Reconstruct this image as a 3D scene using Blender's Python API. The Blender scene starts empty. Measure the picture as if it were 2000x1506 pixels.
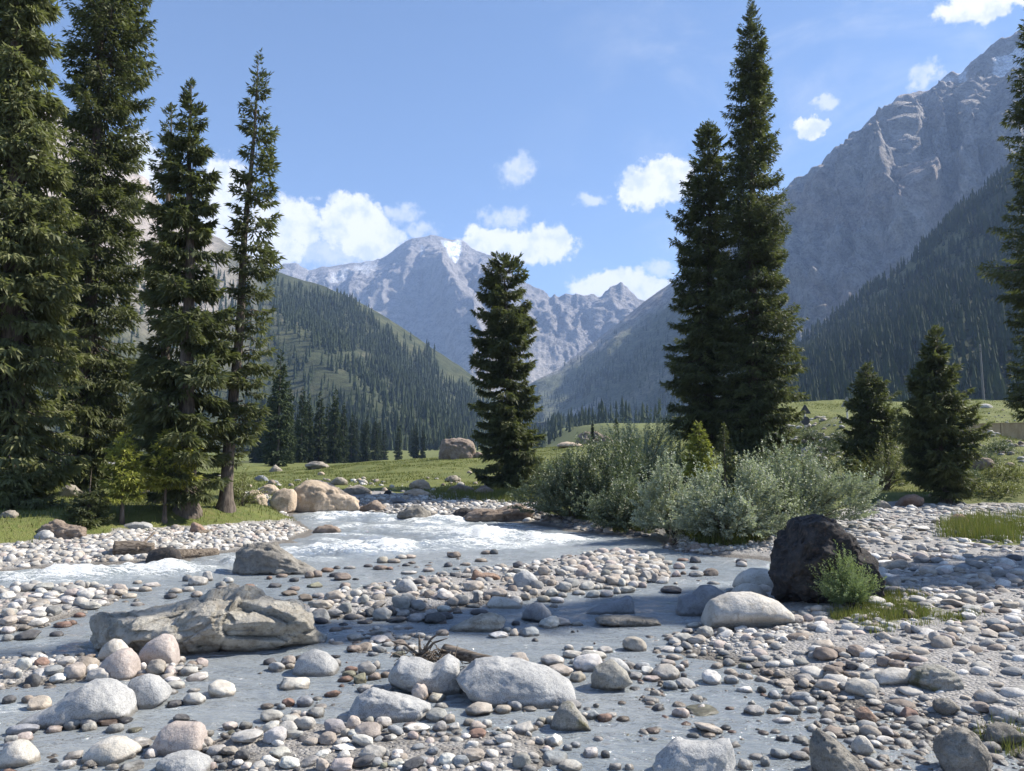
import bpy, math, random
import numpy as np
from mathutils import Vector

# ---------------------------------------------------------------- camera, world, sun, exposure
S = bpy.context.scene
COL = S.collection
F = 1500.0                      # focal length in photograph pixels (2000 wide)
CX, CY = 1000.0, 753.0
HOR = 920.0                     # row of the true horizon
PITCH = math.atan((HOR - CY) / F)
HC = 2.5                        # eye height over the water at the photographer's feet
SLOPE = 0.02                    # fall of the stream towards the camera

cam_data = bpy.data.cameras.new("camera")
cam_data.sensor_width = 36.0
cam_data.lens = 36.0 * F / 2000.0
cam_data.clip_start = 0.1
cam_data.clip_end = 30000.0
cam = bpy.data.objects.new("camera", cam_data)
COL.objects.link(cam)
cam.location = (0, 0, HC)
cam.rotation_euler = (math.pi / 2 + PITCH, 0, 0)
S.camera = cam

SUN_EL = math.radians(43)
SUN_AZ = math.atan2(0.952, 0.305)            # clockwise from +Y
SUN_DIR = Vector((math.sin(SUN_AZ) * math.cos(SUN_EL), math.cos(SUN_AZ) * math.cos(SUN_EL), math.sin(SUN_EL)))
sun_data = bpy.data.lights.new("sun", 'SUN')
sun_data.energy = 5.0
sun_data.angle = math.radians(0.53)
sun_data.color = (1.0, 0.94, 0.84)
sun = bpy.data.objects.new("sun", sun_data)
COL.objects.link(sun)
sun.rotation_euler = SUN_DIR.to_track_quat('Z', 'Y').to_euler()
sun.location = (60, 20, 80)

S.view_settings.view_transform = 'Standard'
S.view_settings.look = 'None'
S.view_settings.gamma = 1.0
S.view_settings.exposure = 1.14
S.view_settings.use_curve_mapping = False
S.render.engine = 'CYCLES'
S.cycles.use_denoising = True
S.cycles.max_bounces = 6
S.cycles.diffuse_bounces = 3
S.cycles.glossy_bounces = 2
S.cycles.transmission_bounces = 2
S.cycles.volume_bounces = 1
S.cycles.transparent_max_bounces = 8
S.cycles.sample_clamp_indirect = 6.0

HAZE_DENSITY = 0.98e-4
HAZE_COLOR = (0.43, 0.61, 1.0)
SKY_STRENGTH = 0.085


def pixdir(u, v):
    """Direction of a photograph pixel (depth along +Y is 1)."""
    a, b = (u - CX) / F, (CY - v) / F
    y = math.cos(PITCH) - b * math.sin(PITCH)
    z = math.sin(PITCH) + b * math.cos(PITCH)
    return a / y, z / y


def P3(u, v, D):
    """World point seen at pixel (u, v) at distance D along +Y."""
    a, b = pixdir(u, v)
    return np.array([a * D, D, HC + b * D])


def to_px(p):
    p = np.asarray(p, float)
    x, y, z = p[..., 0], p[..., 1], p[..., 2] - HC
    w = y * math.cos(PITCH) + z * math.sin(PITCH)
    h = -y * math.sin(PITCH) + z * math.cos(PITCH)
    w = np.where(w < 0.05, 0.05, w)
    return CX + F * x / w, CY - F * h / w


def gp(u, v):
    """Point of the sloping valley plane seen at pixel (u, v): (x, y)."""
    a, b = pixdir(u, v)
    D = HC / (SLOPE - b)
    return (a * D, D)


# ---- node helpers
class NT:
    def __init__(self, tree):
        self.t = tree
        tree.nodes.clear()

    def n(self, kind, **kw):
        nd = self.t.nodes.new(kind)
        for k, v in kw.items():
            if k.startswith('i_'):
                key = k[2:]
                key = int(key) if key.isdigit() else key.replace('_', ' ')
                self.put(nd.inputs[key], v)
            else:
                setattr(nd, k, v)
        return nd

    def put(self, sock, v):
        if isinstance(v, bpy.types.NodeSocket):
            self.t.links.new(v, sock)
        elif isinstance(v, bpy.types.Node):
            self.t.links.new(v.outputs[0], sock)
        else:
            if isinstance(v, (tuple, list)) and len(v) == 3 and sock.type == 'RGBA':
                v = (*v, 1.0)
            sock.default_value = v

    def math(self, op, a, b=None, c=None, clamp=False):
        nd = self.t.nodes.new('ShaderNodeMath')
        nd.operation = op
        nd.use_clamp = clamp
        for i, x in enumerate((a, b, c)):
            if x is not None:
                self.put(nd.inputs[i], x)
        return nd.outputs[0]

    def vmath(self, op, a, b=None, out=0):
        nd = self.t.nodes.new('ShaderNodeVectorMath')
        nd.operation = op
        for i, x in enumerate((a, b)):
            if x is not None:
                self.put(nd.inputs[i], x)
        return nd.outputs[out]

    def mix(self, fac, a, b, blend='MIX'):
        nd = self.t.nodes.new('ShaderNodeMix')
        nd.data_type = 'RGBA'
        nd.blend_type = blend
        self.put(nd.inputs[0], fac)
        self.put(nd.inputs[6], a)
        self.put(nd.inputs[7], b)
        return nd.outputs[2]

    def noise(self, vec, scale, detail=4, rough=0.55, dist=0.0):
        nd = self.t.nodes.new('ShaderNodeTexNoise')
        if vec is not None:
            self.put(nd.inputs['Vector'], vec)
        nd.inputs['Scale'].default_value = scale
        nd.inputs['Detail'].default_value = detail
        nd.inputs['Roughness'].default_value = rough
        nd.inputs['Distortion'].default_value = dist
        return nd.outputs[0]

    def ramp(self, fac, lo, hi, a=0.0, b=1.0, smooth=True):
        nd = self.t.nodes.new('ShaderNodeMapRange')
        nd.interpolation_type = 'SMOOTHSTEP' if smooth else 'LINEAR'
        self.put(nd.inputs[0], fac)
        for i, x in enumerate((lo, hi, a, b)):
            self.put(nd.inputs[i + 1], x)
        return nd.outputs[0]

    def bump(self, height, strength=0.5, dist=0.02, normal=None):
        nd = self.t.nodes.new('ShaderNodeBump')
        nd.inputs['Strength'].default_value = strength
        nd.inputs['Distance'].default_value = dist
        self.put(nd.inputs['Height'], height)
        if normal is not None:
            self.put(nd.inputs['Normal'], normal)
        return nd.outputs[0]


# ---- world: Nishita sky with cumulus puffs at their places in the sky
world = bpy.data.worlds.new("World")
S.world = world
world.use_nodes = True
W = NT(world.node_tree)
sky = W.n('ShaderNodeTexSky', sky_type='NISHITA')
sky.sun_disc = False
sky.sun_elevation = SUN_EL
sky.sun_rotation = SUN_AZ
sky.altitude = 2300
sky.air_density = 1.15
sky.dust_density = 0.6
sky.ozone_density = 3.6
tc = W.n('ShaderNodeTexCoord')
sep = W.n('ShaderNodeSeparateXYZ', i_0=tc.outputs['Generated'])
az = W.math('ARCTAN2', sep.outputs[0], sep.outputs[1])
el = W.math('ARCSINE', sep.outputs[2])
p0 = W.n('ShaderNodeCombineXYZ', i_0=az, i_1=el, i_2=0.0).outputs[0]
wn = W.n('ShaderNodeTexNoise', i_Vector=p0, i_Scale=26.0, i_Detail=6.0, i_Roughness=0.62)
warp = W.vmath('SUBTRACT', wn.outputs['Color'], (0.5, 0.5, 0.5))
sc_ = W.vmath('MULTIPLY', warp, (0.062, 0.042, 0.0))
pw = W.vmath('ADD', p0, sc_)


def skyc(u, v):
    a, b = pixdir(u, v)
    l = math.sqrt(a * a + 1 + b * b)
    return math.atan2(a, 1), math.asin(b / l)


def blobs(lst):
    d = None
    for (u, v, rx, ry) in lst:
        c = skyc(u, v)
        q = W.vmath('SUBTRACT', pw, (c[0], c[1], 0.0))
        q = W.vmath('MULTIPLY', q, (F / rx * 0.80, F / ry * 0.80, 0.0))
        q = W.vmath('LENGTH', q, out=1)
        d = q if d is None else W.math('MINIMUM', d, q)
    return d


solid = [(262, 335, 48, 58), (438, 372, 44, 52), (430, 430, 54, 42), (560, 440, 72, 44), (505, 482, 90, 40), (690, 420, 62, 34),
         (706, 448, 78, 36), (718, 482, 62, 30), (1010, 484, 108, 32), (1072, 468, 46, 28), (955, 468, 44, 22),
         (1282, 362, 68, 40), (1325, 350, 44, 34), (1250, 382, 44, 18), (1190, 562, 76, 30), (1262, 566, 56, 22),
         (1585, 246, 26, 18), (1935, 6, 80, 24)]
faint = [(985, 426, 46, 18), (1008, 332, 36, 24), (1155, 390, 26, 12), (790, 414, 30, 14), (1290, 525, 32, 16), (1614, 198, 26, 12),
         (1800, 150, 24, 20), (640, 492, 130, 30), (815, 448, 30, 14)]
fine = W.noise(p0, 95.0, 5, 0.6)
ds = W.math('ADD', blobs(solid), W.math('MULTIPLY', W.math('SUBTRACT', fine, 0.5), 0.8))
df = W.math('ADD', blobs(faint), W.math('MULTIPLY', W.math('SUBTRACT', fine, 0.5), 1.3))
m_s = W.ramp(ds, 1.02, 0.66)
m_f = W.ramp(df, 1.15, 0.35, 0.0, 0.62)
# the rest of the sky, outside the picture, has a few puffs of the same kind
gen = W.noise(p0, 5.0, 7, 0.55)
out_az = W.ramp(W.math('ABSOLUTE', az), 0.66, 0.80)
low = W.math('MULTIPLY', W.ramp(el, 0.08, 0.2), W.ramp(el, 0.7, 0.4))
m_o = W.math('MULTIPLY', W.math('MULTIPLY', W.ramp(gen, 0.56, 0.66, 0.0, 0.9), out_az), low)
# thin high veil
veil_n = W.noise(W.vmath('MULTIPLY', p0, (2.2, 5.0, 0.0)), 2.2, 6, 0.6, 0.6)
veil = W.math('MULTIPLY', W.ramp(veil_n, 0.42, 0.8, 0.0, 0.30), W.ramp(az, -0.05, 0.35))
mask = W.math('MAXIMUM', W.math('MAXIMUM', m_s, m_f), W.math('MAXIMUM', m_o, veil))
shade_n = W.noise(W.vmath('ADD', p0, (0.0, 0.012, 0.0)), 30.0, 5, 0.6)
cl_col = W.mix(W.ramp(shade_n, 0.34, 0.56), (4.5, 4.95, 5.6), (6.6, 6.55, 6.45))
skyout = W.mix(mask, W.mix(1.0, sky.outputs[0], (1.0, 1.0, 1.0), 'MULTIPLY'), cl_col)
bg = W.n('ShaderNodeBackground', i_Color=skyout, i_Strength=SKY_STRENGTH)
W.n('ShaderNodeOutputWorld', i_Surface=bg.outputs[0])

# ---------------------------------------------------------------- numpy helpers
rng = np.random.default_rng(7)


def smooth(a, b, x):
    t = np.clip((np.asarray(x, float) - a) / (b - a), 0, 1)
    return t * t * (3 - 2 * t)


def _hash(ix, iy, iz, seed):
    h = (ix.astype(np.int64) * 374761393 + iy.astype(np.int64) * 668265263 + iz.astype(np.int64) * 2147483647 + seed * 1274126177) & 0xFFFFFFFF
    h = ((h ^ (h >> 13)) * 1274126177) & 0xFFFFFFFF
    h = h ^ (h >> 16)
    return (h & 0xFFFFFF).astype(np.float64) / 0xFFFFFF


def vnoise(x, y, z, seed=0):
    """Value noise in -1..1."""
    x, y, z = np.broadcast_arrays(np.asarray(x, float), np.asarray(y, float), np.asarray(z, float))
    fx, fy, fz = np.floor(x), np.floor(y), np.floor(z)
    tx, ty, tz = x - fx, y - fy, z - fz
    tx = tx * tx * tx * (tx * (tx * 6 - 15) + 10); ty = ty * ty * ty * (ty * (ty * 6 - 15) + 10); tz = tz * tz * (3 - 2 * tz)
    ix, iy, iz = fx.astype(np.int64), fy.astype(np.int64), fz.astype(np.int64)
    r = 0
    for dx in (0, 1):
        wx = tx if dx else 1 - tx
        for dy in (0, 1):
            wy = ty if dy else 1 - ty
            for dz in (0, 1):
                wz = tz if dz else 1 - tz
                r = r + wx * wy * wz * _hash(ix + dx, iy + dy, iz + dz, seed)
    return r * 2 - 1


def fbm(x, y, z=0.0, octaves=5, gain=0.5, lac=2.03, seed=0):
    a, s, n = 1.0, 0.0, 0.0
    for o in range(octaves):
        s = s + a * vnoise(np.asarray(x) + 17.3 * o, np.asarray(y) - 9.1 * o, np.asarray(z) + 3.7 * o, seed + o)
        n += a
        x, y, z = np.asarray(x) * lac, np.asarray(y) * lac, np.asarray(z) * lac
        a *= gain
    return s / n


def ridged(x, y, z=0.0, octaves=5, gain=0.5, lac=2.05, seed=0):
    a, s, n = 1.0, 0.0, 0.0
    for o in range(octaves):
        v = 1 - np.abs(vnoise(np.asarray(x) + 11.9 * o, np.asarray(y) + 5.3 * o, np.asarray(z) - 2.9 * o, seed + o)) * 1.6
        s = s + a * v
        n += a
        x, y, z = np.asarray(x) * lac, np.asarray(y) * lac, np.asarray(z) * lac
        a *= gain
    return s / n


def sd_poly(px, py, poly):
    """Signed distance to a polygon, negative inside."""
    px, py = np.asarray(px, float), np.asarray(py, float)
    d = np.full(px.shape, 1e18)
    inside = np.zeros(px.shape, bool)
    n = len(poly)
    for i in range(n):
        ax, ay = poly[i]
        bx, by = poly[(i + 1) % n]
        ex, ey = bx - ax, by - ay
        wx, wy = px - ax, py - ay
        t = np.clip((wx * ex + wy * ey) / (ex * ex + ey * ey + 1e-12), 0, 1)
        d = np.minimum(d, (wx - ex * t) ** 2 + (wy - ey * t) ** 2)
        c = ((ay <= py) & (by > py)) | ((by <= py) & (ay > py))
        if by != ay:
            xi = ax + (py - ay) / (by - ay) * ex
            inside ^= c & (px < xi)
    d = np.sqrt(d)
    return np.where(inside, -d, d)


def make_mesh(name, verts, faces, mat=None, smooth_=True, attrs=None):
    """faces: (n,3) or (n,4) int array, or list of such arrays."""
    me = bpy.data.meshes.new(name)
    verts = np.asarray(verts, np.float32)
    fl = faces if isinstance(faces, list) else [faces]
    fl = [np.asarray(f, np.int32) for f in fl if len(f)]
    nl = sum(f.size for f in fl)
    nf = sum(len(f) for f in fl)
    me.vertices.add(len(verts))
    me.vertices.foreach_set('co', verts.ravel())
    me.loops.add(nl)
    me.loops.foreach_set('vertex_index', np.concatenate([f.ravel() for f in fl]))
    me.polygons.add(nf)
    tot = np.concatenate([np.full(len(f), f.shape[1], np.int32) for f in fl])
    start = np.concatenate([[0], np.cumsum(tot)[:-1]]).astype(np.int32)
    me.polygons.foreach_set('loop_start', start)
    me.polygons.foreach_set('loop_total', tot)
    me.polygons.foreach_set('use_smooth', np.full(nf, bool(smooth_)))
    if attrs:
        for k, a in attrs.items():
            a = np.asarray(a, np.float32)
            if a.ndim == 2:
                at = me.attributes.new(k, 'FLOAT_COLOR', 'POINT')
                if a.shape[1] == 3:
                    a = np.concatenate([a, np.ones((len(a), 1), np.float32)], 1)
                at.data.foreach_set('color', a.ravel())
            else:
                at = me.attributes.new(k, 'FLOAT', 'POINT')
                at.data.foreach_set('value', a.ravel())
    me.update(calc_edges=True)
    me.validate()
    if mat:
        me.materials.append(mat)
    return me


def link(name, me, parent=None, label=None, cat=None, group=None, kind=None, loc=None):
    o = bpy.data.objects.new(name, me)
    COL.objects.link(o)
    if parent is not None:
        o.parent = parent
    if loc is not None:
        o.location = loc
    tag(o, label, cat, group, kind)
    return o


def tag(o, label=None, cat=None, group=None, kind=None):
    for k, v in (('label', label), ('category', cat), ('group', group), ('kind', kind)):
        if v:
            o[k] = v


def grid_faces(nr, nc, keep=None):
    i = np.arange(nr - 1)[:, None] * nc + np.arange(nc - 1)[None, :]
    f = np.stack([i, i + 1, i + nc + 1, i + nc], -1)
    f = f[keep] if keep is not None else f.reshape(-1, 4)
    return f.reshape(-1, 4)


def compact(v, f, attrs=None):
    used, inv = np.unique(f.ravel(), return_inverse=True)
    at = {k: a[used] for k, a in attrs.items()} if attrs else None
    return v[used], inv.reshape(f.shape), at


# ---------------------------------------------------------------- materials
MATS = {}


def material(name):
    m = bpy.data.materials.new(name)
    m.use_nodes = True
    t = NT(m.node_tree)
    MATS[name] = m
    return m, t


def principled(t, color, rough=0.8, normal=None, spec=0.3, **kw):
    b = t.n('ShaderNodeBsdfPrincipled')
    t.put(b.inputs['Base Color'], color)
    t.put(b.inputs['Roughness'], rough)
    t.put(b.inputs['Specular IOR Level'], spec)
    if normal is not None:
        t.put(b.inputs['Normal'], normal)
    for k, v in kw.items():
        t.put(b.inputs[k.replace('_', ' ')], v)
    return b


def finish(t, bsdf):
    t.n('ShaderNodeOutputMaterial', i_Surface=bsdf.outputs[0])


def stone_material(name, color_from):
    """River stone: own colour per stone, granite speckle, mineral bands, wet band where the stream laps it."""
    m, t = material(name)
    tco = t.n('ShaderNodeTexCoord')
    geo = t.n('ShaderNodeNewGeometry')
    pos = geo.outputs['Position']
    if color_from == 'object':
        oi = t.n('ShaderNodeObjectInfo')
        col = oi.outputs['Color']
    else:
        col = t.n('ShaderNodeAttribute', attribute_name='tint').outputs['Color']
    n1 = t.noise(pos, 9.0, 6, 0.65)
    n2 = t.noise(pos, 85.0, 3, 0.7)
    n3 = t.noise(pos, 2.6, 4, 0.6, 0.8)
    c = t.mix(t.ramp(n1, 0.3, 0.7), t.mix(1.0, col, (0.74, 0.72, 0.70), 'MULTIPLY'), t.mix(1.0, col, (1.16, 1.15, 1.13), 'MULTIPLY'))
    c = t.mix(t.ramp(n2, 0.44, 0.66, 0.0, 0.45), c, t.mix(1.0, c, (0.45, 0.45, 0.46), 'MULTIPLY'))
    c = t.mix(t.ramp(n3, 0.52, 0.66, 0.0, 0.3), c, t.mix(1.0, c, (1.10, 0.98, 0.90), 'MULTIPLY'))
    sp = t.n('ShaderNodeSeparateXYZ', i_0=pos)
    lvl = t.math('SUBTRACT', sp.outputs[2], t.math('MULTIPLY', sp.outputs[1], SLOPE))
    lvl = t.math('ADD', lvl, t.math('MULTIPLY', t.math('SUBTRACT', n1, 0.5), 0.07))
    wet = t.ramp(lvl, 0.055, 0.02)
    c = t.mix(wet, c, t.mix(1.0, c, (0.42, 0.40, 0.38), 'MULTIPLY'))
    bmp = t.bump(t.math('ADD', t.math('MULTIPLY', n1, 1.0), t.math('MULTIPLY', n2, 0.25)), 0.55, 0.035)
    finish(t, principled(t, c, t.ramp(wet, 0, 1, 0.78, 0.35), bmp, 0.35))
    return m


M_STONE = stone_material('river_stone', 'object')
M_COBBLE = stone_material('cobbles', 'attr')


def rock_material(name, c1, c2, c3, scale=1.0, speck=0.3, bump=0.8, moss=None, veins=0.0):
    m, t = material(name)
    geo = t.n('ShaderNodeNewGeometry')
    pos = geo.outputs['Position']
    n1 = t.noise(pos, 2.2 * scale, 7, 0.62, 0.5)
    n2 = t.noise(pos, 11.0 * scale, 6, 0.7)
    n3 = t.noise(pos, 70.0 * scale, 3, 0.7)
    c = t.mix(t.ramp(n1, 0.34, 0.64), c1, c2)
    c = t.mix(t.ramp(n2, 0.48, 0.68, 0.0, 0.75), c, c3)
    c = t.mix(t.ramp(n3, 0.45, 0.65, 0.0, speck), c, t.mix(1.0, c, (0.35, 0.35, 0.36), 'MULTIPLY'))
    if veins:
        vo = t.n('ShaderNodeTexVoronoi', feature='DISTANCE_TO_EDGE', i_Vector=t.vmath('ADD', pos, t.vmath('MULTIPLY', t.n('ShaderNodeTexNoise', i_Vector=pos, i_Scale=3.0).outputs['Color'], (0.5, 0.5, 0.5))), i_Scale=1.6 * scale)
        crack = t.ramp(vo.outputs[0], 0.0, 0.05)
        c = t.mix(crack, t.mix(1.0, c, (0.45, 0.42, 0.38), 'MULTIPLY'), c)
    if moss:
        up = t.n('ShaderNodeSeparateXYZ', i_0=geo.outputs['Normal'])
        mm = t.math('MULTIPLY', t.ramp(t.noise(pos, 3.0, 5, 0.6), 0.55, 0.68), moss)
        c = t.mix(mm, c, (0.10, 0.09, 0.025))
    sp = t.n('ShaderNodeSeparateXYZ', i_0=pos)
    lvl = t.math('SUBTRACT', sp.outputs[2], t.math('MULTIPLY', sp.outputs[1], SLOPE))
    lvl = t.math('ADD', lvl, t.math('MULTIPLY', t.math('SUBTRACT', n2, 0.5), 0.1))
    wet = t.ramp(lvl, 0.06, 0.02)
    c = t.mix(wet, c, t.mix(1.0, c, (0.45, 0.43, 0.40), 'MULTIPLY'))
    h = t.math('ADD', t.math('MULTIPLY', n1, 1.6), t.math('ADD', n2, t.math('MULTIPLY', n3, 0.18)))
    finish(t, principled(t, c, t.ramp(wet, 0, 1, 0.85, 0.4), t.bump(h, bump, 0.06), 0.3))
    return m


M_BEIGE = rock_material('weathered_beige_rock', (0.365, 0.33, 0.275), (0.53, 0.495, 0.425), (0.22, 0.195, 0.155), 1.4, 0.35, 1.0, 0.2, 0.0)
M_TANROCK = rock_material('tan_rock', (0.42, 0.335, 0.245), (0.54, 0.44, 0.34), (0.29, 0.22, 0.155), 0.7, 0.25, 1.0, None, 0.0)
M_BROWNROCK = rock_material('brown_rock', (0.20, 0.15, 0.115), (0.31, 0.25, 0.20), (0.12, 0.09, 0.07), 0.8, 0.3, 1.0, None, 0.0)
M_GRANITE = rock_material('grey_granite', (0.34, 0.34, 0.335), (0.45, 0.445, 0.43), (0.25, 0.25, 0.25), 1.3, 0.62, 0.5)
M_DARKGRANITE = rock_material('dark_granite', (0.20, 0.185, 0.16), (0.32, 0.295, 0.255), (0.13, 0.118, 0.10), 1.2, 0.45, 0.9)
M_MOSSROCK = rock_material('mossy_granite', (0.30, 0.29, 0.26), (0.40, 0.38, 0.33), (0.20, 0.19, 0.16), 1.4, 0.55, 0.8, 0.8)
M_BLACK = rock_material('black_rock', (0.028, 0.027, 0.028), (0.064, 0.060, 0.058), (0.13, 0.095, 0.075), 1.1, 0.3, 1.0)
M_BANK = rock_material('lichened_bank_rock', (0.25, 0.22, 0.18), (0.36, 0.32, 0.265), (0.17, 0.145, 0.115), 0.8, 0.35, 1.0)
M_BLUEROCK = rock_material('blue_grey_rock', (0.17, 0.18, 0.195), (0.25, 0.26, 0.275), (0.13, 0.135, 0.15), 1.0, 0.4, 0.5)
M_PALE = rock_material('pale_rock', (0.42, 0.39, 0.34), (0.55, 0.52, 0.47), (0.33, 0.29, 0.24), 1.2, 0.4, 0.5)
M_PINK = rock_material('pink_granite', (0.40, 0.34, 0.305), (0.48, 0.42, 0.38), (0.31, 0.255, 0.225), 1.4, 0.5, 0.5)
M_RUSTROCK = rock_material('rusty_rock', (0.26, 0.16, 0.11), (0.34, 0.24, 0.18), (0.17, 0.11, 0.08), 1.0, 0.3, 0.9)

# bark and needles
m, t = material('bark')
pos = t.n('ShaderNodeNewGeometry').outputs['Position']
nb = t.noise(t.vmath('MULTIPLY', pos, (9.0, 9.0, 2.0)), 1.0, 6, 0.65)
M_BARK = m
finish(t, principled(t, t.mix(t.ramp(nb, 0.3, 0.7), (0.05, 0.04, 0.033), (0.17, 0.14, 0.115)), 0.9, t.bump(nb, 0.8, 0.05), 0.2))
m, t = material('driftwood')
tcg = t.n('ShaderNodeTexCoord').outputs['Object']
nb = t.noise(t.vmath('MULTIPLY', tcg, (2.0, 26.0, 26.0)), 1.0, 5, 0.6)
M_WOOD = m
finish(t, principled(t, t.mix(t.ramp(nb, 0.35, 0.65), (0.055, 0.042, 0.033), (0.20, 0.165, 0.13)), 0.9, t.bump(nb, 0.7, 0.02), 0.2))


def foliage_material(name, dark, light, tip, transl=0.25, scale=1.3, rough=0.6, spec=0.25):
    m, t = material(name)
    pos = t.n('ShaderNodeNewGeometry').outputs['Position']
    a = t.n('ShaderNodeAttribute', attribute_name='tint')
    n1 = t.noise(pos, scale, 3, 0.6)
    c = t.mix(t.ramp(n1, 0.35, 0.68), dark, light)
    c = t.mix(a.outputs['Fac'], c, tip)
    b = principled(t, c, rough, None, spec)
    tr = t.n('ShaderNodeBsdfTranslucent', i_Color=t.mix(1.0, c, (1.1, 1.2, 0.7), 'MULTIPLY'))
    mx = t.n('ShaderNodeMixShader', i_0=transl, i_1=b.outputs[0], i_2=tr.outputs[0])
    finish(t, mx)
    return m


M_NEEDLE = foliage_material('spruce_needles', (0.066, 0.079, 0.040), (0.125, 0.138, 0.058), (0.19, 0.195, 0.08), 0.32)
M_NEEDLE_L = foliage_material('lit_spruce_needles', (0.12, 0.135, 0.064), (0.185, 0.198, 0.09), (0.28, 0.275, 0.12), 0.35)  # paler copy of the spruce needles, sunlit look put into the colour
M_NEEDLE_Y = foliage_material('young_spruce_needles', (0.17, 0.19, 0.05), (0.29, 0.30, 0.07), (0.46, 0.43, 0.10), 0.4)
M_FOREST = foliage_material('forest_needles', (0.028, 0.041, 0.023), (0.054, 0.072, 0.034), (0.09, 0.105, 0.042), 0.15, 0.05, 0.8, 0.1)
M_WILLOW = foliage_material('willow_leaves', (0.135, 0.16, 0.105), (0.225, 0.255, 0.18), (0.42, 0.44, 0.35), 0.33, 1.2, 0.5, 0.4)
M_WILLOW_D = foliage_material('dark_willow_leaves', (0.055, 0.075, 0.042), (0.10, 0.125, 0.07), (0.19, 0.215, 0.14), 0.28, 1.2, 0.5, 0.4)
M_WILLOW_Y = foliage_material('yellow_bush_leaves', (0.10, 0.11, 0.04), (0.17, 0.18, 0.07), (0.27, 0.27, 0.12), 0.3, 1.2, 0.5, 0.3)
M_FEATHER = foliage_material('feathery_leaves', (0.12, 0.16, 0.07), (0.19, 0.24, 0.11), (0.28, 0.33, 0.17), 0.35, 4.0, 0.6, 0.25)
M_GRASS = foliage_material('grass_blades', (0.085, 0.112, 0.028), (0.145, 0.168, 0.046), (0.24, 0.21, 0.09), 0.3, 0.7, 0.6, 0.2)

# ---------------------------------------------------------------- terrain
PXW = [(-700, 1150), (-200, 1128), (0, 1118), (100, 1109), (200, 1103), (290, 1098), (420, 1083), (500, 1070), (560, 1058), (605, 1040), (590, 1026), (572, 1016), (565, 1002),
       (620, 1000), (700, 999), (790, 1003), (900, 1011), (960, 1018), (1040, 1022), (1150, 1041), (1230, 1048), (1290, 1053), (1315, 1070), (1360, 1079),
       (1420, 1087), (1540, 1098), (1545, 1122), (1450, 1150), (1410, 1195), (1425, 1235), (1345, 1252), (1350, 1275), (1440, 1295), (1530, 1322), (1580, 1350),
       (1660, 1372), (1760, 1395), (1880, 1425), (2000, 1470), (2100, 1560)]
RIVER = [gp(*p) for p in PXW] + [(4.2, 3.6), (4.0, -12.0), (-40.0, -12.0), (-45.0, 8.0)]
BARS = [  # (outline in the photograph, height over the water)
    ([(560, 1196), (640, 1165), (760, 1140), (900, 1120), (1040, 1104), (1130, 1086), (1230, 1080), (1300, 1098), (1310, 1132), (1180, 1150), (1060, 1166), (900, 1186), (760, 1204), (600, 1216)], 0.10),
    ([(-200, 1180), (0, 1150), (130, 1140), (240, 1150), (250, 1170), (150, 1205), (60, 1230), (-200, 1260)], 0.06),
    ([(-200, 1300), (0, 1288), (150, 1285), (330, 1290), (400, 1312), (330, 1325), (180, 1330), (60, 1345), (-200, 1370)], 0.08),
    ([(380, 1450), (450, 1425), (560, 1400), (700, 1412), (860, 1430), (1000, 1420), (1090, 1445), (1100, 1500), (1000, 1560), (700, 1600), (420, 1560)], 0.05),
    ([(680, 1230), (760, 1235), (800, 1255), (760, 1275), (690, 1262)], -0.03),
    ([(1080, 1290), (1200, 1270), (1330, 1310), (1250, 1340), (1100, 1320)], -0.02),
    ([(1500, 1345), (1700, 1380), (1850, 1440), (1900, 1560), (1600, 1520), (1480, 1420)], -0.015),
]
BARS = [([gp(*p) for p in poly], h) for poly, h in BARS]
LEFT_GRASS = [gp(*p) for p in [(-900, 1105), (-200, 1098), (0, 1086), (100, 1076), (200, 1064), (300, 1052), (400, 1044), (500, 1036), (560, 1027), (572, 1016), (545, 1003), (500, 990), (470, 965)]] + [(-22, 62), (-60, 70), (-80, 40)]
RIGHT_GRASS = [gp(*p) for p in [(1700, 1000), (1760, 996), (1830, 1003), (1900, 1001), (2000, 1004), (2200, 1008)]] + [(60, 40), (80, 130), (20, 130), (12, 70), (14, 45)]
TALL_PATCH = [gp(*p) for p in [(1845, 1080), (1870, 1045), (1900, 1036), (1990, 1030), (2150, 1030), (2200, 1090), (2000, 1094), (1900, 1092)]]
SPARSE_PATCH = [gp(*p) for p in [(1590, 1195), (1700, 1170), (1800, 1195), (1900, 1215), (1960, 1240), (1800, 1262), (1700, 1275), (1620, 1230)]]
ISLAND = [gp(*p) for p in [(1035, 1012), (1150, 1034), (1290, 1046), (1330, 1062), (1500, 1060), (1690, 1010), (1700, 980), (1500, 960), (1200, 960), (1060, 975)]]
MEADOW = [gp(*p) for p in [(470, 984), (520, 1000), (700, 975), (830, 983), (950, 984), (1045, 990)]] + [(3, 45), (14, 45), (22, 60), (30, 130), (-60, 130), (-26, 60)]


def zp(y):
    return SLOPE * np.asarray(y, float)


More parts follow.
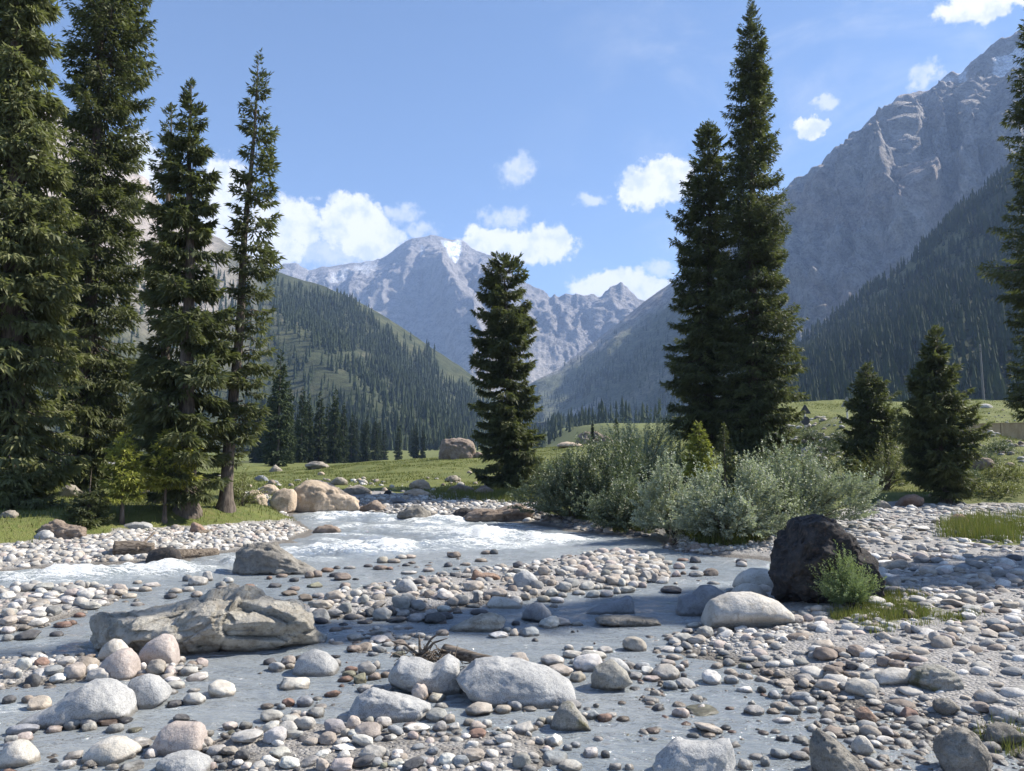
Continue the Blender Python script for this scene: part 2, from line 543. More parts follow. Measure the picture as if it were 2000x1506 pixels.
def ground_z(x, y):
    x = np.asarray(x, float)
    y = np.asarray(y, float)
    sd = sd_poly(x, y, RIVER)                       # > 0 on land
    land = 0.02 + 0.34 * (1 - np.exp(-np.maximum(sd, 0) / 2.2))
    wet = -np.minimum(0.32, 0.16 * np.maximum(-sd, 0)) + 0.02
    rel = np.where(sd > 0, land, wet)
    for poly, h in BARS:
        d = -sd_poly(x, y, poly)
        rel = np.maximum(rel, -0.3 + (h + 0.3) * smooth(-0.7, 0.35, d))
    lg = -sd_poly(x, y, LEFT_GRASS)
    rel = rel + 0.42 * smooth(-0.1, 1.3, lg) + 0.9 * smooth(4, 30, lg)
    rg = -sd_poly(x, y, RIGHT_GRASS)
    rel = rel + 0.25 * smooth(-0.2, 1.5, rg)
    isl = -sd_poly(x, y, ISLAND)
    rel = rel + 0.30 * smooth(-0.2, 0.8, isl)
    # meadow swelling up behind the far bank, and the bank below the road on the right
    mead = (2.7 + 0.085 * np.clip(x, -34, 22)) * smooth(40, 92, y)
    right = (3.5 * smooth(36, 62, y) + 5.6 * smooth(63, 104, y)) * smooth(13, 27, x)
    mound = 1.5 * np.exp(-(((x - 25) / 5.5) ** 2 + ((y - 62) / 8.0) ** 2))
    z = zp(np.minimum(y, 100)) + rel + np.maximum(mead, right) + mound
    z = z + smooth(26, 60, np.abs(x)) * (x < 0) * 2.0 * smooth(10, 60, y)
    far = 2.6 + 0.0085 * y + 0.038 * np.maximum(0, y - 320) + smooth(14, 60, x) * (8.0 + 0.03 * np.clip(y - 100, 0, 400))
    z = np.where(y > 96, z * (1 - smooth(96, 128, y)) + far * smooth(96, 128, y), z)
    r = np.hypot(x, y)
    rough_bank = smooth(16, 24, x) * smooth(38, 44, y) * smooth(64, 58, y)
    lump = fbm(x * 0.55, y * 0.55, 0, 4, seed=3) * (0.10 + 0.35 * rough_bank) + fbm(x * 0.12, y * 0.12, 1.7, 3, seed=5) * 0.25
    onland = smooth(0.3, 3.0, sd) * smooth(0, 2, np.maximum(np.maximum(lg, rg), np.where(y > 38, y - 38, 0)))
    z = z + lump * onland * (1 + 0.8 * smooth(40, 70, y))
    z = z + fbm(x * 2.3, y * 2.3, 0, 3, seed=9) * 0.025 * smooth(60, 20, r)
    return z


def surf_z(x, y):
    return np.maximum(ground_z(x, y), zp(y))


def hit(u, v, water=True):
    """Where the ray of a pixel meets the ground (or the water): world point."""
    a, b = pixdir(u, v)
    D = np.geomspace(3.0, 140.0, 900)
    z = HC + b * D
    g = surf_z(a * D, D) if water else ground_z(a * D, D)
    w = np.nonzero(z <= g)[0]
    if not len(w):
        D0 = 100.0
    else:
        i = max(1, w[0])
        D0 = D[i]
        lo, hi = D[i - 1], D[i]
        dd = np.linspace(lo, hi, 12)
        gg = surf_z(a * dd, dd) if water else ground_z(a * dd, dd)
        ww = np.nonzero(HC + b * dd <= gg)[0]
        if len(ww):
            D0 = dd[ww[0]]
    x = a * D0
    g0 = float((surf_z if water else ground_z)(np.array([x]), np.array([D0]))[0])
    return np.array([x, D0, g0])


# polar ground sheet round the photographer
ang = np.radians(np.concatenate([np.arange(-180, -44, 4.0), np.arange(-44, 44.01, 0.36), np.arange(48, 180.1, 4.0)]))
rad = np.concatenate([[0.3, 1.2, 2.2], np.geomspace(3.0, 130, 215), np.geomspace(134, 9000, 60)])
A, R = np.meshgrid(ang, rad)
gx, gy = (R * np.sin(A)), (R * np.cos(A))
gz = ground_z(gx.ravel(), gy.ravel())
gv = np.stack([gx.ravel(), gy.ravel(), gz], 1)
x_, y_ = gv[:, 0], gv[:, 1]
lgm = smooth(-0.25, 0.5, -sd_poly(x_, y_, LEFT_GRASS) + 0.5 * fbm(x_ * 1.1, y_ * 1.1, 0, 3, seed=21))
rgm = smooth(-0.2, 0.5, -sd_poly(x_, y_, RIGHT_GRASS) + 0.5 * fbm(x_ * 1.1, y_ * 1.1, 0, 3, seed=22))
mem = smooth(-0.5, 1.5, -sd_poly(x_, y_, MEADOW) + 1.2 * fbm(x_ * 0.5, y_ * 0.5, 0, 3, seed=23))
ism = 0.8 * smooth(-0.2, 0.5, -sd_poly(x_, y_, ISLAND))
spm = 0.55 * smooth(-0.4, 0.6, -sd_poly(x_, y_, SPARSE_PATCH) + 0.6 * fbm(x_ * 1.5, y_ * 1.5, 0, 3, seed=24))
tpm = 0.8 * smooth(-0.3, 0.5, -sd_poly(x_, y_, TALL_PATCH))
gm = np.maximum.reduce([lgm, rgm, mem, ism, spm, tpm, smooth(100, 110, np.hypot(x_, y_)) * 0.9])
gm = np.where(y_ < -2, np.maximum(gm, 0.3), gm)
# stony, eroded patches on the roadside bank
erode = smooth(14, 22, x_) * smooth(38, 44, y_) * smooth(70, 58, y_) * smooth(-0.1, 0.35, fbm(x_ * 0.22, y_ * 0.35, 0, 4, seed=31))
gm = gm * (1 - 0.5 * erode)
gm = gm * (1 - 0.35 * smooth(34, 40, x_) * smooth(74, 78, y_ - 0.15 * (x_ - 40)) * smooth(90, 84, y_ - 0.15 * (x_ - 40)))

m, t = material('ground')
pos = t.n('ShaderNodeNewGeometry').outputs['Position']
gmask = t.n('ShaderNodeAttribute', attribute_name='grass').outputs['Fac']
n1 = t.noise(pos, 0.6, 6, 0.65)
n2 = t.noise(pos, 7.0, 5, 0.7)
n3 = t.noise(pos, 40.0, 3, 0.7)
vor = t.n('ShaderNodeTexVoronoi', i_Vector=pos, i_Scale=26.0)
vcol = vor.outputs['Color']
vg = t.n('ShaderNodeSeparateColor', i_0=vcol).outputs[0]
gravel = t.mix(t.ramp(vg, 0.0, 1.0, smooth=False), (0.20, 0.19, 0.18), (0.40, 0.38, 0.36))
gravel = t.mix(t.ramp(n2, 0.45, 0.62, 0.0, 0.8), gravel, (0.27, 0.26, 0.245))
gg = t.mix(t.ramp(n1, 0.35, 0.65), (0.085, 0.11, 0.028), (0.15, 0.165, 0.048))
gg = t.mix(t.ramp(n2, 0.42, 0.7, 0.0, 0.65), gg, (0.17, 0.15, 0.065))
gg = t.mix(t.ramp(n3, 0.5, 0.75, 0.0, 0.5), gg, (0.05, 0.07, 0.018))
edge = t.ramp(t.math('ADD', gmask, t.math('MULTIPLY', t.math('SUBTRACT', n2, 0.5), 0.7)), 0.38, 0.55)
c = t.mix(edge, gravel, gg)
sp = t.n('ShaderNodeSeparateXYZ', i_0=pos)
lvl = t.math('SUBTRACT', sp.outputs[2], t.math('MULTIPLY', sp.outputs[1], SLOPE))
wet = t.math('MULTIPLY', t.ramp(t.math('ADD', lvl, t.math('MULTIPLY', n2, 0.06)), 0.10, 0.05), 1.0)
c = t.mix(wet, c, t.mix(1.0, c, (0.5, 0.48, 0.45), 'MULTIPLY'))
hgt = t.math('ADD', t.math('MULTIPLY', t.math('SUBTRACT', 1.0, vor.outputs['Distance']), 0.6), t.math('ADD', n2, t.math('MULTIPLY', n3, 0.4)))
finish(t, principled(t, c, 0.9, t.bump(hgt, 0.8, 0.05), 0.2))
me = make_mesh('ground', gv, grid_faces(len(rad), len(ang)), MATS['ground'], True, {'grass': gm})
link('ground', me, kind='structure')

# ---------------------------------------------------------------- water
wang = np.radians(np.concatenate([np.arange(-75, -38, 1.0), np.arange(-38, 38.01, 0.22), np.arange(39, 62, 1.0)]))
wrad = np.geomspace(2.6, 44, 280)
A, R = np.meshgrid(wang, wrad)
wx, wy = (R * np.sin(A)).ravel(), (R * np.cos(A)).ravel()
RAPID = [gp(*p) for p in [(-300, 1122), (0, 1112), (200, 1099), (430, 1080), (560, 1056), (610, 1038), (560, 1000), (700, 997), (960, 1016), (1060, 1024), (1180, 1044), (1240, 1056), (1100, 1072),
                          (980, 1080), (860, 1084), (740, 1096), (640, 1100), (560, 1112), (470, 1122), (330, 1136), (150, 1142), (0, 1150), (-300, 1170)]]
rap = smooth(-0.3, 1.4, -sd_poly(wx, wy, RAPID))
sdw = sd_poly(wx, wy, RIVER)
# flow runs roughly from the far bend towards the left edge
flow_a = math.radians(215)
fxn, fyn = math.sin(flow_a), math.cos(flow_a)
al = wx * fxn + wy * fyn
ac = wx * fyn - wy * fxn
chop = 0.015 * fbm(wx * 2.2, wy * 4.6, 0, 3, seed=41) + 0.013 * fbm(wx * 1.0, wy * 1.5, 0, 3, seed=42)
waves = ridged(al * 0.55 + 0.8 * fbm(wx * 0.4, wy * 0.4, 0, 2, seed=47), ac * 0.22, 0, 4, 0.55, seed=43) - 0.45
bumps = fbm(wx * 1.3, wy * 1.9, 0, 5, 0.62, seed=44)
# standing waves in the big rapid
st = 0
for (u, v, ru, h) in [(935, 1048, 1.5, 0.20), (1030, 1055, 1.2, 0.16), (860, 1062, 1.4, 0.12), (760, 1072, 1.6, 0.14), (660, 1080, 1.4, 0.12), (620, 1012, 1.5, 0.16), (720, 1012, 2.0, 0.13), (850, 1018, 1.6, 0.12),
                      (330, 1112, 1.2, 0.12), (180, 1118, 1.2, 0.10), (60, 1128, 1.0, 0.10), (440, 1100, 0.9, 0.12)]:
    q = gp(u, v)
    st = st + h * np.exp(-(((wx - q[0]) / ru) ** 2 + ((wy - q[1]) / (0.55 * ru)) ** 2))
crest = ridged(al * 1.15 + 1.1 * fbm(wx * 0.9, wy * 0.9, 0, 2, seed=48), ac * 0.45, 0, 3, 0.55, seed=49) - 0.5
waves = 0.65 * waves + 0.55 * crest
wz = zp(wy) + chop + rap * (0.12 * np.maximum(waves, -0.5) + 0.11 * bumps + 1.4 * st * (0.8 + 0.7 * bumps))
foam = rap * np.clip(0.29 + 0.95 * waves + 0.55 * bumps + 2.2 * st + 0.35 * fbm(wx * 0.5, wy * 0.8, 0, 3, seed=45), 0, 1)
# little riffles lower down
for (u, v, ru, h) in [(640, 1238, 0.5, 0.7), (700, 1232, 0.4, 0.5), (1440, 1140, 1.0, 0.5), (1500, 1112, 0.9, 0.5), (1380, 1118, 0.9, 0.4), (20, 1385, 0.35, 0.6), (330, 1390, 0.4, 0.35), (700, 1265, 0.5, 0.35), (1350, 1215, 0.6, 0.35),
                      (880, 1140, 1.0, 0.25), (560, 1150, 1.0, 0.2), (100, 1255, 0.7, 0.4)]:
    q = gp(u, v)
    g_ = h * np.exp(-(((wx - q[0]) / ru) ** 2 + ((wy - q[1]) / (0.5 * ru)) ** 2))
    foam = np.maximum(foam, g_ * (0.55 + 0.8 * bumps))
    wz = wz + 0.03 * g_ * (0.5 + bumps)
keep = ((sdw < 1.2) & (sdw < 1.2)).reshape(R.shape)
kf = keep[:-1, :-1] | keep[1:, 1:]
wv = np.stack([wx, wy, wz], 1)
m, t = material('stream_water')
pos = t.n('ShaderNodeNewGeometry').outputs['Position']
fo = t.n('ShaderNodeAttribute', attribute_name='foam').outputs['Fac']
ps = t.vmath('MULTIPLY', pos, (1.0, 2.6, 1.0))
n1 = t.noise(ps, 1.9, 2, 0.45, 1.2)
n2 = t.noise(ps, 5.5, 2, 0.5, 1.0)
n4 = t.noise(ps, 17.0, 2, 0.5, 0.5)
n3 = t.noise(pos, 0.35, 3, 0.5)
streak = t.noise(t.vmath('MULTIPLY', pos, (1.0, 3.4, 1.0)), 1.5, 5, 0.7, 0.9)
lacy = t.noise(t.vmath('MULTIPLY', pos, (1.0, 2.4, 1.0)), 5.5, 6, 0.75, 0.7)
lacy2 = t.noise(t.vmath('MULTIPLY', pos, (1.0, 1.8, 1.0)), 19.0, 5, 0.75, 0.6)
fsum = t.math('ADD', fo, t.math('ADD', t.math('MULTIPLY', t.math('SUBTRACT', streak, 0.5), 2.0), t.math('ADD', t.math('MULTIPLY', t.math('SUBTRACT', lacy, 0.5), 2.0), t.math('MULTIPLY', t.math('SUBTRACT', lacy2, 0.5), 1.1))))
fm = t.ramp(fsum, 0.42, 0.70)
fm = t.math('MULTIPLY', fm, t.ramp(fo, 0.03, 0.14))
wc = t.mix(t.ramp(n3, 0.35, 0.65), (0.245, 0.275, 0.295), (0.30, 0.322, 0.332))
wc = t.mix(t.math('MULTIPLY', fo, 0.7), wc, (0.19, 0.225, 0.24))
nrm = t.bump(t.math('ADD', n1, t.math('ADD', t.math('MULTIPLY', n2, 0.5), t.math('MULTIPLY', n4, 0.10))), 1.0, 0.22)
nrm_soft = t.bump(t.math('ADD', n1, t.math('MULTIPLY', n2, 0.5)), 1.0, 0.05)
milk = t.n('ShaderNodeBsdfDiffuse', i_Color=wc, i_Normal=nrm_soft)
clear = t.n('ShaderNodeBsdfTransparent', i_Color=(0.80, 0.86, 0.85))
body = t.n('ShaderNodeMixShader', i_0=t.ramp(fo, 0.0, 0.3, 0.74, 0.97), i_1=clear.outputs[0], i_2=milk.outputs[0])
gl = t.n('ShaderNodeBsdfGlossy', i_Color=(1, 1, 1), i_Roughness=0.05, i_Normal=nrm)
fr = t.n('ShaderNodeFresnel', i_IOR=1.75, i_Normal=nrm)
surf = t.n('ShaderNodeMixShader', i_0=fr.outputs[0], i_1=body.outputs[0], i_2=gl.outputs[0])
froth = t.n('ShaderNodeBsdfDiffuse', i_Color=(0.88, 0.90, 0.90), i_Normal=t.bump(t.math('ADD', lacy, lacy2), 1.0, 0.08))
finish(t, t.n('ShaderNodeMixShader', i_0=fm, i_1=surf.outputs[0], i_2=froth.outputs[0]))
f = grid_faces(len(wrad), len(wang), kf)
v2, f2, at = compact(wv, f, {'foam': foam})
link('stream_water', make_mesh('stream_water', v2, f2, m, True, at), kind='structure')

# ---------------------------------------------------------------- mountains
def mountain_material(name, bump_scale, bump_dist, noise_amt=0.35):
    m, t = material(name)
    pos = t.n('ShaderNodeNewGeometry').outputs['Position']
    col = t.n('ShaderNodeAttribute', attribute_name='tint').outputs['Color']
    n1 = t.noise(pos, bump_scale, 7, 0.68)
    n2 = t.noise(pos, bump_scale * 5.0, 5, 0.7)
    v = t.math('ADD', t.math('MULTIPLY', n1, 0.7), t.math('MULTIPLY', n2, 0.6))
    c = t.mix(t.ramp(v, 0.45, 0.85), t.mix(1.0, col, (1 - noise_amt,) * 3, 'MULTIPLY'), t.mix(1.0, col, (1 + noise_amt,) * 3, 'MULTIPLY'))
    finish(t, principled(t, c, 0.95, t.bump(v, 1.0, bump_dist), 0.1))
    return m


def ridge_grid(ridge, foot, ns, nt, conc=1.25, back=0.25):
    """Grid of points from a ridge line down to a foot line: arrays (nt, ns, 3), s in 0..1 and t in -back..1."""
    R_ = np.array([P3(*p) for p in ridge])
    F_ = np.array([P3(*p) for p in foot])
    u = np.array([p[0] for p in ridge], float)
    uf = np.array([p[0] for p in foot], float)
    su = np.linspace(u[0], u[-1], ns)
    rl = np.stack([np.interp(su, u, R_[:, k]) for k in range(3)], 1)
    fl = np.stack([np.interp(np.linspace(0, 1, ns), np.linspace(0, 1, len(uf)) if False else (uf - uf[0]) / (uf[-1] - uf[0]), F_[:, k]) for k in range(3)], 1)
    tt = np.concatenate([np.linspace(-back, 0, max(4, nt // 8))[:-1], np.linspace(0, 1, nt) ** 1.15])
    T = tt[:, None, None]
    Tc = np.clip(T, 0, 1)
    P = rl[None] + (fl - rl)[None] * np.where(T < 0, T, Tc)
    zz = rl[None, :, 2:] + (fl - rl)[None, :, 2:] * (1 - (1 - Tc) ** conc)
    zb = rl[None, :, 2:] + (fl - rl)[None, :, 2:] * np.abs(np.minimum(T, 0)) * 1.1
    P[..., 2:] = np.where(T < 0, zb, zz)
    return P, np.linspace(0, 1, ns), tt


def grid_normals(P):
    ds = np.gradient(P, axis=1)
    dt = np.gradient(P, axis=0)
    n = np.cross(dt, ds)
    n /= np.linalg.norm(n, axis=-1, keepdims=True) + 1e-9
    return np.where(n[..., 2:] < 0, -n, n)


def put_mountain(name, P, tint, mat, kind='structure'):
    nr, nc = P.shape[:2]
    me = make_mesh(name, P.reshape(-1, 3), grid_faces(nr, nc), mat, True, {'tint': tint.reshape(-1, 3)})
    return link(name, me, kind=kind)


def lerp(a, b, m):
    return a + (np.asarray(b) - a) * m[..., None]


def px_of(P):
    return to_px(P)


def px_mask(P, poly, soft=12, wob=0, sc=0.02, seed=0):
    u, v = px_of(P)
    d = -sd_poly(u, v, poly)
    if wob:
        d = d + wob * fbm(u * sc, v * sc, 0, 4, seed=seed)
    return smooth(-soft, soft, d)


# 1. the far massif closing the valley
ridge = [(380, 470, 5000), (440, 500, 5000), (520, 528, 5000), (545, 518, 5000), (578, 514, 5000), (602, 526, 5000), (640, 521, 5000), (700, 514, 5000), (742, 507, 5000), (768, 492, 5000), (790, 476, 5000), (805, 466, 5000), (840, 459, 5000), (868, 466, 5000),
         (905, 471, 5000), (922, 485, 4950), (945, 494, 4900), (962, 503, 4850), (990, 522, 4700), (1010, 545, 4600), (1040, 560, 4500), (1075, 579, 4400), (1110, 575, 4350), (1140, 581, 4300), (1160, 574, 4300), (1175, 580, 4300), (1190, 567, 4250),
         (1213, 555, 4250), (1226, 563, 4250), (1245, 582, 4200), (1290, 610, 4200), (1400, 650, 4200)]
foot = [(250, 860, 3300), (620, 860, 3050), (900, 870, 2700), (1050, 872, 2750), (1150, 868, 3000), (1500, 860, 3300)]
P, s_, t_ = ridge_grid(ridge, foot, 420, 170, 1.35)
u_, v_ = px_of(P)
X, Y, Z = P[..., 0], P[..., 1], P[..., 2]
N = grid_normals(P)
Sg = np.broadcast_to(s_[None, :], X.shape)
Tg = np.broadcast_to(t_[:, None], X.shape)
warp1 = fbm(X / 500, Z / 600, 0, 3, seed=61)
gul = ridged(X / 330 + 0.7 * warp1, Tg * 1.6 + 0.4 * warp1, 0.3, 6, 0.55, seed=62)
big = fbm(X / 800, Tg * 1.5, 0, 3, seed=63)
rockiness = smooth(0.85, 0.15, Tg + 0.15 * fbm(X / 260, Z / 260, 0, 4, seed=66))
amp = (90 * smooth(0.0, 0.12, Tg) * (0.35 + 0.65 * rockiness)) + 10
disp = (gul - 0.35) * amp + big * 130 * smooth(0.02, 0.35, Tg)
# spurs running down from the summits
def spurs(u, v, lines):
    d_ = np.zeros(u.shape)
    for pts, h, w in lines:
        pts = [(float(x), float(y)) for x, y in pts]
        dd = np.full(u.shape, 1e9)
        for (ax, ay), (bx, by) in zip(pts[:-1], pts[1:]):
            t_2 = np.clip(((u - ax) * (bx - ax) + (v - ay) * (by - ay)) / ((bx - ax) ** 2 + (by - ay) ** 2), 0, 1)
            dd = np.minimum(dd, np.hypot(u - ax - t_2 * (bx - ax), v - ay - t_2 * (by - ay)))
        d_ = np.maximum(d_, h * np.clip(1 - dd / w, 0, 1))
    return d_


wu, wv_ = u_ + 14 * fbm(u_ / 40, v_ / 40, 0, 4, seed=160), v_ + 14 * fbm(u_ / 40, v_ / 40, 9, 4, seed=161)
disp = disp + spurs(wu, wv_, [([(832, 455), (800, 520), (770, 560), (735, 610), (720, 660)], 130, 52), ([(845, 455), (850, 520), (875, 575), (905, 630), (935, 690)], 150, 50), ([(908, 468), (925, 520), (945, 565), (990, 610)], 110, 36),
                             ([(960, 500), (985, 550), (1010, 600)], 80, 30), ([(770, 490), (740, 540), (700, 570), (660, 600)], 90, 40), ([(1040, 558), (1060, 600), (1075, 640)], 60, 24), ([(1110, 574), (1118, 610), (1110, 650)], 60, 22),
                             ([(1160, 572), (1150, 620), (1130, 660)], 60, 24), ([(1213, 555), (1195, 600), (1165, 640)], 80, 28), ([(1213, 555), (1240, 610), (1250, 650)], 80, 28), ([(640, 520), (640, 560), (650, 600)], 70, 34)]) * 0.8 * smooth(0.03, 0.26, Tg)
disp = disp + (ridged(X / 85 + 0.5 * warp1, Y / 150, Z / 120, 5, 0.62, seed=77) - 0.4) * 46 * rockiness * smooth(0.01, 0.12, Tg)
Q = P + N * disp[..., None]
Q[..., 2] += (fbm(X / 60, Y / 60, 0, 4, seed=64) * 14 + ridged(X / 120, Y / 120, 0, 3, seed=65) * 12 - 4) * smooth(0.25, 0.0, np.abs(Tg))
Q[..., 2] += np.where(u_ > 1030, ridged(X / 55, 0.5, 0, 3, seed=68) * 28 - 8, 0) * smooth(0.15, 0.0, np.abs(Tg))
tint = np.zeros(Q.shape) + np.array([0.265, 0.25, 0.245])
scree = smooth(0.3, 0.65, Tg + 0.22 * fbm(X / 180, Z / 300, 0, 5, seed=67) - 0.12 * gul)
tint = lerp(tint, [0.36, 0.33, 0.295], scree)
tint = lerp(tint, [0.37, 0.30, 0.25], 0.7 * scree * smooth(0.05, 0.4, fbm(X / 130 + Tg * 3, Tg * 1.1, 0, 4, seed=69)))
tint = lerp(tint, [0.19, 0.19, 0.12], 0.75 * smooth(0.6, 0.92, Tg + 0.15 * fbm(X / 220, Z / 120, 0, 4, seed=70)))
snow = np.maximum.reduce([px_mask(P, [(862, 472), (898, 474), (899, 500), (893, 522), (884, 520), (872, 497)], 4, 5, 0.05, 71),
                          0.42 * px_mask(P, [(690, 520), (745, 512), (738, 530), (722, 545), (700, 536)], 6, 16, 0.06, 72),
                          0.40 * px_mask(P, [(655, 545), (690, 520), (700, 530), (672, 560), (650, 568)], 6, 16, 0.07, 73),
                          0.6 * px_mask(P, [(822, 486), (828, 486), (830, 510), (824, 512)], 2, 2, 0.1, 74),
                          0.12 * px_mask(P, [(610, 530), (700, 522), (700, 560), (640, 560)], 10, 40, 0.05, 75)])
tint = lerp(tint, [0.82, 0.85, 0.90], np.clip(snow, 0, 1))
put_mountain('far_mountain', Q, tint, mountain_material('far_mountain_rock', 0.02, 26.0, 0.4))

# 2. the great rocky mountain filling the right side, its long spur coming down to the valley floor
ridge = [(985, 800, 2900), (1040, 752, 2850), (1100, 714, 2800), (1160, 668, 2750), (1212, 628, 2700), (1260, 588, 2680), (1310, 554, 2650), (1340, 532, 2600), (1400, 484, 2550), (1480, 418, 2500), (1520, 384, 2480), (1560, 350, 2450),
         (1600, 322, 2400), (1640, 287, 2400), (1690, 243, 2350), (1735, 198, 2350), (1752, 186, 2330), (1790, 180, 2320), (1830, 164, 2300), (1860, 146, 2280), (1878, 138, 2270), (1898, 118, 2250), (1925, 100, 2230), (1952, 82, 2220), (1985, 64, 2200), (2030, 40, 2200), (2120, 10, 2250), (2300, -10, 2300), (2600, 40, 2400)]
foot = [(960, 872, 2500), (1050, 880, 1500), (1300, 880, 1300), (1600, 880, 1150), (2100, 880, 1150), (2900, 880, 1300)]
P, s_, t_ = ridge_grid(ridge, foot, 430, 200, 1.12)
u_, v_ = px_of(P)
X, Y, Z = P[..., 0], P[..., 1], P[..., 2]
N = grid_normals(P)
Tg = np.broadcast_to(t_[:, None], X.shape)
along = X * 0.9 - Y * 0.3
warp1 = fbm(along / 300, Z / 300, 0, 3, seed=81)
gul = ridged(along / 170 + 0.9 * warp1 + Tg * 1.2, Tg * 2.0 + 0.6 * warp1, 0.3, 7, 0.60, seed=82)
rg2 = ridged(X / 60, Y / 90, Z / 60, 5, 0.62, seed=88)
big = fbm(along / 420, Tg * 3.0, 0, 3, seed=83)
high = smooth(1380, 1600, u_)
amp = 98 * smooth(0.0, 0.1, Tg) * (0.25 + 0.75 * high) + 4
disp = (gul - 0.35) * amp + big * 85 * smooth(0.02, 0.3, Tg) + (rg2 - 0.4) * 46 * (0.12 + 0.85 * high) * smooth(0, 0.05, Tg)
wu, wv_ = u_ + 16 * fbm(u_ / 34, v_ / 34, 0, 5, 0.6, seed=170), v_ + 16 * fbm(u_ / 34, v_ / 34, 9, 5, 0.6, seed=171)
disp = disp + spurs(wu, wv_, [([(1560, 350), (1552, 430), (1535, 520)], 45, 34), ([(1640, 285), (1628, 370), (1590, 450), (1570, 560)], 55, 40), ([(1690, 243), (1700, 330), (1660, 420), (1640, 520), (1600, 600)], 60, 40),
                             ([(1745, 190), (1770, 280), (1745, 370), (1720, 460), (1660, 570)], 65, 44), ([(1830, 164), (1850, 260), (1830, 340), (1800, 420), (1740, 500)], 60, 42), ([(1900, 180), (1925, 260), (1900, 340), (1880, 400)], 55, 36),
                             ([(1600, 322), (1580, 380), (1560, 420)], 40, 24), ([(1790, 180), (1800, 240), (1780, 300)], 40, 26), ([(1985, 180), (1990, 260), (1960, 330)], 50, 34), ([(1310, 555), (1300, 640), (1260, 700)], 26, 40), ([(1220, 625), (1200, 690), (1160, 740)], 24, 36)]) * 1.1 * smooth(0.06, 0.30, Tg)
disp = disp * (1 - 0.85 * px_mask(P, [(1955, 112), (1985, 92), (2040, 80), (2060, 180), (1995, 170), (1950, 172), (1938, 150)], 14))
Q = P + N * disp[..., None]
Q[..., 2] += (fbm(X / 40, Y / 40, 0, 5, 0.6, seed=84) * 17 + (ridged(X / 70, Y / 70, 0, 4, 0.6, seed=85) - 0.4) * 18) * smooth(0.2, 0.0, np.abs(Tg)) * (0.15 + 0.85 * high)
tint = np.zeros(Q.shape) + np.array([0.32, 0.30, 0.285])
tint = lerp(tint, [0.47, 0.435, 0.405], smooth(0.0, 0.5, fbm(X / 90, Z / 90, Y / 90, 5, 0.6, seed=86)))
tint = lerp(tint, [0.34, 0.28, 0.245], 0.7 * smooth(0.1, 0.4, fbm(X / 150, Z / 150, 3, 4, seed=89)))
tint = lerp(tint, [0.40, 0.37, 0.345], 0.8 * smooth(0.22, 0.02, gul) * smooth(0.05, 0.2, Tg))
vegg = smooth(0.55, 0.85, Tg + 0.25 * fbm(X / 120, Z / 120, 0, 5, seed=87)) * high + (1 - high) * smooth(0.05, 0.22, Tg + 0.1 * fbm(X / 80, Z / 80, 0, 4, seed=90))
tint = lerp(tint, [0.11, 0.125, 0.062], 0.85 * vegg)
sc_poly = [(1040, 838), (1080, 812), (1120, 790), (1165, 765), (1172, 768), (1150, 784), (1110, 806), (1070, 828)]
tint = lerp(tint, [0.44, 0.40, 0.36], px_mask(P, sc_poly, 4, 4, 0.05, 91))
tint = lerp(tint, [0.30, 0.28, 0.20], 0.6 * px_mask(P, [(1180, 770), (1330, 690), (1335, 700), (1200, 775)], 6, 10, 0.05, 92))
snow = np.maximum.reduce([px_mask(P, [(1955, 112), (1985, 92), (2040, 80), (2060, 180), (1995, 170), (1950, 172), (1938, 150)], 5, 10, 0.05, 93),
                          0.85 * px_mask(P, [(1872, 140), (1885, 134), (1893, 160), (1870, 168)], 4, 10, 0.08, 94),
                          0.6 * px_mask(P, [(1830, 166), (1868, 150), (1860, 172), (1835, 176)], 4, 12, 0.08, 95),
                          0.55 * px_mask(P, [(1885, 170), (1960, 166), (1990, 172), (1950, 180), (1880, 178)], 3, 8, 0.08, 96)])
tint = lerp(tint, [0.80, 0.83, 0.88], np.clip(snow, 0, 1))
tint = lerp(tint, [0.86, 0.88, 0.92], np.clip(px_mask(P, [(1950, 108), (1985, 92), (2040, 80), (2060, 180), (1995, 168), (1952, 168), (1940, 148)], 4, 8, 0.05, 97), 0, 1))
put_mountain('rocky_mountain', Q, tint, mountain_material('right_mountain_rock', 0.035, 20.0, 0.5))
G_RIGHT_MT = (Q, px_of(Q))

# 3. the mountain on the left: bare rock above, grassy slopes and spruce belts below
ridge = [(-700, -120, 1350), (-300, -30, 1400), (0, 130, 1450), (60, 172, 1450), (100, 203, 1450), (128, 234, 1450), (200, 290, 1450), (266, 341, 1450), (280, 352, 1450), (297, 374, 1450), (340, 420, 1480), (414, 462, 1500), (462, 486, 1500), (540, 530, 1500), (600, 550, 1500), (640, 562, 1500), (680, 580, 1500),
         (740, 610, 1480), (800, 650, 1450), (860, 690, 1420), (900, 716, 1400), (935, 744, 1380), (985, 790, 1350), (1040, 850, 1300), (1080, 884, 1250)]
foot = [(-900, 922, 450), (-200, 922, 480), (300, 920, 520), (700, 916, 560), (900, 910, 640), (1000, 900, 800), (1090, 896, 1000)]
P, s_, t_ = ridge_grid(ridge, foot, 250, 120, 1.15)
u_, v_ = px_of(P)
X, Y, Z = P[..., 0], P[..., 1], P[..., 2]
N = grid_normals(P)
Tg = np.broadcast_to(t_[:, None], X.shape)
rocky = smooth(540, 340, u_ + 40 * fbm(u_ / 50, v_ / 50, 0, 3, seed=112)) * smooth(0.8, 0.4, Tg)
warp1 = fbm(X / 200, Z / 200, 0, 3, seed=101)
disp = (ridged(X / 130 + 0.8 * warp1, Tg * 4 + warp1, 0, 6, 0.58, seed=102) - 0.35) * 30 * (0.12 + rocky) * smooth(0, 0.1, Tg) + fbm(X / 260, Tg * 3.0, 0, 3, seed=103) * 34 * smooth(0.03, 0.3, Tg)
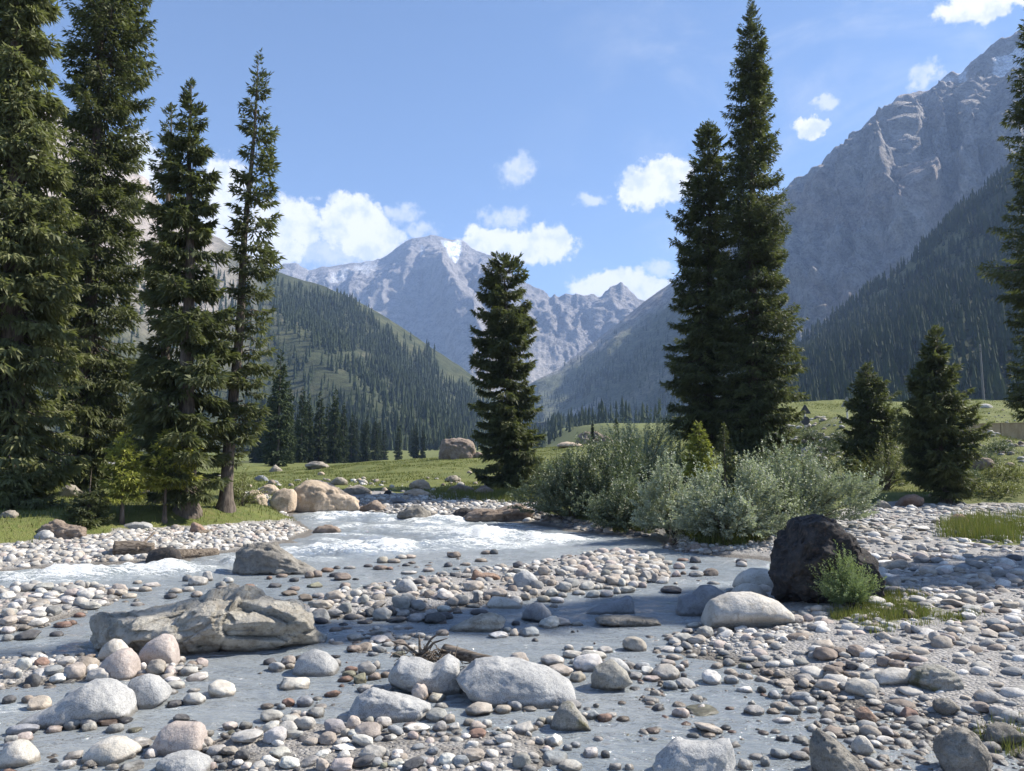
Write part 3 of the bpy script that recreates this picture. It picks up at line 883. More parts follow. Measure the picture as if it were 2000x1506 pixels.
disp = disp + (ridged(X / 30, Y / 40, Z / 30, 5, 0.6, seed=104) - 0.4) * 10 * rocky + fbm(X / 22, Y / 22, 0, 3, seed=109) * 2.0
# a grassy spur in front of the main slope
u1 = np.array([430, 520, 640, 700, 760, 880, 960]); v1 = np.array([520, 600, 690, 745, 795, 838, 858])
spur = np.interp(u_, u1, v1)
disp = disp + 26 * np.exp(-((v_ - spur - 40) / 70.0) ** 2) * smooth(400, 620, u_) * smooth(980, 780, u_)
Q = P + N * disp[..., None]
Q[..., 2] += (fbm(X / 30, Y / 30, 0, 4, seed=105) * 6) * smooth(0.2, 0, np.abs(Tg)) * (0.2 + 2.2 * rocky)
tint = np.zeros(Q.shape) + np.array([0.058, 0.066, 0.035])
tint = lerp(tint, [0.085, 0.09, 0.046], smooth(0.0, 0.5, fbm(X / 60, Z / 40, 0, 5, seed=106)))
tint = lerp(tint, [0.15, 0.135, 0.09], 0.45 * smooth(0.22, 0.5, fbm(X / 45, Z / 30, 4, 5, 0.6, seed=107)))
tint = lerp(tint, [0.035, 0.045, 0.024], 0.85 * smooth(0.0, 0.3, fbm(X / 15, Z / 12, 8, 4, 0.65, seed=110)))
tint = lerp(tint, [0.30, 0.265, 0.24], rocky)
tint = lerp(tint, [0.38, 0.33, 0.295], rocky * smooth(0.0, 0.4, fbm(X / 50, Z / 70, 0, 5, seed=108)))
put_mountain('hillside', Q, tint, mountain_material('hillside_turf', 0.10, 3.0, 0.42))
G_LEFT = (Q, px_of(Q))

# 4. the steep spruce slope close by on the right
ridge = [(1430, 780, 1250), (1500, 722, 1200), (1545, 690, 1180), (1600, 648, 1150), (1650, 610, 1120), (1700, 570, 1100), (1760, 528, 1080), (1820, 470, 1060), (1880, 410, 1050), (1940, 362, 1040), (2000, 312, 1030), (2120, 215, 1020), (2300, 90, 1020), (2700, -30, 1100)]
foot = [(1380, 870, 620), (1550, 862, 450), (1800, 850, 400), (2150, 846, 400), (2900, 846, 430)]
P, s_, t_ = ridge_grid(ridge, foot, 200, 110, 1.05)
u_, v_ = px_of(P)
X, Y, Z = P[..., 0], P[..., 1], P[..., 2]
N = grid_normals(P)
Tg = np.broadcast_to(t_[:, None], X.shape)
disp = fbm(X / 130, Tg * 2.5, 0, 4, seed=121) * 22 * smooth(0.02, 0.3, Tg) + fbm(X / 25, Y / 25, 0, 3, seed=122) * 3
Q = P + N * disp[..., None]
tint = np.zeros(Q.shape) + np.array([0.07, 0.076, 0.04])
tint = lerp(tint, [0.17, 0.165, 0.085], smooth(-0.05, 0.45, fbm(X / 50, Z / 40, 0, 5, seed=123)))
tint = lerp(tint, [0.20, 0.18, 0.14], 0.6 * smooth(0.25, 0.5, fbm(X / 30, Z / 24, 0, 5, seed=124)))
put_mountain('forested_slope', Q, tint, mountain_material('slope_turf', 0.12, 3.0, 0.4))
G_NEAR = (Q, px_of(Q))

# ---------------------------------------------------------------- haze of the valley air
m = bpy.data.materials.new('haze_air')
m.use_nodes = True
t = NT(m.node_tree)
pv = t.n('ShaderNodeVolumePrincipled')
pv.inputs['Color'].default_value = (*HAZE_COLOR, 1)
pv.inputs['Density'].default_value = HAZE_DENSITY
pv.inputs['Anisotropy'].default_value = 0.0
o_ = t.n('ShaderNodeOutputMaterial')
t.t.links.new(pv.outputs[0], o_.inputs['Volume'])
hv = np.array([(x, y, z) for z in (-5.0, 1720.0) for y in (-9500.0, 9500.0) for x in (-9500.0, 9500.0)])
hf = np.array([(0, 2, 3, 1), (4, 5, 7, 6), (0, 1, 5, 4), (2, 6, 7, 3), (0, 4, 6, 2), (1, 3, 7, 5)])
link('haze', make_mesh('haze', hv, hf, m, False), kind='stuff')

# ---------------------------------------------------------------- spruces
def tube(pts, rad, sides=8, rot=0.0):
    pts = np.asarray(pts, float)
    rad = np.asarray(rad, float)
    d = np.gradient(pts, axis=0)
    d /= np.linalg.norm(d, axis=1, keepdims=True) + 1e-9
    ref = np.where(np.abs(d[:, 2:]) > 0.9, np.array([[1.0, 0, 0]]), np.array([[0, 0, 1.0]]))
    a = np.cross(d, ref); a /= np.linalg.norm(a, axis=1, keepdims=True) + 1e-9
    b = np.cross(d, a)
    th = np.linspace(0, 2 * math.pi, sides, endpoint=False) + rot
    v = pts[:, None] + rad[:, None, None] * (np.cos(th)[None, :, None] * a[:, None] + np.sin(th)[None, :, None] * b[:, None])
    n = len(pts)
    i = np.arange(n - 1)[:, None] * sides + np.arange(sides)[None]
    j = np.arange(n - 1)[:, None] * sides + (np.arange(sides)[None] + 1) % sides
    f = np.stack([i, j, j + sides, i + sides], -1).reshape(-1, 4)
    return v.reshape(-1, 3), f


def merge(parts):
    vs, fs, n = [], [], 0
    for v, f in parts:
        vs.append(v); fs.append(np.asarray(f) + n); n += len(v)
    return np.concatenate(vs), fs


def unit(a):
    return a / (np.linalg.norm(a, axis=-1, keepdims=True) + 1e-9)


def spruce_crown(H, prof, seed, n_elem, el=0.36, whorl=0.5, per=6, droop=0.55, lean=(0, 0), tipf=0.35, lump=0.25, wid=0.20):
    """Needle sprays hung along drooping branches. prof: (height, radius, x shift) rows from the base up. Returns kite mesh and the limbs."""
    r_ = np.random.default_rng(seed)
    prof = np.asarray(prof, float)
    h0, h1 = prof[0, 0], H
    hs = []
    h = h0
    while h < h1 - 0.15:
        hs.append(h)
        rr = np.interp(h, prof[:, 0], prof[:, 1])
        h += whorl * r_.uniform(0.6, 1.4) * (0.45 + 0.55 * min(1.0, rr / 1.2))
    hb = np.repeat(hs, per) + r_.normal(0, 0.09 * whorl * 2, len(hs) * per)
    hb = np.clip(hb, h0, h1 - 0.1)
    nb = len(hb)
    phi = r_.uniform(0, 2 * math.pi, nb)
    rad_ = np.interp(hb, prof[:, 0], prof[:, 1])
    lum = 1 + lump * vnoise(hb * 0.9, np.cos(phi) * 1.6 + 5, np.sin(phi) * 1.6 + 2, seed) + lump * 0.6 * vnoise(hb * 2.5, phi * 1.2, 0.5, seed + 3)
    L = rad_ * lum * r_.uniform(0.80, 1.10, nb)
    L = np.where(r_.random(nb) < 0.06, L * 1.25, L)
    frac = np.clip((hb - h0) / (h1 - h0), 0, 1)
    rise = 0.15 - droop * (1 - frac) ** 0.7 + 0.55 * smooth(0.80, 1.0, frac) + r_.normal(0, 0.08, nb)
    curl = 0.22 + 0.15 * r_.random(nb)
    sx = np.interp(hb, prof[:, 0], prof[:, 2])
    ex, ey = np.cos(phi), np.sin(phi)

    def bpos(b, q):
        ro = L[b] * q
        z = hb[b] + L[b] * (rise[b] * q + curl[b] * q ** 3 - 0.12 * q)
        k = z / H
        return np.stack([ex[b] * ro + sx[b] + lean[0] * k, ey[b] * ro + lean[1] * k, z], -1)

    w = np.maximum(L, 0.12) ** 1.25 * (0.6 + 0.8 * r_.random(nb))
    b = r_.choice(nb, n_elem, p=w / w.sum())
    q = r_.beta(1.45, 1.0, n_elem) * 0.95 + 0.08
    p = bpos(b, q)
    out = np.stack([ex[b], ey[b], rise[b] + curl[b] * 3 * q ** 2 * 0.8], -1)
    latv = np.stack([-ey[b], ex[b], np.zeros(n_elem)], -1)
    side = np.where(r_.random(n_elem) < 0.5, -1, 1) * r_.uniform(0.1, 1.0, n_elem)
    fan = 0.34 * np.clip(1.3 - q, 0.12, 1) + 0.05
    p = p + latv * (side * L[b] * fan)[:, None]
    hang = r_.uniform(0.0, 1.0, n_elem) ** 1.3 * (0.45 + 1.1 * droop)
    hang = np.where(frac[b] > 0.9, hang * 0.2 - 0.35, hang)
    p = p - np.array([0, 0, 1.0]) * (np.clip(hang, 0, 2) * np.abs(side) * 0.22 * np.minimum(L[b], 1.4) * r_.random(n_elem))[:, None]
    d = unit(out * r_.uniform(0.2, 1.0, n_elem)[:, None] + latv * side[:, None] * 0.8 + np.array([0, 0, -1.0]) * hang[:, None] + r_.normal(0, 0.22, (n_elem, 3)))
    le = el * r_.uniform(0.5, 1.3, n_elem) * np.clip(0.5 + 0.5 * L[b] / 0.9, 0.45, 1.0)
    sidev = unit(np.cross(d, unit(r_.normal(0, 0.7, (n_elem, 3)) + np.array([0, 0, 1.0]))))
    wd = wid * le * r_.uniform(0.6, 1.2, n_elem)
    tip = p + d * le[:, None] - np.array([0, 0, 1.0]) * (0.15 * le)[:, None]
    V = np.stack([p + sidev * wd[:, None] + d * (0.15 * le)[:, None], tip, p - sidev * wd[:, None]], 1).reshape(-1, 3)
    i = np.arange(n_elem) * 3
    Fq = np.stack([i, i + 1, i + 2], 1)
    age = np.clip((q - 0.5) * 1.6, 0, 1) * tipf * r_.uniform(0.2, 1.4, n_elem)
    tint = np.stack([age * 0.6, age * 1.3, age * 0.6], 1).ravel()
    bi = np.arange(nb)
    limbs = (np.stack([bpos(bi, np.full(nb, x)) for x in (0.0, 0.35, 0.7, 0.95)], 1), L)
    return V, Fq, np.clip(tint, 0, 1), limbs


def tri_limbs(pts, L, k=0.022, every=1):
    """Three-sided tapering limbs along (n,4,3) polylines."""
    pts = pts[::every]; L = L[::every]
    n, mth = pts.shape[:2]
    d = unit(pts[:, -1] - pts[:, 0])
    a = unit(np.cross(d, np.array([0.0, 0.1, 1.0])))
    b = np.cross(d, a)
    rr = np.clip(L, 0.1, 3)[:, None] * k * np.linspace(1, 0.25, mth)[None]
    th = np.array([0, 2.094, 4.189])
    v = pts[:, :, None] + rr[..., None, None] * (np.cos(th)[None, None, :, None] * a[:, None, None] + np.sin(th)[None, None, :, None] * b[:, None, None])
    base = (np.arange(n) * mth * 3)[:, None, None]
    i = np.arange(mth - 1)[None, :, None] * 3
    j = np.arange(3)[None, None]
    jn = (j + 1) % 3
    f = np.stack([base + i + j, base + i + jn, base + i + 3 + jn, base + i + 3 + j], -1).reshape(-1, 4)
    return v.reshape(-1, 3), f


def trunk_mesh(name, H, r0, lean=(0, 0), seed=0, limbs=None, every=1, flare=1.6, k=0.022):
    z = np.concatenate([[-0.5, 0.0, 0.25, 0.7], np.linspace(1.5, H * 0.985, 12)])
    pts = np.stack([lean[0] * z / H + 0.03 * np.sin(z * 0.9 + seed), lean[1] * z / H + 0.03 * np.cos(z * 0.7 + seed), z], 1)
    rr = r0 * np.clip(1 - z / H, 0.02, 1) ** 0.85
    rr[:3] *= np.array([flare * 1.1, flare, 1.2])
    parts = [tube(pts, rr, 9)]
    if limbs is not None:
        parts.append(tri_limbs(*limbs, k=k, every=every))
    v, f = merge(parts)
    return make_mesh(name, v, f, M_BARK, True)


def spruce(name, label, base, H, prof, n_elem, seed, mat, r0, group=None, lean=(0, 0), every=1, cat='tree', limbk=0.022, **kw):
    e = bpy.data.objects.new(name, None)
    e.empty_display_size = 0.5
    COL.objects.link(e)
    e.location = base
    tag(e, label, cat, group)
    V, Fq, tint, limbs = spruce_crown(H, prof, seed, n_elem, lean=lean, **kw)
    link('crown', make_mesh('crown', V, Fq, mat, False, {'tint': tint}), e)
    link('trunk', trunk_mesh('trunk', H, r0, lean, seed, limbs, every, k=limbk), e)
    return e


def hero(label, ub, D, top, rows, n_elem, seed, mat, r0=0.24, base_v=None, group=None, **kw):
    """A spruce standing on the ground at column ub, D metres off; top = (u, v) of its tip; rows = (v, left, right) of its outline."""
    if base_v is not None:
        b = hit(ub, base_v)
    else:
        a, _ = pixdir(ub, 900)
        b = np.array([a * D, D, 0.0])
        b[2] = ground_z(b[:1], b[1:2])[0]
    D = b[1]
    tp = P3(top[0], top[1], D)
    H = tp[2] - b[2]
    ln = tp[0] - b[0]
    prof = []
    for (v, l, r) in rows:
        pl, pr = P3(l, v, D), P3(r, v, D)
        h = pl[2] - b[2]
        prof.append((h, 0.5 * (pr[0] - pl[0]), 0.5 * (pr[0] + pl[0]) - (b[0] + ln * h / H)))
    prof.sort()
    prof.append((H, 0.04, 0.0))
    n_elem = int(n_elem * 0.8)
    kw['el'] = kw.get('el', 0.3) * 1.08
    return spruce('spruce_tree', label, tuple(b), H, prof, n_elem, seed, mat, r0, group, (ln, 0.0), **kw)


GS = 'tall spruces round the stream'
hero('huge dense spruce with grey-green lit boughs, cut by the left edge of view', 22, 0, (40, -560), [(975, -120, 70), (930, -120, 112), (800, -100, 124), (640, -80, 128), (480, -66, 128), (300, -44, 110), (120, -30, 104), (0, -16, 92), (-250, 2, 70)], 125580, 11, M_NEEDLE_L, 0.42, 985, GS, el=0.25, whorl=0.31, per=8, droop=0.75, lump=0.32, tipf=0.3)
hero('very tall dark spruce whose tip leaves the frame, second from the left edge', 160, 0, (214, -330), [(955, 118, 215), (900, 105, 235), (800, 100, 262), (650, 108, 264), (500, 108, 268), (400, 112, 268), (300, 118, 276), (200, 134, 280), (100, 146, 282), (0, 158, 276), (-150, 178, 256)], 109200, 12, M_NEEDLE, 0.36, 966, GS, el=0.23, whorl=0.34, per=8, droop=0.6, lump=0.34, tipf=0.4)
hero('dark pointed spruce with black shaded lower boughs, tight in front of a thinner twin', 364, 0, (373, 150), [(950, 300, 420), (900, 262, 440), (800, 256, 452), (700, 272, 446), (600, 288, 436), (500, 296, 428), (400, 312, 414), (300, 330, 404), (220, 350, 394)], 59850, 13, M_NEEDLE, 0.30, 998, GS, el=0.23, whorl=0.50, per=7, droop=0.55, lump=0.45, tipf=0.2)
hero('thinner twin spruce with the lower tip, just behind the pointed dark spruce', 318, 0, (334, 190), [(900, 280, 352), (760, 274, 380), (600, 284, 390), (480, 290, 380), (380, 298, 366), (300, 304, 352), (240, 318, 346)], 20160, 14, M_NEEDLE, 0.24, 984, GS, el=0.21, whorl=0.54, per=6, droop=0.5, lump=0.45, tipf=0.25)
hero('slender see-through spruce with a bare lower trunk by the stream bank', 440, 0, (507, 96), [(905, 430, 470), (860, 424, 496), (780, 430, 520), (660, 446, 530), (560, 456, 532), (440, 452, 544), (360, 462, 540), (280, 468, 534), (200, 480, 526), (140, 494, 516)], 14061, 15, M_NEEDLE, 0.22, 992, GS, el=0.23, whorl=0.51, per=7, droop=0.35, lump=0.45, tipf=0.4, limbk=0.026)
hero('lone flat-topped dark spruce standing by itself before the far meadow', 1003, 0, (983, 498), [(946, 950, 1030), (915, 940, 1048), (850, 936, 1048), (780, 934, 1040), (735, 944, 1030), (690, 936, 1040), (640, 930, 1044), (590, 938, 1030), (560, 942, 1012), (535, 950, 1028), (515, 968, 1000)], 98280, 16, M_NEEDLE, 0.30, 955, GS, el=0.25, whorl=0.39, per=8, droop=0.55, lump=0.30, tipf=0.2)
hero('shorter ragged spruce leaning against the tallest one, left half of the pair over the willows', 1384, 46, (1386, 236), [(852, 1330, 1440), (790, 1306, 1440), (700, 1312, 1440), (600, 1310, 1430), (500, 1322, 1430), (420, 1326, 1424), (330, 1342, 1420), (270, 1362, 1408)], 98280, 17, M_NEEDLE, 0.32, None, GS, el=0.23, whorl=0.33, per=7, droop=0.5, lump=0.30, tipf=0.25)
hero('tallest spruce with slim spire and dense skirt, right of the pair over willows', 1472, 44, (1465, -6), [(866, 1400, 1545), (800, 1390, 1560), (700, 1394, 1552), (600, 1392, 1543), (500, 1400, 1530), (400, 1404, 1524), (340, 1412, 1518), (280, 1426, 1508), (200, 1424, 1508), (140, 1432, 1498), (80, 1444, 1490), (30, 1456, 1480)], 147420, 18, M_NEEDLE, 0.34, None, GS, el=0.21, whorl=0.26, per=8, droop=0.5, lump=0.30, tipf=0.25)
hero('dark spruce half out of view with only its ragged boughs showing, rightmost of all', 2052, 40, (2046, -40), [(800, 1980, 2130), (640, 1992, 2120), (520, 1952, 2140), (440, 1978, 2124), (330, 1984, 2110), (240, 1974, 2104), (120, 1988, 2088), (40, 2010, 2070)], 57330, 19, M_NEEDLE, 0.30, None, GS, el=0.23, whorl=0.35, per=7, droop=0.5, lump=0.30, tipf=0.2)
GR = 'middle-sized spruces below the road'
hero('middle-sized bluish spruce behind the willow thicket, below the triangular sign', 1696, 0, (1694, 706), [(935, 1654, 1740), (890, 1640, 1756), (830, 1650, 1752), (780, 1664, 1738), (740, 1676, 1714)], 31941, 20, M_NEEDLE, 0.16, 938, GR, el=0.23, whorl=0.23, per=7, droop=0.35, lump=0.3, tipf=0.2)
hero('broad pointed spruce standing clear on the grass before the concrete wall', 1846, 0, (1829, 634), [(960, 1800, 1890), (920, 1776, 1908), (860, 1768, 1906), (800, 1776, 1890), (740, 1786, 1870), (690, 1804, 1854)], 53235, 21, M_NEEDLE, 0.17, 982, GR, el=0.21, whorl=0.23, per=7, droop=0.35, lump=0.35, tipf=0.3)
GY = 'young spruces under the tall trees'
hero('young yellow-green spruce on a thin stem, tip just in front of the twin trunks', 322, 0, (332, 832), [(945, 285, 372), (900, 290, 378), (865, 310, 352)], 8320, 22, M_NEEDLE_Y, 0.06, 1020, GY, el=0.16, whorl=0.17, per=7, droop=0.3, lump=0.3, tipf=0.8)
hero('paler young spruce on a thin stem, left of the yellow-green one', 240, 0, (244, 842), [(965, 200, 285), (920, 204, 286), (880, 220, 266)], 7800, 23, M_NEEDLE_Y, 0.06, 1022, GY, el=0.16, whorl=0.17, per=7, droop=0.3, lump=0.3, tipf=0.35)
hero('low bushy dark spruce sapling touching the grass, nearest the left gravel', 172, 0, (176, 945), [(1012, 136, 210), (980, 142, 206)], 6760, 24, M_NEEDLE, 0.05, 1018, GY, el=0.15, whorl=0.14, per=8, droop=0.3, lump=0.3, tipf=0.3)
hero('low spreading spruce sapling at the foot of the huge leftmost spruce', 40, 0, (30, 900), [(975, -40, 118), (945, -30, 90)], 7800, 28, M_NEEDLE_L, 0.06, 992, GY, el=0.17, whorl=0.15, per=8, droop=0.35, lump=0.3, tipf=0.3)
hero('young spruce poking up out of the willow thicket, taller of two', 1366, 30, (1364, 818), [(925, 1335, 1396), (870, 1346, 1386)], 6760, 25, M_NEEDLE_Y, 0.06, None, GY, el=0.17, whorl=0.19, per=7, droop=0.25, lump=0.3, tipf=0.25)
hero('very small thin spruce poking up out of the willow thicket, shorter of two', 1414, 32, (1413, 824), [(925, 1396, 1432), (860, 1404, 1424)], 2340, 26, M_NEEDLE, 0.05, None, GY, el=0.16, whorl=0.19, per=6, droop=0.2, lump=0.3, tipf=0.4)
# the tall spruce beyond the edge of the picture that throws the long shadow across the stream
bz = float(ground_z(np.array([24.2]), np.array([19.9]))[0])
spruce('spruce_tree', 'tall spruce beyond the stony bank whose long shadow crosses the stream', (24.2, 19.9, bz), 30.0, [(1.0, 1.7, 0), (8, 1.6, 0), (18, 1.15, 0), (25, 0.7, 0), (29, 0.25, 0), (30, 0.03, 0)], 12000, 27, M_NEEDLE, 0.36, GS, el=0.6, whorl=0.9)

# ---- the stand across the meadow: six crowns shared by all of its trees
GM = 'spruces of the stand across the meadow'
PROTO = []
for k in range(6):
    pr = [(0.4, 1.5, 0), (4, 1.75, 0), (9, 1.35, 0), (14, 0.8, 0), (17.5, 0.35, 0), (19, 0.04, 0)]
    V, Fq, tint, limbs = spruce_crown(19.0, pr, 200 + k, 4600, el=0.75, whorl=0.7, per=7, droop=0.6, lump=0.4, tipf=0.25, wid=0.24)
    PROTO.append((make_mesh('crown', V, Fq, M_FOREST, False, {'tint': tint}), trunk_mesh('trunk', 19.0, 0.26, (0, 0), k)))


def stand_tree(u, top_v, h, label, seed, D=None, group=GM):
    r_ = random.Random(seed)
    a, b = pixdir(u, top_v)
    if D is None:
        dd = np.linspace(84, 600, 160)
        gg_ = ground_z(a * dd, dd)
        w_ = np.nonzero(HC + b * dd - gg_ >= h)[0]
        D = float(dd[w_[0]]) if len(w_) else 600.0
    x, y = a * D, D
    g = float(ground_z(np.array([x]), np.array([y]))[0])
    hh = HC + b * D - g
    e = bpy.data.objects.new('spruce_tree', None)
    COL.objects.link(e)
    e.location = (x, y, g)
    s = max(hh, 3.0) / 19.0
    w = s * r_.uniform(0.85, 1.15)
    e.scale = (w, w, s)
    e.rotation_euler = (0, 0, r_.uniform(0, 6.28))
    tag(e, label, 'tree', group)
    cm, tm = PROTO[seed % 6]
    link('crown', cm, e)
    link('trunk', tm, e)
    return e


def stand_label(u):
    for lim, where in ((545, 'by the slender tree'), (600, 'in gaps of the first few tips'), (660, 'in gaps of the front row'), (730, 'past the end of the front row'), (790, 'above the flat ledge'),
                       (850, 'nearer the house-shaped boulder'), (9999, 'behind the house-shaped boulder')):
        if u < lim:
            return 'look-alike dark spruce of the stand across the meadow, ' + where


NAMED = [(549, 684, 17, 'first and tallest spruce of the stand, next to the slender see-through tree'),
         (566, 742, 15, 'narrow spruce pressed against the tallest one of the stand'),
         (528, 770, 15, 'dim spruce half hidden behind the slender see-through tree'),
         (592, 756, 16, 'spruce of the stand with a sharp thin tip, above the pale flat rock'),
         (604, 768, 15, 'spruce of the stand squeezed behind two sharper tips above the pale flat rock'),
         (626, 764, 16, 'full pointed spruce in the middle of the front row of the stand'),
         (642, 790, 15, 'spruce in the shade between the two fullest of the front row'),
         (656, 758, 16, 'full spruce at the end of the front row of the stand'),
         (672, 786, 16, 'grey-green spruce just past the full front row of the stand'),
         (688, 806, 16, 'spruce behind the grey-green one at the end of the front row'),
         (733, 812, 17, 'spruce sticking out of the dark rank left of the big brown boulder')]
for i, (u, tv, h, lab) in enumerate(NAMED):
    stand_tree(u, tv, h, lab, i)
r_ = random.Random(5)
for i in range(62):
    u = 500 + 440 * (i + r_.uniform(-0.6, 0.6)) / 62
    base = np.interp(u, [500, 560, 700, 800, 860, 940], [770, 800, 820, 832, 842, 850])
    stand_tree(u, base + r_.uniform(-12, 22), 17 + r_.uniform(-3, 3), stand_label(u), 100 + i)
for i in range(12):
    u = 1048 + 130 * i / 12 + r_.uniform(-8, 8)
    stand_tree(u, 838 + r_.uniform(-8, 14), 16, 'look-alike small far spruce beyond the meadow rim, right of the lone spruce', 180 + i, group='far spruces on the valley floor')
stand_tree(1157, 823, 4, 'small dark spruce standing behind the split boulder on the meadow rim', 301, D=92)
stand_tree(1203, 814, 5, 'small dark spruce just right of the split boulder on the meadow rim', 302, D=95)

# ---- forests on the slopes: many small spruces
def tiny_spruce(seed, tiers=5, sides=6):
    r_ = np.random.default_rng(seed)
    vs, fs, n = [], [], 0
    for k in range(tiers):
        z0 = 0.04 + 0.86 * k / tiers
        z1 = min(1.0, z0 + 0.36)
        rad_ = 0.115 * (1 - k / tiers) ** 0.8 + 0.015
        th = np.linspace(0, 2 * math.pi, sides, endpoint=False) + r_.uniform(0, 6)
        rr = rad_ * r_.uniform(0.6, 1.25, sides)
        vs.append(np.stack([rr * np.cos(th), rr * np.sin(th), z0 + r_.uniform(-0.03, 0.03, sides)], 1))
        vs.append([[0, 0, z1]])
        for j in range(sides):
            fs.append((n + j, n + (j + 1) % sides, n + sides))
        n += sides + 1
    return np.concatenate(vs), np.array(fs)


TINY = [tiny_spruce(k, 4, 5) for k in range(6)]
TINY3 = [tiny_spruce(10 + k, 3, 5) for k in range(4)]


def sample_forest(G, n, polys, dens_seed, thin=None, r_=None):
    Q, (u, v) = G
    r_ = r_ or np.random.default_rng(dens_seed)
    nr, nc = Q.shape[:2]
    i, j = r_.uniform(0, nr - 1.001, n), r_.uniform(0, nc - 1.001, n)
    i0, j0 = i.astype(int), j.astype(int)
    fi, fj = (i - i0)[:, None], (j - j0)[:, None]
    p = Q[i0, j0] * (1 - fi) * (1 - fj) + Q[i0 + 1, j0] * fi * (1 - fj) + Q[i0, j0 + 1] * (1 - fi) * fj + Q[i0 + 1, j0 + 1] * fi * fj
    cell = np.linalg.norm(np.cross(Q[i0 + 1, j0] - Q[i0, j0], Q[i0, j0 + 1] - Q[i0, j0]), axis=1)
    pu, pv = to_px(p)
    dens = np.zeros(n)
    for poly, d, edge in polys:
        m_ = smooth(-edge, edge, -sd_poly(pu, pv, poly) + edge * 1.4 * fbm(pu / 40, pv / 30, 0, 4, seed=dens_seed + 5))
        dens = np.maximum(dens, d * m_)
    dens = dens * (0.25 + 0.95 * smooth(-0.32, 0.12, fbm(pu / 26, pv / 20, 0, 4, 0.6, seed=dens_seed + 9)))
    dens = dens * cell / np.percentile(cell, 90)
    return p[r_.random(n) < dens]


def forest_mesh(name, p, protos, h, seed, mat=None):
    r_ = np.random.default_rng(seed)
    n = len(p)
    which = r_.integers(0, len(protos), n)
    vs, fs, ts, off = [], [], [], 0
    for k, (pv, pf) in enumerate(protos):
        idx = np.nonzero(which == k)[0]
        if not len(idx):
            continue
        hh = h * r_.uniform(0.35, 1.3, len(idx)) ** 0.8
        ww = hh * r_.uniform(0.85, 1.25, len(idx))
        a = r_.uniform(0, 6.28, len(idx))
        ca, sa = np.cos(a) * ww, np.sin(a) * ww
        x = pv[None, :, 0] * ca[:, None] - pv[None, :, 1] * sa[:, None]
        y = pv[None, :, 0] * sa[:, None] + pv[None, :, 1] * ca[:, None]
        z = pv[None, :, 2] * hh[:, None] - 0.04 * hh[:, None]
        V = np.stack([x, y, z], -1) + p[idx][:, None]
        vs.append(V.reshape(-1, 3))
        fs.append((pf[None] + (np.arange(len(idx)) * len(pv))[:, None, None]).reshape(-1, 3) + off)
        off += len(idx) * len(pv)
        ts.append(np.repeat(r_.random(len(idx)) ** 2 * 0.22, len(pv)))
    return make_mesh(name, np.concatenate(vs), np.concatenate(fs), mat or M_FOREST, False, {'tint': np.concatenate(ts)})


BIG = [(-500, 400), (3000, -500), (3000, 900), (1400, 900)]
near = sample_forest(G_NEAR, 46000, [([(1420, 800), (1545, 690), (1650, 607), (1760, 525), (1820, 467), (1880, 405), (1960, 345), (2300, 60), (3000, -60), (3000, 900), (1400, 900)], 0.62, 9)], 140)
u_, v_ = to_px(near)
# grassy openings: two slanting glades near the top
gl = np.maximum(px_mask(near, [(1560, 680), (1700, 585), (1880, 440), (2010, 330), (2010, 352), (1900, 455), (1720, 596), (1580, 690)], 7, 8, 0.03, 141), 0.92 * px_mask(near, [(1650, 670), (1800, 560), (1950, 440), (2050, 370), (2050, 420), (1950, 490), (1800, 590), (1680, 668)], 12, 22, 0.02, 142))
near = near[np.random.default_rng(3).random(len(near)) > gl * 0.93]
left = sample_forest(G_LEFT, 125000, [([(535, 572), (600, 578), (680, 598), (760, 655), (850, 715), (925, 775), (945, 860), (860, 850), (790, 800), (720, 750), (630, 690), (560, 640), (530, 610)], 0.75, 14),
                                     ([(480, 800), (700, 800), (840, 830), (1000, 858), (1090, 890), (480, 900)], 0.75, 12),
                                     ([(100, 500), (540, 540), (1000, 800), (1000, 890), (100, 900)], 0.13, 10)], 150)
glade = px_mask(left, [(660, 690), (700, 680), (740, 700), (700, 720), (750, 735), (740, 745), (690, 728)], 6, 10, 0.04, 151)
left = left[np.random.default_rng(4).random(len(left)) > glade * 0.95]
far = sample_forest(G_RIGHT_MT, 70000, [([(1000, 800), (1060, 768), (1120, 735), (1220, 705), (1330, 670), (1450, 660), (1600, 720), (1600, 890), (1000, 890)], 0.8, 16),
                                        ([(1100, 720), (1300, 600), (1330, 680), (1150, 740)], 0.12, 10)], 160)
screem = px_mask(far, [(1040, 842), (1080, 812), (1120, 788), (1170, 762), (1178, 768), (1150, 786), (1110, 808), (1060, 838)], 4, 3, 0.05, 161)
st2 = 0.85 * px_mask(far, [(1180, 772), (1330, 690), (1335, 702), (1200, 780)], 5, 8, 0.05, 162)
far = far[np.random.default_rng(5).random(len(far)) > np.maximum(screem, st2)]
# the nearest ones of the close slope are trees of their own, sharing four shapes
u_, v_ = to_px(near)
okv = np.nonzero((u_ > 1545) & (u_ < 2000) & (v_ > 715) & (v_ < 850))[0]
order = okv[np.argsort(near[okv, 1])][:150]
def slope_label(u):
    for lim, where in ((1580, 'just right of the tallest spruce'), (1640, 'between the two road signs'), (1740, 'above the middle-sized bluish spruce'),
                       (1790, 'between the two middle-sized spruces'), (1880, 'above the broad pointed spruce'), (1921, 'just left of the tall grey pole'), (9999, 'right of the tall grey pole')):
        if u < lim:
            return 'look-alike dark spruce low on the wooded slope, ' + where


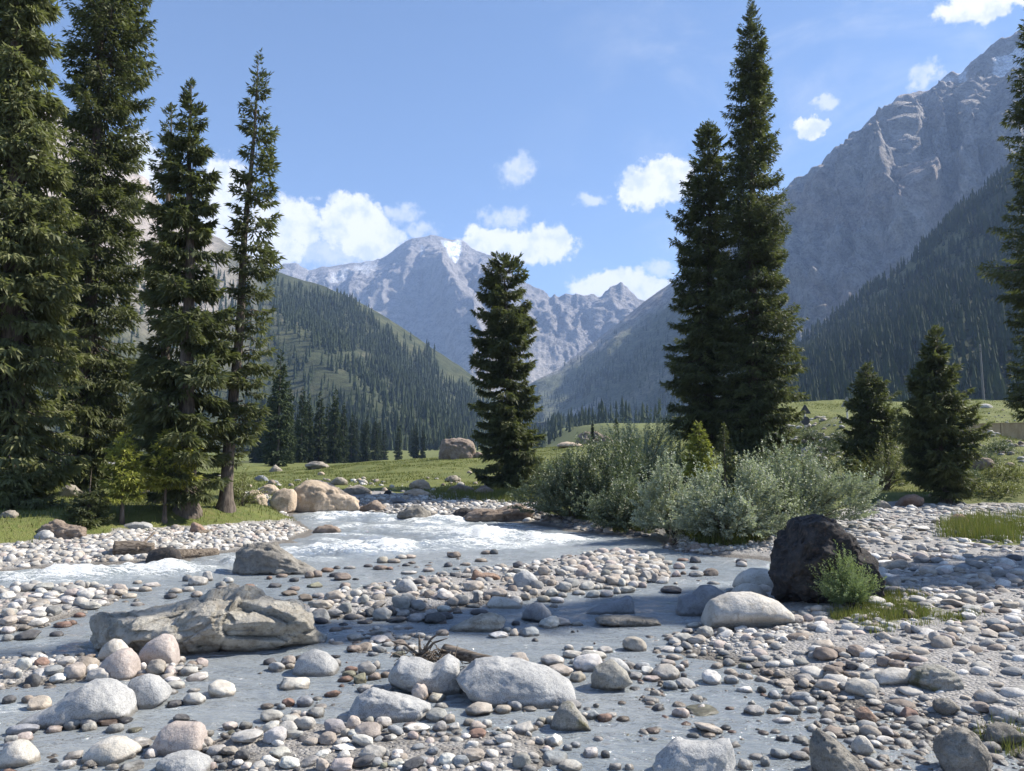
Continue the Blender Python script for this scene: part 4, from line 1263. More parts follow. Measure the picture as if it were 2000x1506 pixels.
SLOPE_TREES = [make_mesh('spruce_tree', *tiny_spruce(60 + k, 9, 8), M_FOREST, False, {'tint': np.full(9 * 9, 0.04 + 0.14 * k)}) for k in range(5)]
r_ = np.random.default_rng(77)
for i in order:
    o = link('spruce_tree', SLOPE_TREES[int(r_.integers(0, 5))], None, slope_label(to_px(near[i])[0]), 'tree', 'spruces along the foot of the wooded slope')
    h = 21 * r_.uniform(0.7, 1.2)
    o.location = near[i] - np.array([0, 0, 0.5])
    o.scale = (h * r_.uniform(0.8, 1.15), h * r_.uniform(0.8, 1.15), h)
    o.rotation_euler = (0, 0, r_.uniform(0, 6.28))
near = np.delete(near, order, axis=0)
rv = np.random.default_rng(6)
uu, DD = rv.uniform(940, 1340, 900), rv.uniform(560, 1700, 900)
vx = (uu - CX) / F * DD / math.cos(PITCH)
valley = np.stack([vx, DD, ground_z(vx, DD)], 1)
valley = valley[fbm(vx / 60, DD / 90, 0, 3, seed=171) > -0.25]
far = np.concatenate([far, valley])
print('forest', len(near), len(left), len(far))
link('spruce_forest', forest_mesh('spruce_forest', near, TINY, 20, 1), kind='stuff')
link('hillside_forest', forest_mesh('hillside_forest', left, TINY, 19, 2), kind='stuff')
link('mountain_forest', forest_mesh('mountain_forest', far, TINY3, 20, 3), kind='stuff')

# ---------------------------------------------------------------- willows and other bushes
def bush(name, label, u, vb, w_px, h_px, n_shoots, seed, mat, group=None, D=None, leaf=0.10, lw=0.020, per=26, shoot=0.7, tipf=0.55, squash=0.85, cat='shrub', stems=16, up=0.8, stem_mat=None, hollow=0.45, skirt=0.12, shape=0.55):
    r_ = np.random.default_rng(seed)
    n_shoots, per, leaf, lw = int(n_shoots * 0.75), int(per * 0.75), leaf * 1.16, lw * 1.16
    if D is None:
        b = hit(u, vb, False)
    else:
        a, _ = pixdir(u, vb)
        b = np.array([a * D, D, 0.0])
        b[2] = ground_z(b[:1], b[1:2])[0]
    D = b[1]
    Wd, Hh = w_px / F * D / 2, h_px / F * D
    b = b + np.array([0, Wd * squash * 0.5, 0])
    b[2] = min(b[2], float(ground_z(b[:1], b[1:2])[0]))
    e = bpy.data.objects.new(name, None)
    COL.objects.link(e)
    e.location = tuple(b)
    tag(e, label, cat, group)
    # shoots spring from points inside a lumpy dome and point up and out
    th = r_.uniform(0, 2 * math.pi, n_shoots)
    rr = r_.uniform(hollow, 1.0, n_shoots) ** shape
    ph = r_.uniform(skirt, 1.0, n_shoots)
    lum = 0.78 + 0.60 * vnoise(np.cos(th) * 1.9 + seed, np.sin(th) * 1.9, ph * 2.4, seed)
    cz = ph * rr
    cr = np.sqrt(np.clip(1 - (ph * 0.98) ** 2, 0, 1)) * rr
    base = np.stack([cr * np.cos(th) * Wd * lum, cr * np.sin(th) * Wd * squash * lum, (0.06 + 0.86 * cz * (0.7 + 0.3 * lum)) * Hh * lum], 1)
    out = unit(np.stack([np.cos(th) * (1.1 - ph) + r_.normal(0, 0.28, n_shoots), np.sin(th) * (1.1 - ph) + r_.normal(0, 0.28, n_shoots), up * (0.35 + ph) + r_.normal(0, 0.15, n_shoots)], 1))
    sl = shoot * r_.uniform(0.4, 1.15, n_shoots) * np.where(r_.random(n_shoots) < 0.07, 1.35, 1.0)
    bend = r_.uniform(-0.1, 0.25, n_shoots)
    k = np.repeat(np.arange(n_shoots), per)
    n = len(k)
    q = np.tile((np.arange(per) + 0.5) / per, n_shoots) + r_.normal(0, 0.02, n)
    p = base[k] + out[k] * (sl[k] * q)[:, None] - np.array([0, 0, 1.0]) * (bend[k] * sl[k] * q * q)[:, None]
    az_ = np.tile(np.arange(per) * 2.4, n_shoots) + r_.uniform(0, 1, n)
    a1 = unit(np.cross(out[k], np.array([0.3, 0.2, 1.0])))
    a2 = np.cross(out[k], a1)
    rd = a1 * np.cos(az_)[:, None] + a2 * np.sin(az_)[:, None]
    d = unit(out[k] * r_.uniform(0.5, 1.1, n)[:, None] + rd * r_.uniform(0.5, 1.0, n)[:, None])
    le = leaf * r_.uniform(0.6, 1.25, n) * (1.15 - 0.5 * q)
    sv = unit(np.cross(d, rd + r_.normal(0, 0.4, (n, 3))))
    wd = lw * r_.uniform(0.7, 1.2, n)
    mid = p + d * (le * 0.5)[:, None]
    tip = p + d * le[:, None] - np.array([0, 0, 1.0]) * (le * 0.12)[:, None]
    V = np.stack([p, mid + sv * wd[:, None], tip, mid - sv * wd[:, None]], 1).reshape(-1, 3)
    i = np.arange(n) * 4
    tt = np.repeat(np.clip(q * tipf * r_.uniform(0.4, 1.3, n) + 0.12 * r_.random(n_shoots)[k], 0, 1), 4)
    link('foliage', make_mesh('foliage', V, np.stack([i, i + 1, i + 2, i + 3], 1), mat, False, {'tint': tt}), e)
    parts = []
    for s_i in range(stems):
        a = r_.uniform(0, 6.28)
        j = r_.integers(0, n_shoots)
        tgt = base[j] * np.array([1, 1, 1.0])
        r0 = np.array([math.cos(a) * 0.12 * Wd, math.sin(a) * 0.12 * Wd, -0.1])
        md = 0.5 * (r0 + tgt) + np.array([0, 0, 0.12 * Hh])
        qs = np.linspace(0, 1, 5)[:, None]
        pts = (1 - qs) ** 2 * r0 + 2 * qs * (1 - qs) * md + qs ** 2 * tgt
        parts.append(tube(pts, np.linspace(0.028, 0.008, 5) * max(0.5, min(1.3, Hh / 2.5)), 4))
    v, f = merge(parts)
    link('stem', make_mesh('stem', v, f, M_BARK, True), e)
    return e


GJ = 'low juniper mats on the roadside bank'
JUN = [(1925, 912, 70, 30, 'dark low juniper mat under the right half of the concrete wall'), (1975, 938, 80, 34, 'dark low juniper mat cut by the right edge of the roadside bank'), (1960, 885, 60, 22, 'thin juniper mat close below the concrete wall post'),
       (1900, 945, 60, 26, 'green juniper mat just right of the broad pointed spruce'), (1960, 970, 90, 26, 'lowest juniper mat on the grass of the roadside bank'), (1620, 890, 70, 30, 'juniper mat on the stony mound left of the bluish spruce'),
       (1590, 860, 50, 20, 'small juniper mat below the sign with the dark triangle'), (1740, 905, 60, 30, 'juniper mat between the two middle-sized spruces'), (1650, 862, 46, 18, 'small juniper mat below the pale triangular sign')]
GW = 'willow bushes on the far bank of the bend'
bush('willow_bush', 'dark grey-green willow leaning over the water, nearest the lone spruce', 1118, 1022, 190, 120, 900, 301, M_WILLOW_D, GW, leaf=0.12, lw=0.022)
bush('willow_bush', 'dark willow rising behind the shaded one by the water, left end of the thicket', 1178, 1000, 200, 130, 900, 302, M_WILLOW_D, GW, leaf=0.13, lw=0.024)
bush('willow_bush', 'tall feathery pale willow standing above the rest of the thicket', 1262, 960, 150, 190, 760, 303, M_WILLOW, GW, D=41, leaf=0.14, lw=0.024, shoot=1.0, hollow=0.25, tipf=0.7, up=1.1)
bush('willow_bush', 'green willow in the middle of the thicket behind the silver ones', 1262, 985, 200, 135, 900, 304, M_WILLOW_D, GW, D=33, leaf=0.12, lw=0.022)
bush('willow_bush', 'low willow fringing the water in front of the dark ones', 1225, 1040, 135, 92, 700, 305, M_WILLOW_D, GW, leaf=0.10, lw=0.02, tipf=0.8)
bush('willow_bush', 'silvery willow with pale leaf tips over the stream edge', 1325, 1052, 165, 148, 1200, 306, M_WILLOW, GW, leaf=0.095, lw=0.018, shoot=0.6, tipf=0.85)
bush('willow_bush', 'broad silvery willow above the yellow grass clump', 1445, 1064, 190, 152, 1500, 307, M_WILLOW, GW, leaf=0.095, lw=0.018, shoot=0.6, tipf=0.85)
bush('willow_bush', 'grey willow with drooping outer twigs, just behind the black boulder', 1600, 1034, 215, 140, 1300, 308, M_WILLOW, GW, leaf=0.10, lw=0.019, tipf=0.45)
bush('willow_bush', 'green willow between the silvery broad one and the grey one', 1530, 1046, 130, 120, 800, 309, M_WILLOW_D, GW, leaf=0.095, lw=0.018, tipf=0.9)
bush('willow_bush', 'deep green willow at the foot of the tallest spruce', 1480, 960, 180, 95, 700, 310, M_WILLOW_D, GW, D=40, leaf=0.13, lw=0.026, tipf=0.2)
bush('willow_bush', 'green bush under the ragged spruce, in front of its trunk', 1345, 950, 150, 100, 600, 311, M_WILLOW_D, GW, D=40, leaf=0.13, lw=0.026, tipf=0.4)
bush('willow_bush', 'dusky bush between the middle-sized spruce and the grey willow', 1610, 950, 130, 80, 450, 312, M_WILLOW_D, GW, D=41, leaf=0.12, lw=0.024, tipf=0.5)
bush('briar_bush', 'yellow-green bush with brown bare twigs between the two middle-sized spruces', 1742, 965, 100, 112, 420, 313, M_WILLOW_Y, None, D=40, leaf=0.10, lw=0.018, stems=40, shoot=0.9)
bush('broom_bush', 'feathery light green bush growing against the black boulder', 1664, 1192, 106, 88, 420, 314, M_FEATHER, None, leaf=0.055, lw=0.006, per=34, shoot=0.42, up=1.6, squash=0.6, skirt=0.2, hollow=0.15, stems=10)
bush('dead_twigs', 'small grey leafless twigs trailing in the water below the silvery willow', 1312, 1066, 60, 36, 60, 315, M_WILLOW, None, leaf=0.05, lw=0.006, per=10, shoot=0.5, stems=60)
bush('streamside_shrub', 'small green shrub on the meadow edge right of the lone spruce', 1075, 985, 90, 60, 300, 316, M_WILLOW_Y, 'shrubs on the far bank', D=38, leaf=0.11, lw=0.02)
bush('streamside_shrub', 'thin greenish shrub at the foot of the bare-stemmed spruce', 468, 988, 46, 60, 120, 317, M_WILLOW_Y, 'shrubs on the left bank', leaf=0.09, lw=0.016, hollow=0.2)
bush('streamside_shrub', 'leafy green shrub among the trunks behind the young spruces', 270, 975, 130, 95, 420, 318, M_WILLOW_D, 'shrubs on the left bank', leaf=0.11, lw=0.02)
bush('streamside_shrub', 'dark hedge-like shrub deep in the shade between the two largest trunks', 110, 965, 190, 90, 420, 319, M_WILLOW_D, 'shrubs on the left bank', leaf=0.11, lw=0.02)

for k_, (u, vb, w, h, lab) in enumerate(JUN):
    bush('juniper_mat', lab, u, vb, w, h, 260, 340 + k_, M_WILLOW_Y if k_ % 3 == 1 else M_WILLOW_D, GJ, leaf=0.10, lw=0.022, per=16, shoot=0.5, tipf=0.35, up=0.5, stems=8)

# ---- grass
def blades(p, h, seed, lean=0.45, wd=0.012):
    r_ = np.random.default_rng(seed)
    n = len(p)
    a = r_.uniform(0, 6.28, n)
    d = np.stack([np.cos(a), np.sin(a), np.zeros(n)], 1)
    s = np.stack([-np.sin(a), np.cos(a), np.zeros(n)], 1)
    hh = h * r_.uniform(0.5, 1.25, n)
    w = wd * r_.uniform(0.6, 1.3, n)
    tip = p + d * (hh * lean * r_.uniform(0.1, 1.3, n))[:, None] + np.array([0, 0, 1.0]) * hh[:, None]
    V = np.stack([p - s * w[:, None], tip, p + s * w[:, None]], 1).reshape(-1, 3)
    tt = np.repeat(r_.random(n) ** 2 * 0.8, 3)
    i = np.arange(n) * 3
    return V, np.stack([i, i + 1, i + 2], 1), tt


def scatter_poly(poly, n, seed, clump=None, dens=None):
    r_ = np.random.default_rng(seed)
    q = np.array(poly)
    lo, hi = q.min(0), q.max(0)
    x = r_.uniform(lo[0], hi[0], n)
    y = r_.uniform(lo[1], hi[1], n)
    ok = sd_poly(x, y, poly) + 0.7 * fbm(x * 1.3, y * 1.3, 0, 3, seed=seed + 7) < r_.normal(0, 0.12, n)
    if clump:
        ok &= fbm(x * clump, y * clump, 0, 3, seed=seed) + r_.normal(0, 0.12, n) > -0.02
    u, v = to_px(np.stack([x, y, ground_z(x, y)], 1))
    ok &= (u > -260) & (u < 2260)
    return x[ok], y[ok]


gv_, gf_, gt_, off = [], [], [], 0
def add_grass(x, y, h, seed, **kw):
    global off
    z = ground_z(x, y)
    V, f_, t_2 = blades(np.stack([x, y, z - 0.01], 1), h, seed, **kw)
    gv_.append(V); gf_.append(f_ + off); gt_.append(t_2)
    off += len(V)


x, y = scatter_poly([p for p in LEFT_GRASS if True], 170000, 401)
k = (y < 40)
add_grass(x[k], y[k], 0.13, 1, wd=0.014)
x, y = scatter_poly([gp(*p) for p in [(1680, 1006), (1760, 995), (2200, 1003), (2300, 960), (1750, 940)]], 60000, 402, 0.7)
add_grass(x, y, 0.16, 2, wd=0.016)
x, y = scatter_poly(TALL_PATCH, 30000, 403, 0.8)
add_grass(x, y, 0.42, 3, lean=0.4, wd=0.009)
x, y = scatter_poly(SPARSE_PATCH, 22000, 404, 1.6)
add_grass(x, y, 0.12, 4, wd=0.007)
x, y = scatter_poly(ISLAND, 26000, 405, 0.8)
add_grass(x, y, 0.34, 5, lean=0.4, wd=0.012)
x, y = scatter_poly([gp(*p) for p in [(1340, 1052), (1400, 1048), (1500, 1052), (1490, 1068), (1420, 1078), (1360, 1070)]], 9000, 406)
add_grass(x, y, 0.42, 6, lean=0.5, wd=0.010)
x, y = scatter_poly([gp(*p) for p in [(1185, 1030), (1240, 1026), (1290, 1036), (1270, 1048), (1200, 1044)]], 4000, 407)
add_grass(x, y, 0.36, 7, lean=0.5, wd=0.011)
x, y = scatter_poly([gp(*p) for p in [(880, 972), (1045, 978), (1045, 996), (980, 996), (830, 986)]], 9000, 408)
add_grass(x, y, 0.35, 8, wd=0.016)
x, y = scatter_poly([gp(*p) for p in [(1935, 1430), (1990, 1420), (2040, 1470), (1950, 1480)]], 900, 409)
add_grass(x, y, 0.14, 9, wd=0.004)
# meadow and roadside bank turf
x, y = scatter_poly([(-40, 44), (16, 44), (24, 94), (-40, 94)], 90000, 410, 0.35)
add_grass(x, y, 0.16, 10, wd=0.03)
x, y = scatter_poly([(12, 40), (58, 40), (70, 104), (14, 104)], 80000, 411, 0.3)
add_grass(x, y, 0.16, 11, wd=0.03)
link('grass', make_mesh('grass', np.concatenate(gv_), np.concatenate(gf_), M_GRASS, False, {'tint': np.concatenate(gt_)}), kind='stuff')
print('grass tris', off // 3)

# ---------------------------------------------------------------- rocks
def ico(n):
    t_ = (1 + 5 ** 0.5) / 2
    v = [(-1, t_, 0), (1, t_, 0), (-1, -t_, 0), (1, -t_, 0), (0, -1, t_), (0, 1, t_), (0, -1, -t_), (0, 1, -t_), (t_, 0, -1), (t_, 0, 1), (-t_, 0, -1), (-t_, 0, 1)]
    f = [(0, 11, 5), (0, 5, 1), (0, 1, 7), (0, 7, 10), (0, 10, 11), (1, 5, 9), (5, 11, 4), (11, 10, 2), (10, 7, 6), (7, 1, 8), (3, 9, 4), (3, 4, 2), (3, 2, 6), (3, 6, 8), (3, 8, 9), (4, 9, 5), (2, 4, 11), (6, 2, 10), (8, 6, 7), (9, 8, 1)]
    v = [np.array(p) / np.linalg.norm(p) for p in v]
    for _ in range(n):
        mid, g = {}, []

        def m_(a, b):
            k = (min(a, b), max(a, b))
            if k not in mid:
                q = v[a] + v[b]
                v.append(q / np.linalg.norm(q))
                mid[k] = len(v) - 1
            return mid[k]
        for a, b, c in f:
            ab, bc, ca = m_(a, b), m_(b, c), m_(c, a)
            g += [(a, ab, ca), (b, bc, ab), (c, ca, bc), (ab, bc, ca)]
        f = g
    return np.array(v), np.array(f)


ICO = [ico(k) for k in range(7)]


def cut_planes(v, r_, k, lo, hi, soft=0.15):
    for _ in range(k):
        n = r_.normal(0, 1, 3)
        n /= np.linalg.norm(n)
        d = r_.uniform(lo, hi)
        s = v @ n - d
        v = v - n * (np.where(s > 0, s * (1 - soft), 0))[:, None]
    return v


def stone_shape(sub, seed, angular=0.0, lumpy=0.10):
    r_ = np.random.default_rng(seed)
    angular = min(1.0, angular + 0.22)
    lumpy = lumpy + 0.05
    v, f = ICO[sub]
    v = v.copy()
    v = np.sign(v) * np.abs(v) ** r_.uniform(0.85, 1.0)
    v = cut_planes(v, r_, int(3 + angular * 9), 0.74 - 0.18 * angular, 0.97, 0.12 if angular > 0.4 else 0.3)
    o = r_.uniform(0, 50, 3)
    n = fbm(v[:, 0] * 1.3 + o[0], v[:, 1] * 1.3 + o[1], v[:, 2] * 1.3 + o[2], 3, seed=seed)
    v = v * (1 + lumpy * 2 * n)[:, None]
    v = v / np.abs(v).max(0)
    return v, f


def facets(P_, seed, k=0.5):
    """Blocky broken faces: every cell of a jittered grid gets its own height and tilt. Returns the offset and the distance to the next cell."""
    c0 = np.floor(P_).astype(np.int64)
    n = len(P_)
    d1 = np.full(n, 9.0); d2 = np.full(n, 9.0)
    off = np.zeros(n)
    for dx in (-1, 0, 1):
        for dy in (-1, 0, 1):
            for dz in (-1, 0, 1):
                c = c0 + np.array([dx, dy, dz])
                h = [_hash(c[:, 0], c[:, 1], c[:, 2], seed + q) for q in range(7)]
                ctr = c + np.stack(h[:3], 1)
                e = P_ - ctr
                d = np.sqrt((e ** 2).sum(1))
                o = (h[3] - 0.5) + k * ((h[4] - 0.5) * e[:, 0] + (h[5] - 0.5) * e[:, 1] + (h[6] - 0.5) * e[:, 2]) * 2
                first = d < d1
                d2 = np.where(first, d1, np.minimum(d2, d))
                off = np.where(first, o, off)
                d1 = np.where(first, d, d1)
    return off, d2 - d1


def boulder(name, label, mat, u, vb, w, h, seed, prof=None, depth=0.85, rough=0.09, cuts=8, sub=5, sink=0.3, cat='boulder', group=None, short=None, box=0.8, skew=0.0, crev=0.05, fine=0.02, overhang=0.0, crag=0.0):
    """A rock standing where pixel (u, vb) meets the ground; prof = (x, height) outline of its top, both relative."""
    r_ = np.random.default_rng(seed)
    b = hit(u, vb)
    D = b[1]
    a, Hm = w / F * D / 2, h / F * D
    dp = a * depth
    sub = {6: 6 if w > 300 else 5, 5: 5 if w > 250 else 4, 4: 4 if w > 100 else 3}.get(sub, sub)
    v, f = ICO[sub]
    v = v.copy()
    nx, ny, nz = v.T
    ring = np.sqrt(np.clip(1 - nx ** 2, 1e-4, 1))
    cy_, cz_ = ny / ring, nz / ring
    if prof is None:
        prof = [(-1, 0.25), (-0.7, 0.72), (-0.2, 1.0), (0.3, 0.95), (0.75, 0.6), (1, 0.2)]
    pr = np.array(prof)
    x = np.sign(nx) * np.abs(nx) ** 0.92
    top = np.interp(x, pr[:, 0], pr[:, 1])
    endf = np.clip((1 - np.abs(x)) * 9, 0, 1) ** 0.5
    yy = np.sign(cy_) * np.abs(cy_) ** box * (0.42 + 0.58 * ring ** 0.6)
    zz = np.where(nz > 0, top * np.abs(cz_) ** box * endf, -sink * np.abs(cz_) * (0.3 + 0.7 * ring))
    v = np.stack([x + skew * zz, yy, zz], 1)
    if cuts:
        c0 = np.array([0, 0, 0.45])
        q = (v - c0) / np.array([1, 1, 0.62])
        q = cut_planes(q, r_, cuts, 0.72, 0.98, 0.25)
        v = q * np.array([1, 1, 0.62]) + c0
    if overhang:
        v[:, 1] += overhang * np.clip(0.45 - v[:, 2], 0, 1) * (v[:, 1] < 0)
    v = v * np.array([a, dp, Hm])
    me = bpy.data.meshes.new('tmp')
    sc = 1.0 / max(a, 0.2)
    o = r_.uniform(0, 60, 3)
    P_ = v * sc
    c = np.array([0, 0, Hm * 0.3])
    nrm = unit((v - c) / np.array([a, dp, Hm]) ** 1.5)
    n1 = fbm(P_[:, 0] * 1.4 + o[0], P_[:, 1] * 1.4 + o[1], P_[:, 2] * 1.4 + o[2], 5, 0.55, seed=seed)
    n2 = ridged(P_[:, 0] * 1.8 + o[1], P_[:, 1] * 1.8 + o[2], P_[:, 2] * 2.6 + o[0], 4, 0.6, seed=seed + 1)
    n3 = fbm(P_[:, 0] * 7 + o[0], P_[:, 1] * 7 + o[2], P_[:, 2] * 7 + o[1], 3, 0.6, seed=seed + 2)
    amp = min(a, Hm * 1.6)
    dsp = rough * n1 - crev * np.clip(n2 - 0.45, 0, 1) * 3 + fine * n3
    if crag:
        wq = P_ + 0.09 * np.stack([fbm(P_[:, 0] * 2 + j, P_[:, 1] * 2, P_[:, 2] * 2, 3, seed=seed + 20 + j) for j in range(3)], 1)
        f1, e1 = facets(wq * np.array([2.4, 2.4, 3.4]) + o, seed, 0.9)
        f2, e2 = facets(wq * np.array([6.0, 6.0, 9.0]) + o, seed + 9, 0.9)
        dsp = dsp + crag * (f1 * 0.75 + 0.30 * f2 - 0.30 * np.clip(0.07 - e1, 0, 1) * 8)
    v = v + nrm * (amp * dsp)[:, None]
    bpy.data.meshes.remove(me)
    me = make_mesh(name, v, f, mat, True)
    o_ = link(name, me, None, label, cat, group)
    o_.location = (b[0], b[1] + dp * 0.8, b[2])
    ROCKS.append((b[0], b[1] + dp * 0.8, a, dp))
    if name == 'bank_rock':
        BANK.append((label, b[0], b[1] + dp * 0.8, a))
    if short:
        LAND.append((short, b[0], b[1] + dp * 0.8, a))
    return o_


ROCKS, LAND, BANK = [], [], []

GB = 'boulders in the stream bed'
# the big weathered beige rock on the left
boulder('boulder', 'large creviced beige rock with white foot lying across the shallows, biggest on the left', M_BEIGE, 354, 1283, 466, 110, 501,
        [(-1, 0.10), (-0.95, 0.34), (-0.82, 0.62), (-0.55, 0.60), (-0.25, 0.64), (0.0, 0.78), (0.18, 0.98), (0.35, 1.0), (0.6, 0.92), (0.78, 0.80), (0.9, 0.45), (1, 0.12)], 0.42, 0.06, 14, 6, crev=0.035, fine=0.025, group=GB, short='the creviced beige rock', box=0.62, crag=0.16)
boulder('boulder', 'pinkish rounded boulder leaning on the group before the beige rock', M_PINK, 216, 1330, 74, 54, 502, [(-1, 0.25), (-0.6, 0.7), (0, 0.95), (0.4, 1.0), (0.8, 0.75), (1, 0.4)], 0.9, 0.05, 4, 4, group=GB, short='the pinkish leaning boulder', crev=0.0)
boulder('boulder', 'brownish tilted boulder with a flat slanting top before the beige rock', M_PINK, 298, 1298, 68, 52, 503, [(-1, 0.4), (-0.5, 0.75), (0.2, 1.0), (0.7, 0.9), (1, 0.4)], 0.9, 0.06, 6, 4, group=GB, short='the tilted brownish boulder', crev=0.0)
boulder('boulder', 'white angular boulder perched behind the pinkish rounded one', M_PALE, 213, 1290, 52, 36, 504, None, 0.9, 0.06, 9, 4, group=GB, short='the white angular boulder', crev=0.0)
boulder('boulder', 'long grey granite hump with a thin tail, low in the water at the left edge', M_GRANITE, 122, 1420, 196, 72, 505, [(-1, 0.03), (-0.55, 0.30), (-0.1, 0.72), (0.25, 1.0), (0.5, 0.97), (0.85, 0.7), (1, 0.25)], 0.7, 0.05, 3, 5, group=GB, short='the long granite hump', crev=0.01, crag=0.045)
boulder('boulder', 'round grey boulder with a small chip, alone in the water right of the granite hump', M_GRANITE, 277, 1382, 82, 54, 506, [(-1, 0.45), (-0.8, 0.85), (-0.2, 1.0), (0.3, 0.92), (0.8, 0.6), (1, 0.3)], 0.8, 0.04, 3, 4, group=GB, short='the round grey boulder', crev=0.0)
boulder('boulder', 'squarish pink granite boulder with a dished face, near the bottom', M_PINK, 338, 1474, 94, 50, 507, [(-1, 0.35), (-0.7, 0.8), (-0.3, 1.0), (0.7, 0.98), (0.95, 0.8), (1, 0.5)], 0.75, 0.05, 4, 4, group=GB, short='the square pink boulder', crev=0.0)
boulder('boulder', 'low pale oval boulder left of the square pink one', M_PALE, 203, 1493, 98, 38, 508, None, 0.8, 0.04, 2, 4, group=GB, short='the low pale oval boulder', crev=0.0, crag=0.030)
boulder('boulder', 'pale granite boulder cut by the bottom edge below the square pink one', M_GRANITE, 342, 1520, 108, 34, 509, None, 0.8, 0.05, 3, 4, group=GB, short='the pale boulder at the bottom edge', crev=0.0, crag=0.045)
boulder('boulder', 'pale round-topped boulder cut by the left and bottom edges', M_PALE, 18, 1502, 66, 44, 510, None, 0.9, 0.04, 3, 4, group=GB, short='the pale boulder in the left corner', crev=0.0)
boulder('boulder', 'smooth grey boulder stained brown at its waterline, between beige rock and log', M_GRANITE, 611, 1320, 82, 43, 511, [(-1, 0.4), (-0.7, 0.8), (-0.2, 1.0), (0.4, 0.85), (0.8, 0.5), (1, 0.2)], 0.8, 0.04, 2, 4, group=GB, short='the brown-stained grey boulder', crev=0.0)
boulder('boulder', 'speckled grey boulder with a hollowed back, left of the largest granite slab', M_GRANITE, 822, 1362, 152, 66, 512, [(-1, 0.1), (-0.85, 0.55), (-0.6, 0.95), (-0.1, 0.92), (0.25, 0.72), (0.6, 1.0), (0.9, 0.8), (1, 0.4)], 0.75, 0.07, 7, 5, group=GB, short='the hollowed grey boulder', crev=0.01, crag=0.045)
boulder('boulder', 'largest speckled granite slab in the foreground, sloping gently to the right', M_GRANITE, 1000, 1378, 266, 74, 513, [(-1, 0.05), (-0.85, 0.45), (-0.55, 0.95), (-0.2, 1.0), (0.1, 0.88), (0.5, 0.72), (0.85, 0.35), (1, 0.1)], 0.55, 0.06, 6, 5, group=GB, short='the largest granite slab', crev=0.015)
boulder('boulder', 'smooth grooved grey slab in the water before the hollowed boulder', M_GRANITE, 756, 1411, 168, 54, 514, [(-1, 0.1), (-0.8, 0.62), (-0.45, 1.0), (0.0, 0.85), (0.5, 0.6), (0.85, 0.38), (1, 0.1)], 0.55, 0.06, 4, 5, group=GB, short='the grooved grey slab', crev=0.05)
boulder('boulder', 'angular tan boulder with a mossy dark face, right of the largest slab', M_MOSSROCK, 1198, 1352, 86, 54, 515, [(-1, 0.1), (-0.75, 0.7), (-0.1, 0.95), (0.1, 1.0), (0.6, 0.6), (1, 0.15)], 0.8, 0.08, 9, 4, group=GB, short='the mossy angular boulder', crag=0.045)
boulder('boulder', 'pale granite dome just behind the mossy angular boulder', M_GRANITE, 1204, 1322, 62, 30, 516, None, 0.8, 0.05, 4, 4, group=GB, short='the small granite dome', crev=0.0, crag=0.045)
boulder('boulder', 'pyramid-shaped granite boulder with a dark moss patch, in the open shallows', M_MOSSROCK, 1116, 1432, 78, 52, 517, [(-1, 0.1), (-0.6, 0.7), (-0.15, 1.0), (0.2, 0.85), (0.7, 0.4), (1, 0.1)], 0.8, 0.06, 7, 4, group=GB, short='the pyramid granite boulder', crev=0.02, crag=0.045)
boulder('boulder', 'broad pale granite boulder cut by the bottom edge, right of middle', M_GRANITE, 1366, 1530, 172, 66, 518, [(-1, 0.2), (-0.7, 0.55), (-0.35, 0.95), (0.3, 0.9), (0.85, 0.95), (0.95, 0.7), (1, 0.3)], 0.6, 0.06, 5, 5, group=GB, short='the broad pale boulder at the bottom', crev=0.01, crag=0.045)
boulder('boulder', 'dark wedge-shaped granite boulder cut by the bottom edge', M_DARKGRANITE, 1652, 1530, 116, 86, 519, [(-1, 0.3), (-0.8, 0.8), (-0.6, 1.0), (-0.2, 0.85), (0.3, 0.6), (0.8, 0.3), (1, 0.1)], 0.8, 0.06, 8, 5, group=GB, short='the dark wedge at the bottom', crev=0.03, crag=0.100)
boulder('boulder', 'rough grey granite block near the lower corner, before the grass tuft', M_DARKGRANITE, 1906, 1520, 110, 80, 520, None, 0.8, 0.08, 8, 5, group=GB, short='the rough block in the corner', crev=0.03, crag=0.100)
boulder('boulder', 'dark block cut by the right edge beside a grass tuft', M_DARKGRANITE, 1978, 1458, 76, 34, 521, None, 0.8, 0.08, 8, 4, group=GB, short='the dark block at the edge', crag=0.100)
boulder('boulder', 'huge black craggy boulder with a rusty brown crown, tallest rock of the stream', M_BLACK, 1624, 1182, 214, 166, 522, [(-1, 0.05), (-0.88, 0.26), (-0.66, 0.58), (-0.5, 0.70), (-0.36, 0.94), (0.0, 1.0), (0.3, 0.95), (0.55, 0.80), (0.82, 0.62), (0.95, 0.42), (1, 0.2)], 0.85, 0.05, 16, 6, group=GB, short='the huge black boulder', crev=0.03, fine=0.018, crag=0.14, box=0.68)
boulder('boulder', 'smooth pale egg-like boulder with a dark undercut nose, before the black one', M_PALE, 1480, 1230, 176, 62, 523, [(-1, 0.45), (-0.8, 0.75), (-0.4, 0.98), (0.1, 1.0), (0.6, 0.75), (0.9, 0.4), (1, 0.15)], 0.7, 0.025, 2, 5, group=GB, short='the smooth pale boulder', crev=0.0, overhang=0.55)
boulder('boulder', 'blue-grey twin-humped boulder in the shade left of the pale smooth one', M_BLUEROCK, 1382, 1203, 110, 54, 524, [(-1, 0.15), (-0.8, 0.55), (-0.3, 0.62), (0.0, 0.95), (0.35, 1.0), (0.7, 0.75), (1, 0.2)], 0.8, 0.05, 7, 5, group=GB, short='the blue-grey twin hump', crev=0.02)
boulder('boulder', 'grey wedge with a sheer right end, standing in the shaded water', M_BLUEROCK, 1194, 1200, 98, 34, 525, [(-1, 0.05), (-0.5, 0.3), (0.2, 0.65), (0.7, 0.95), (0.96, 1.0), (1, 0.7)], 0.5, 0.03, 5, 4, group=GB, short='the grey wedge', crev=0.0, crag=0.045)
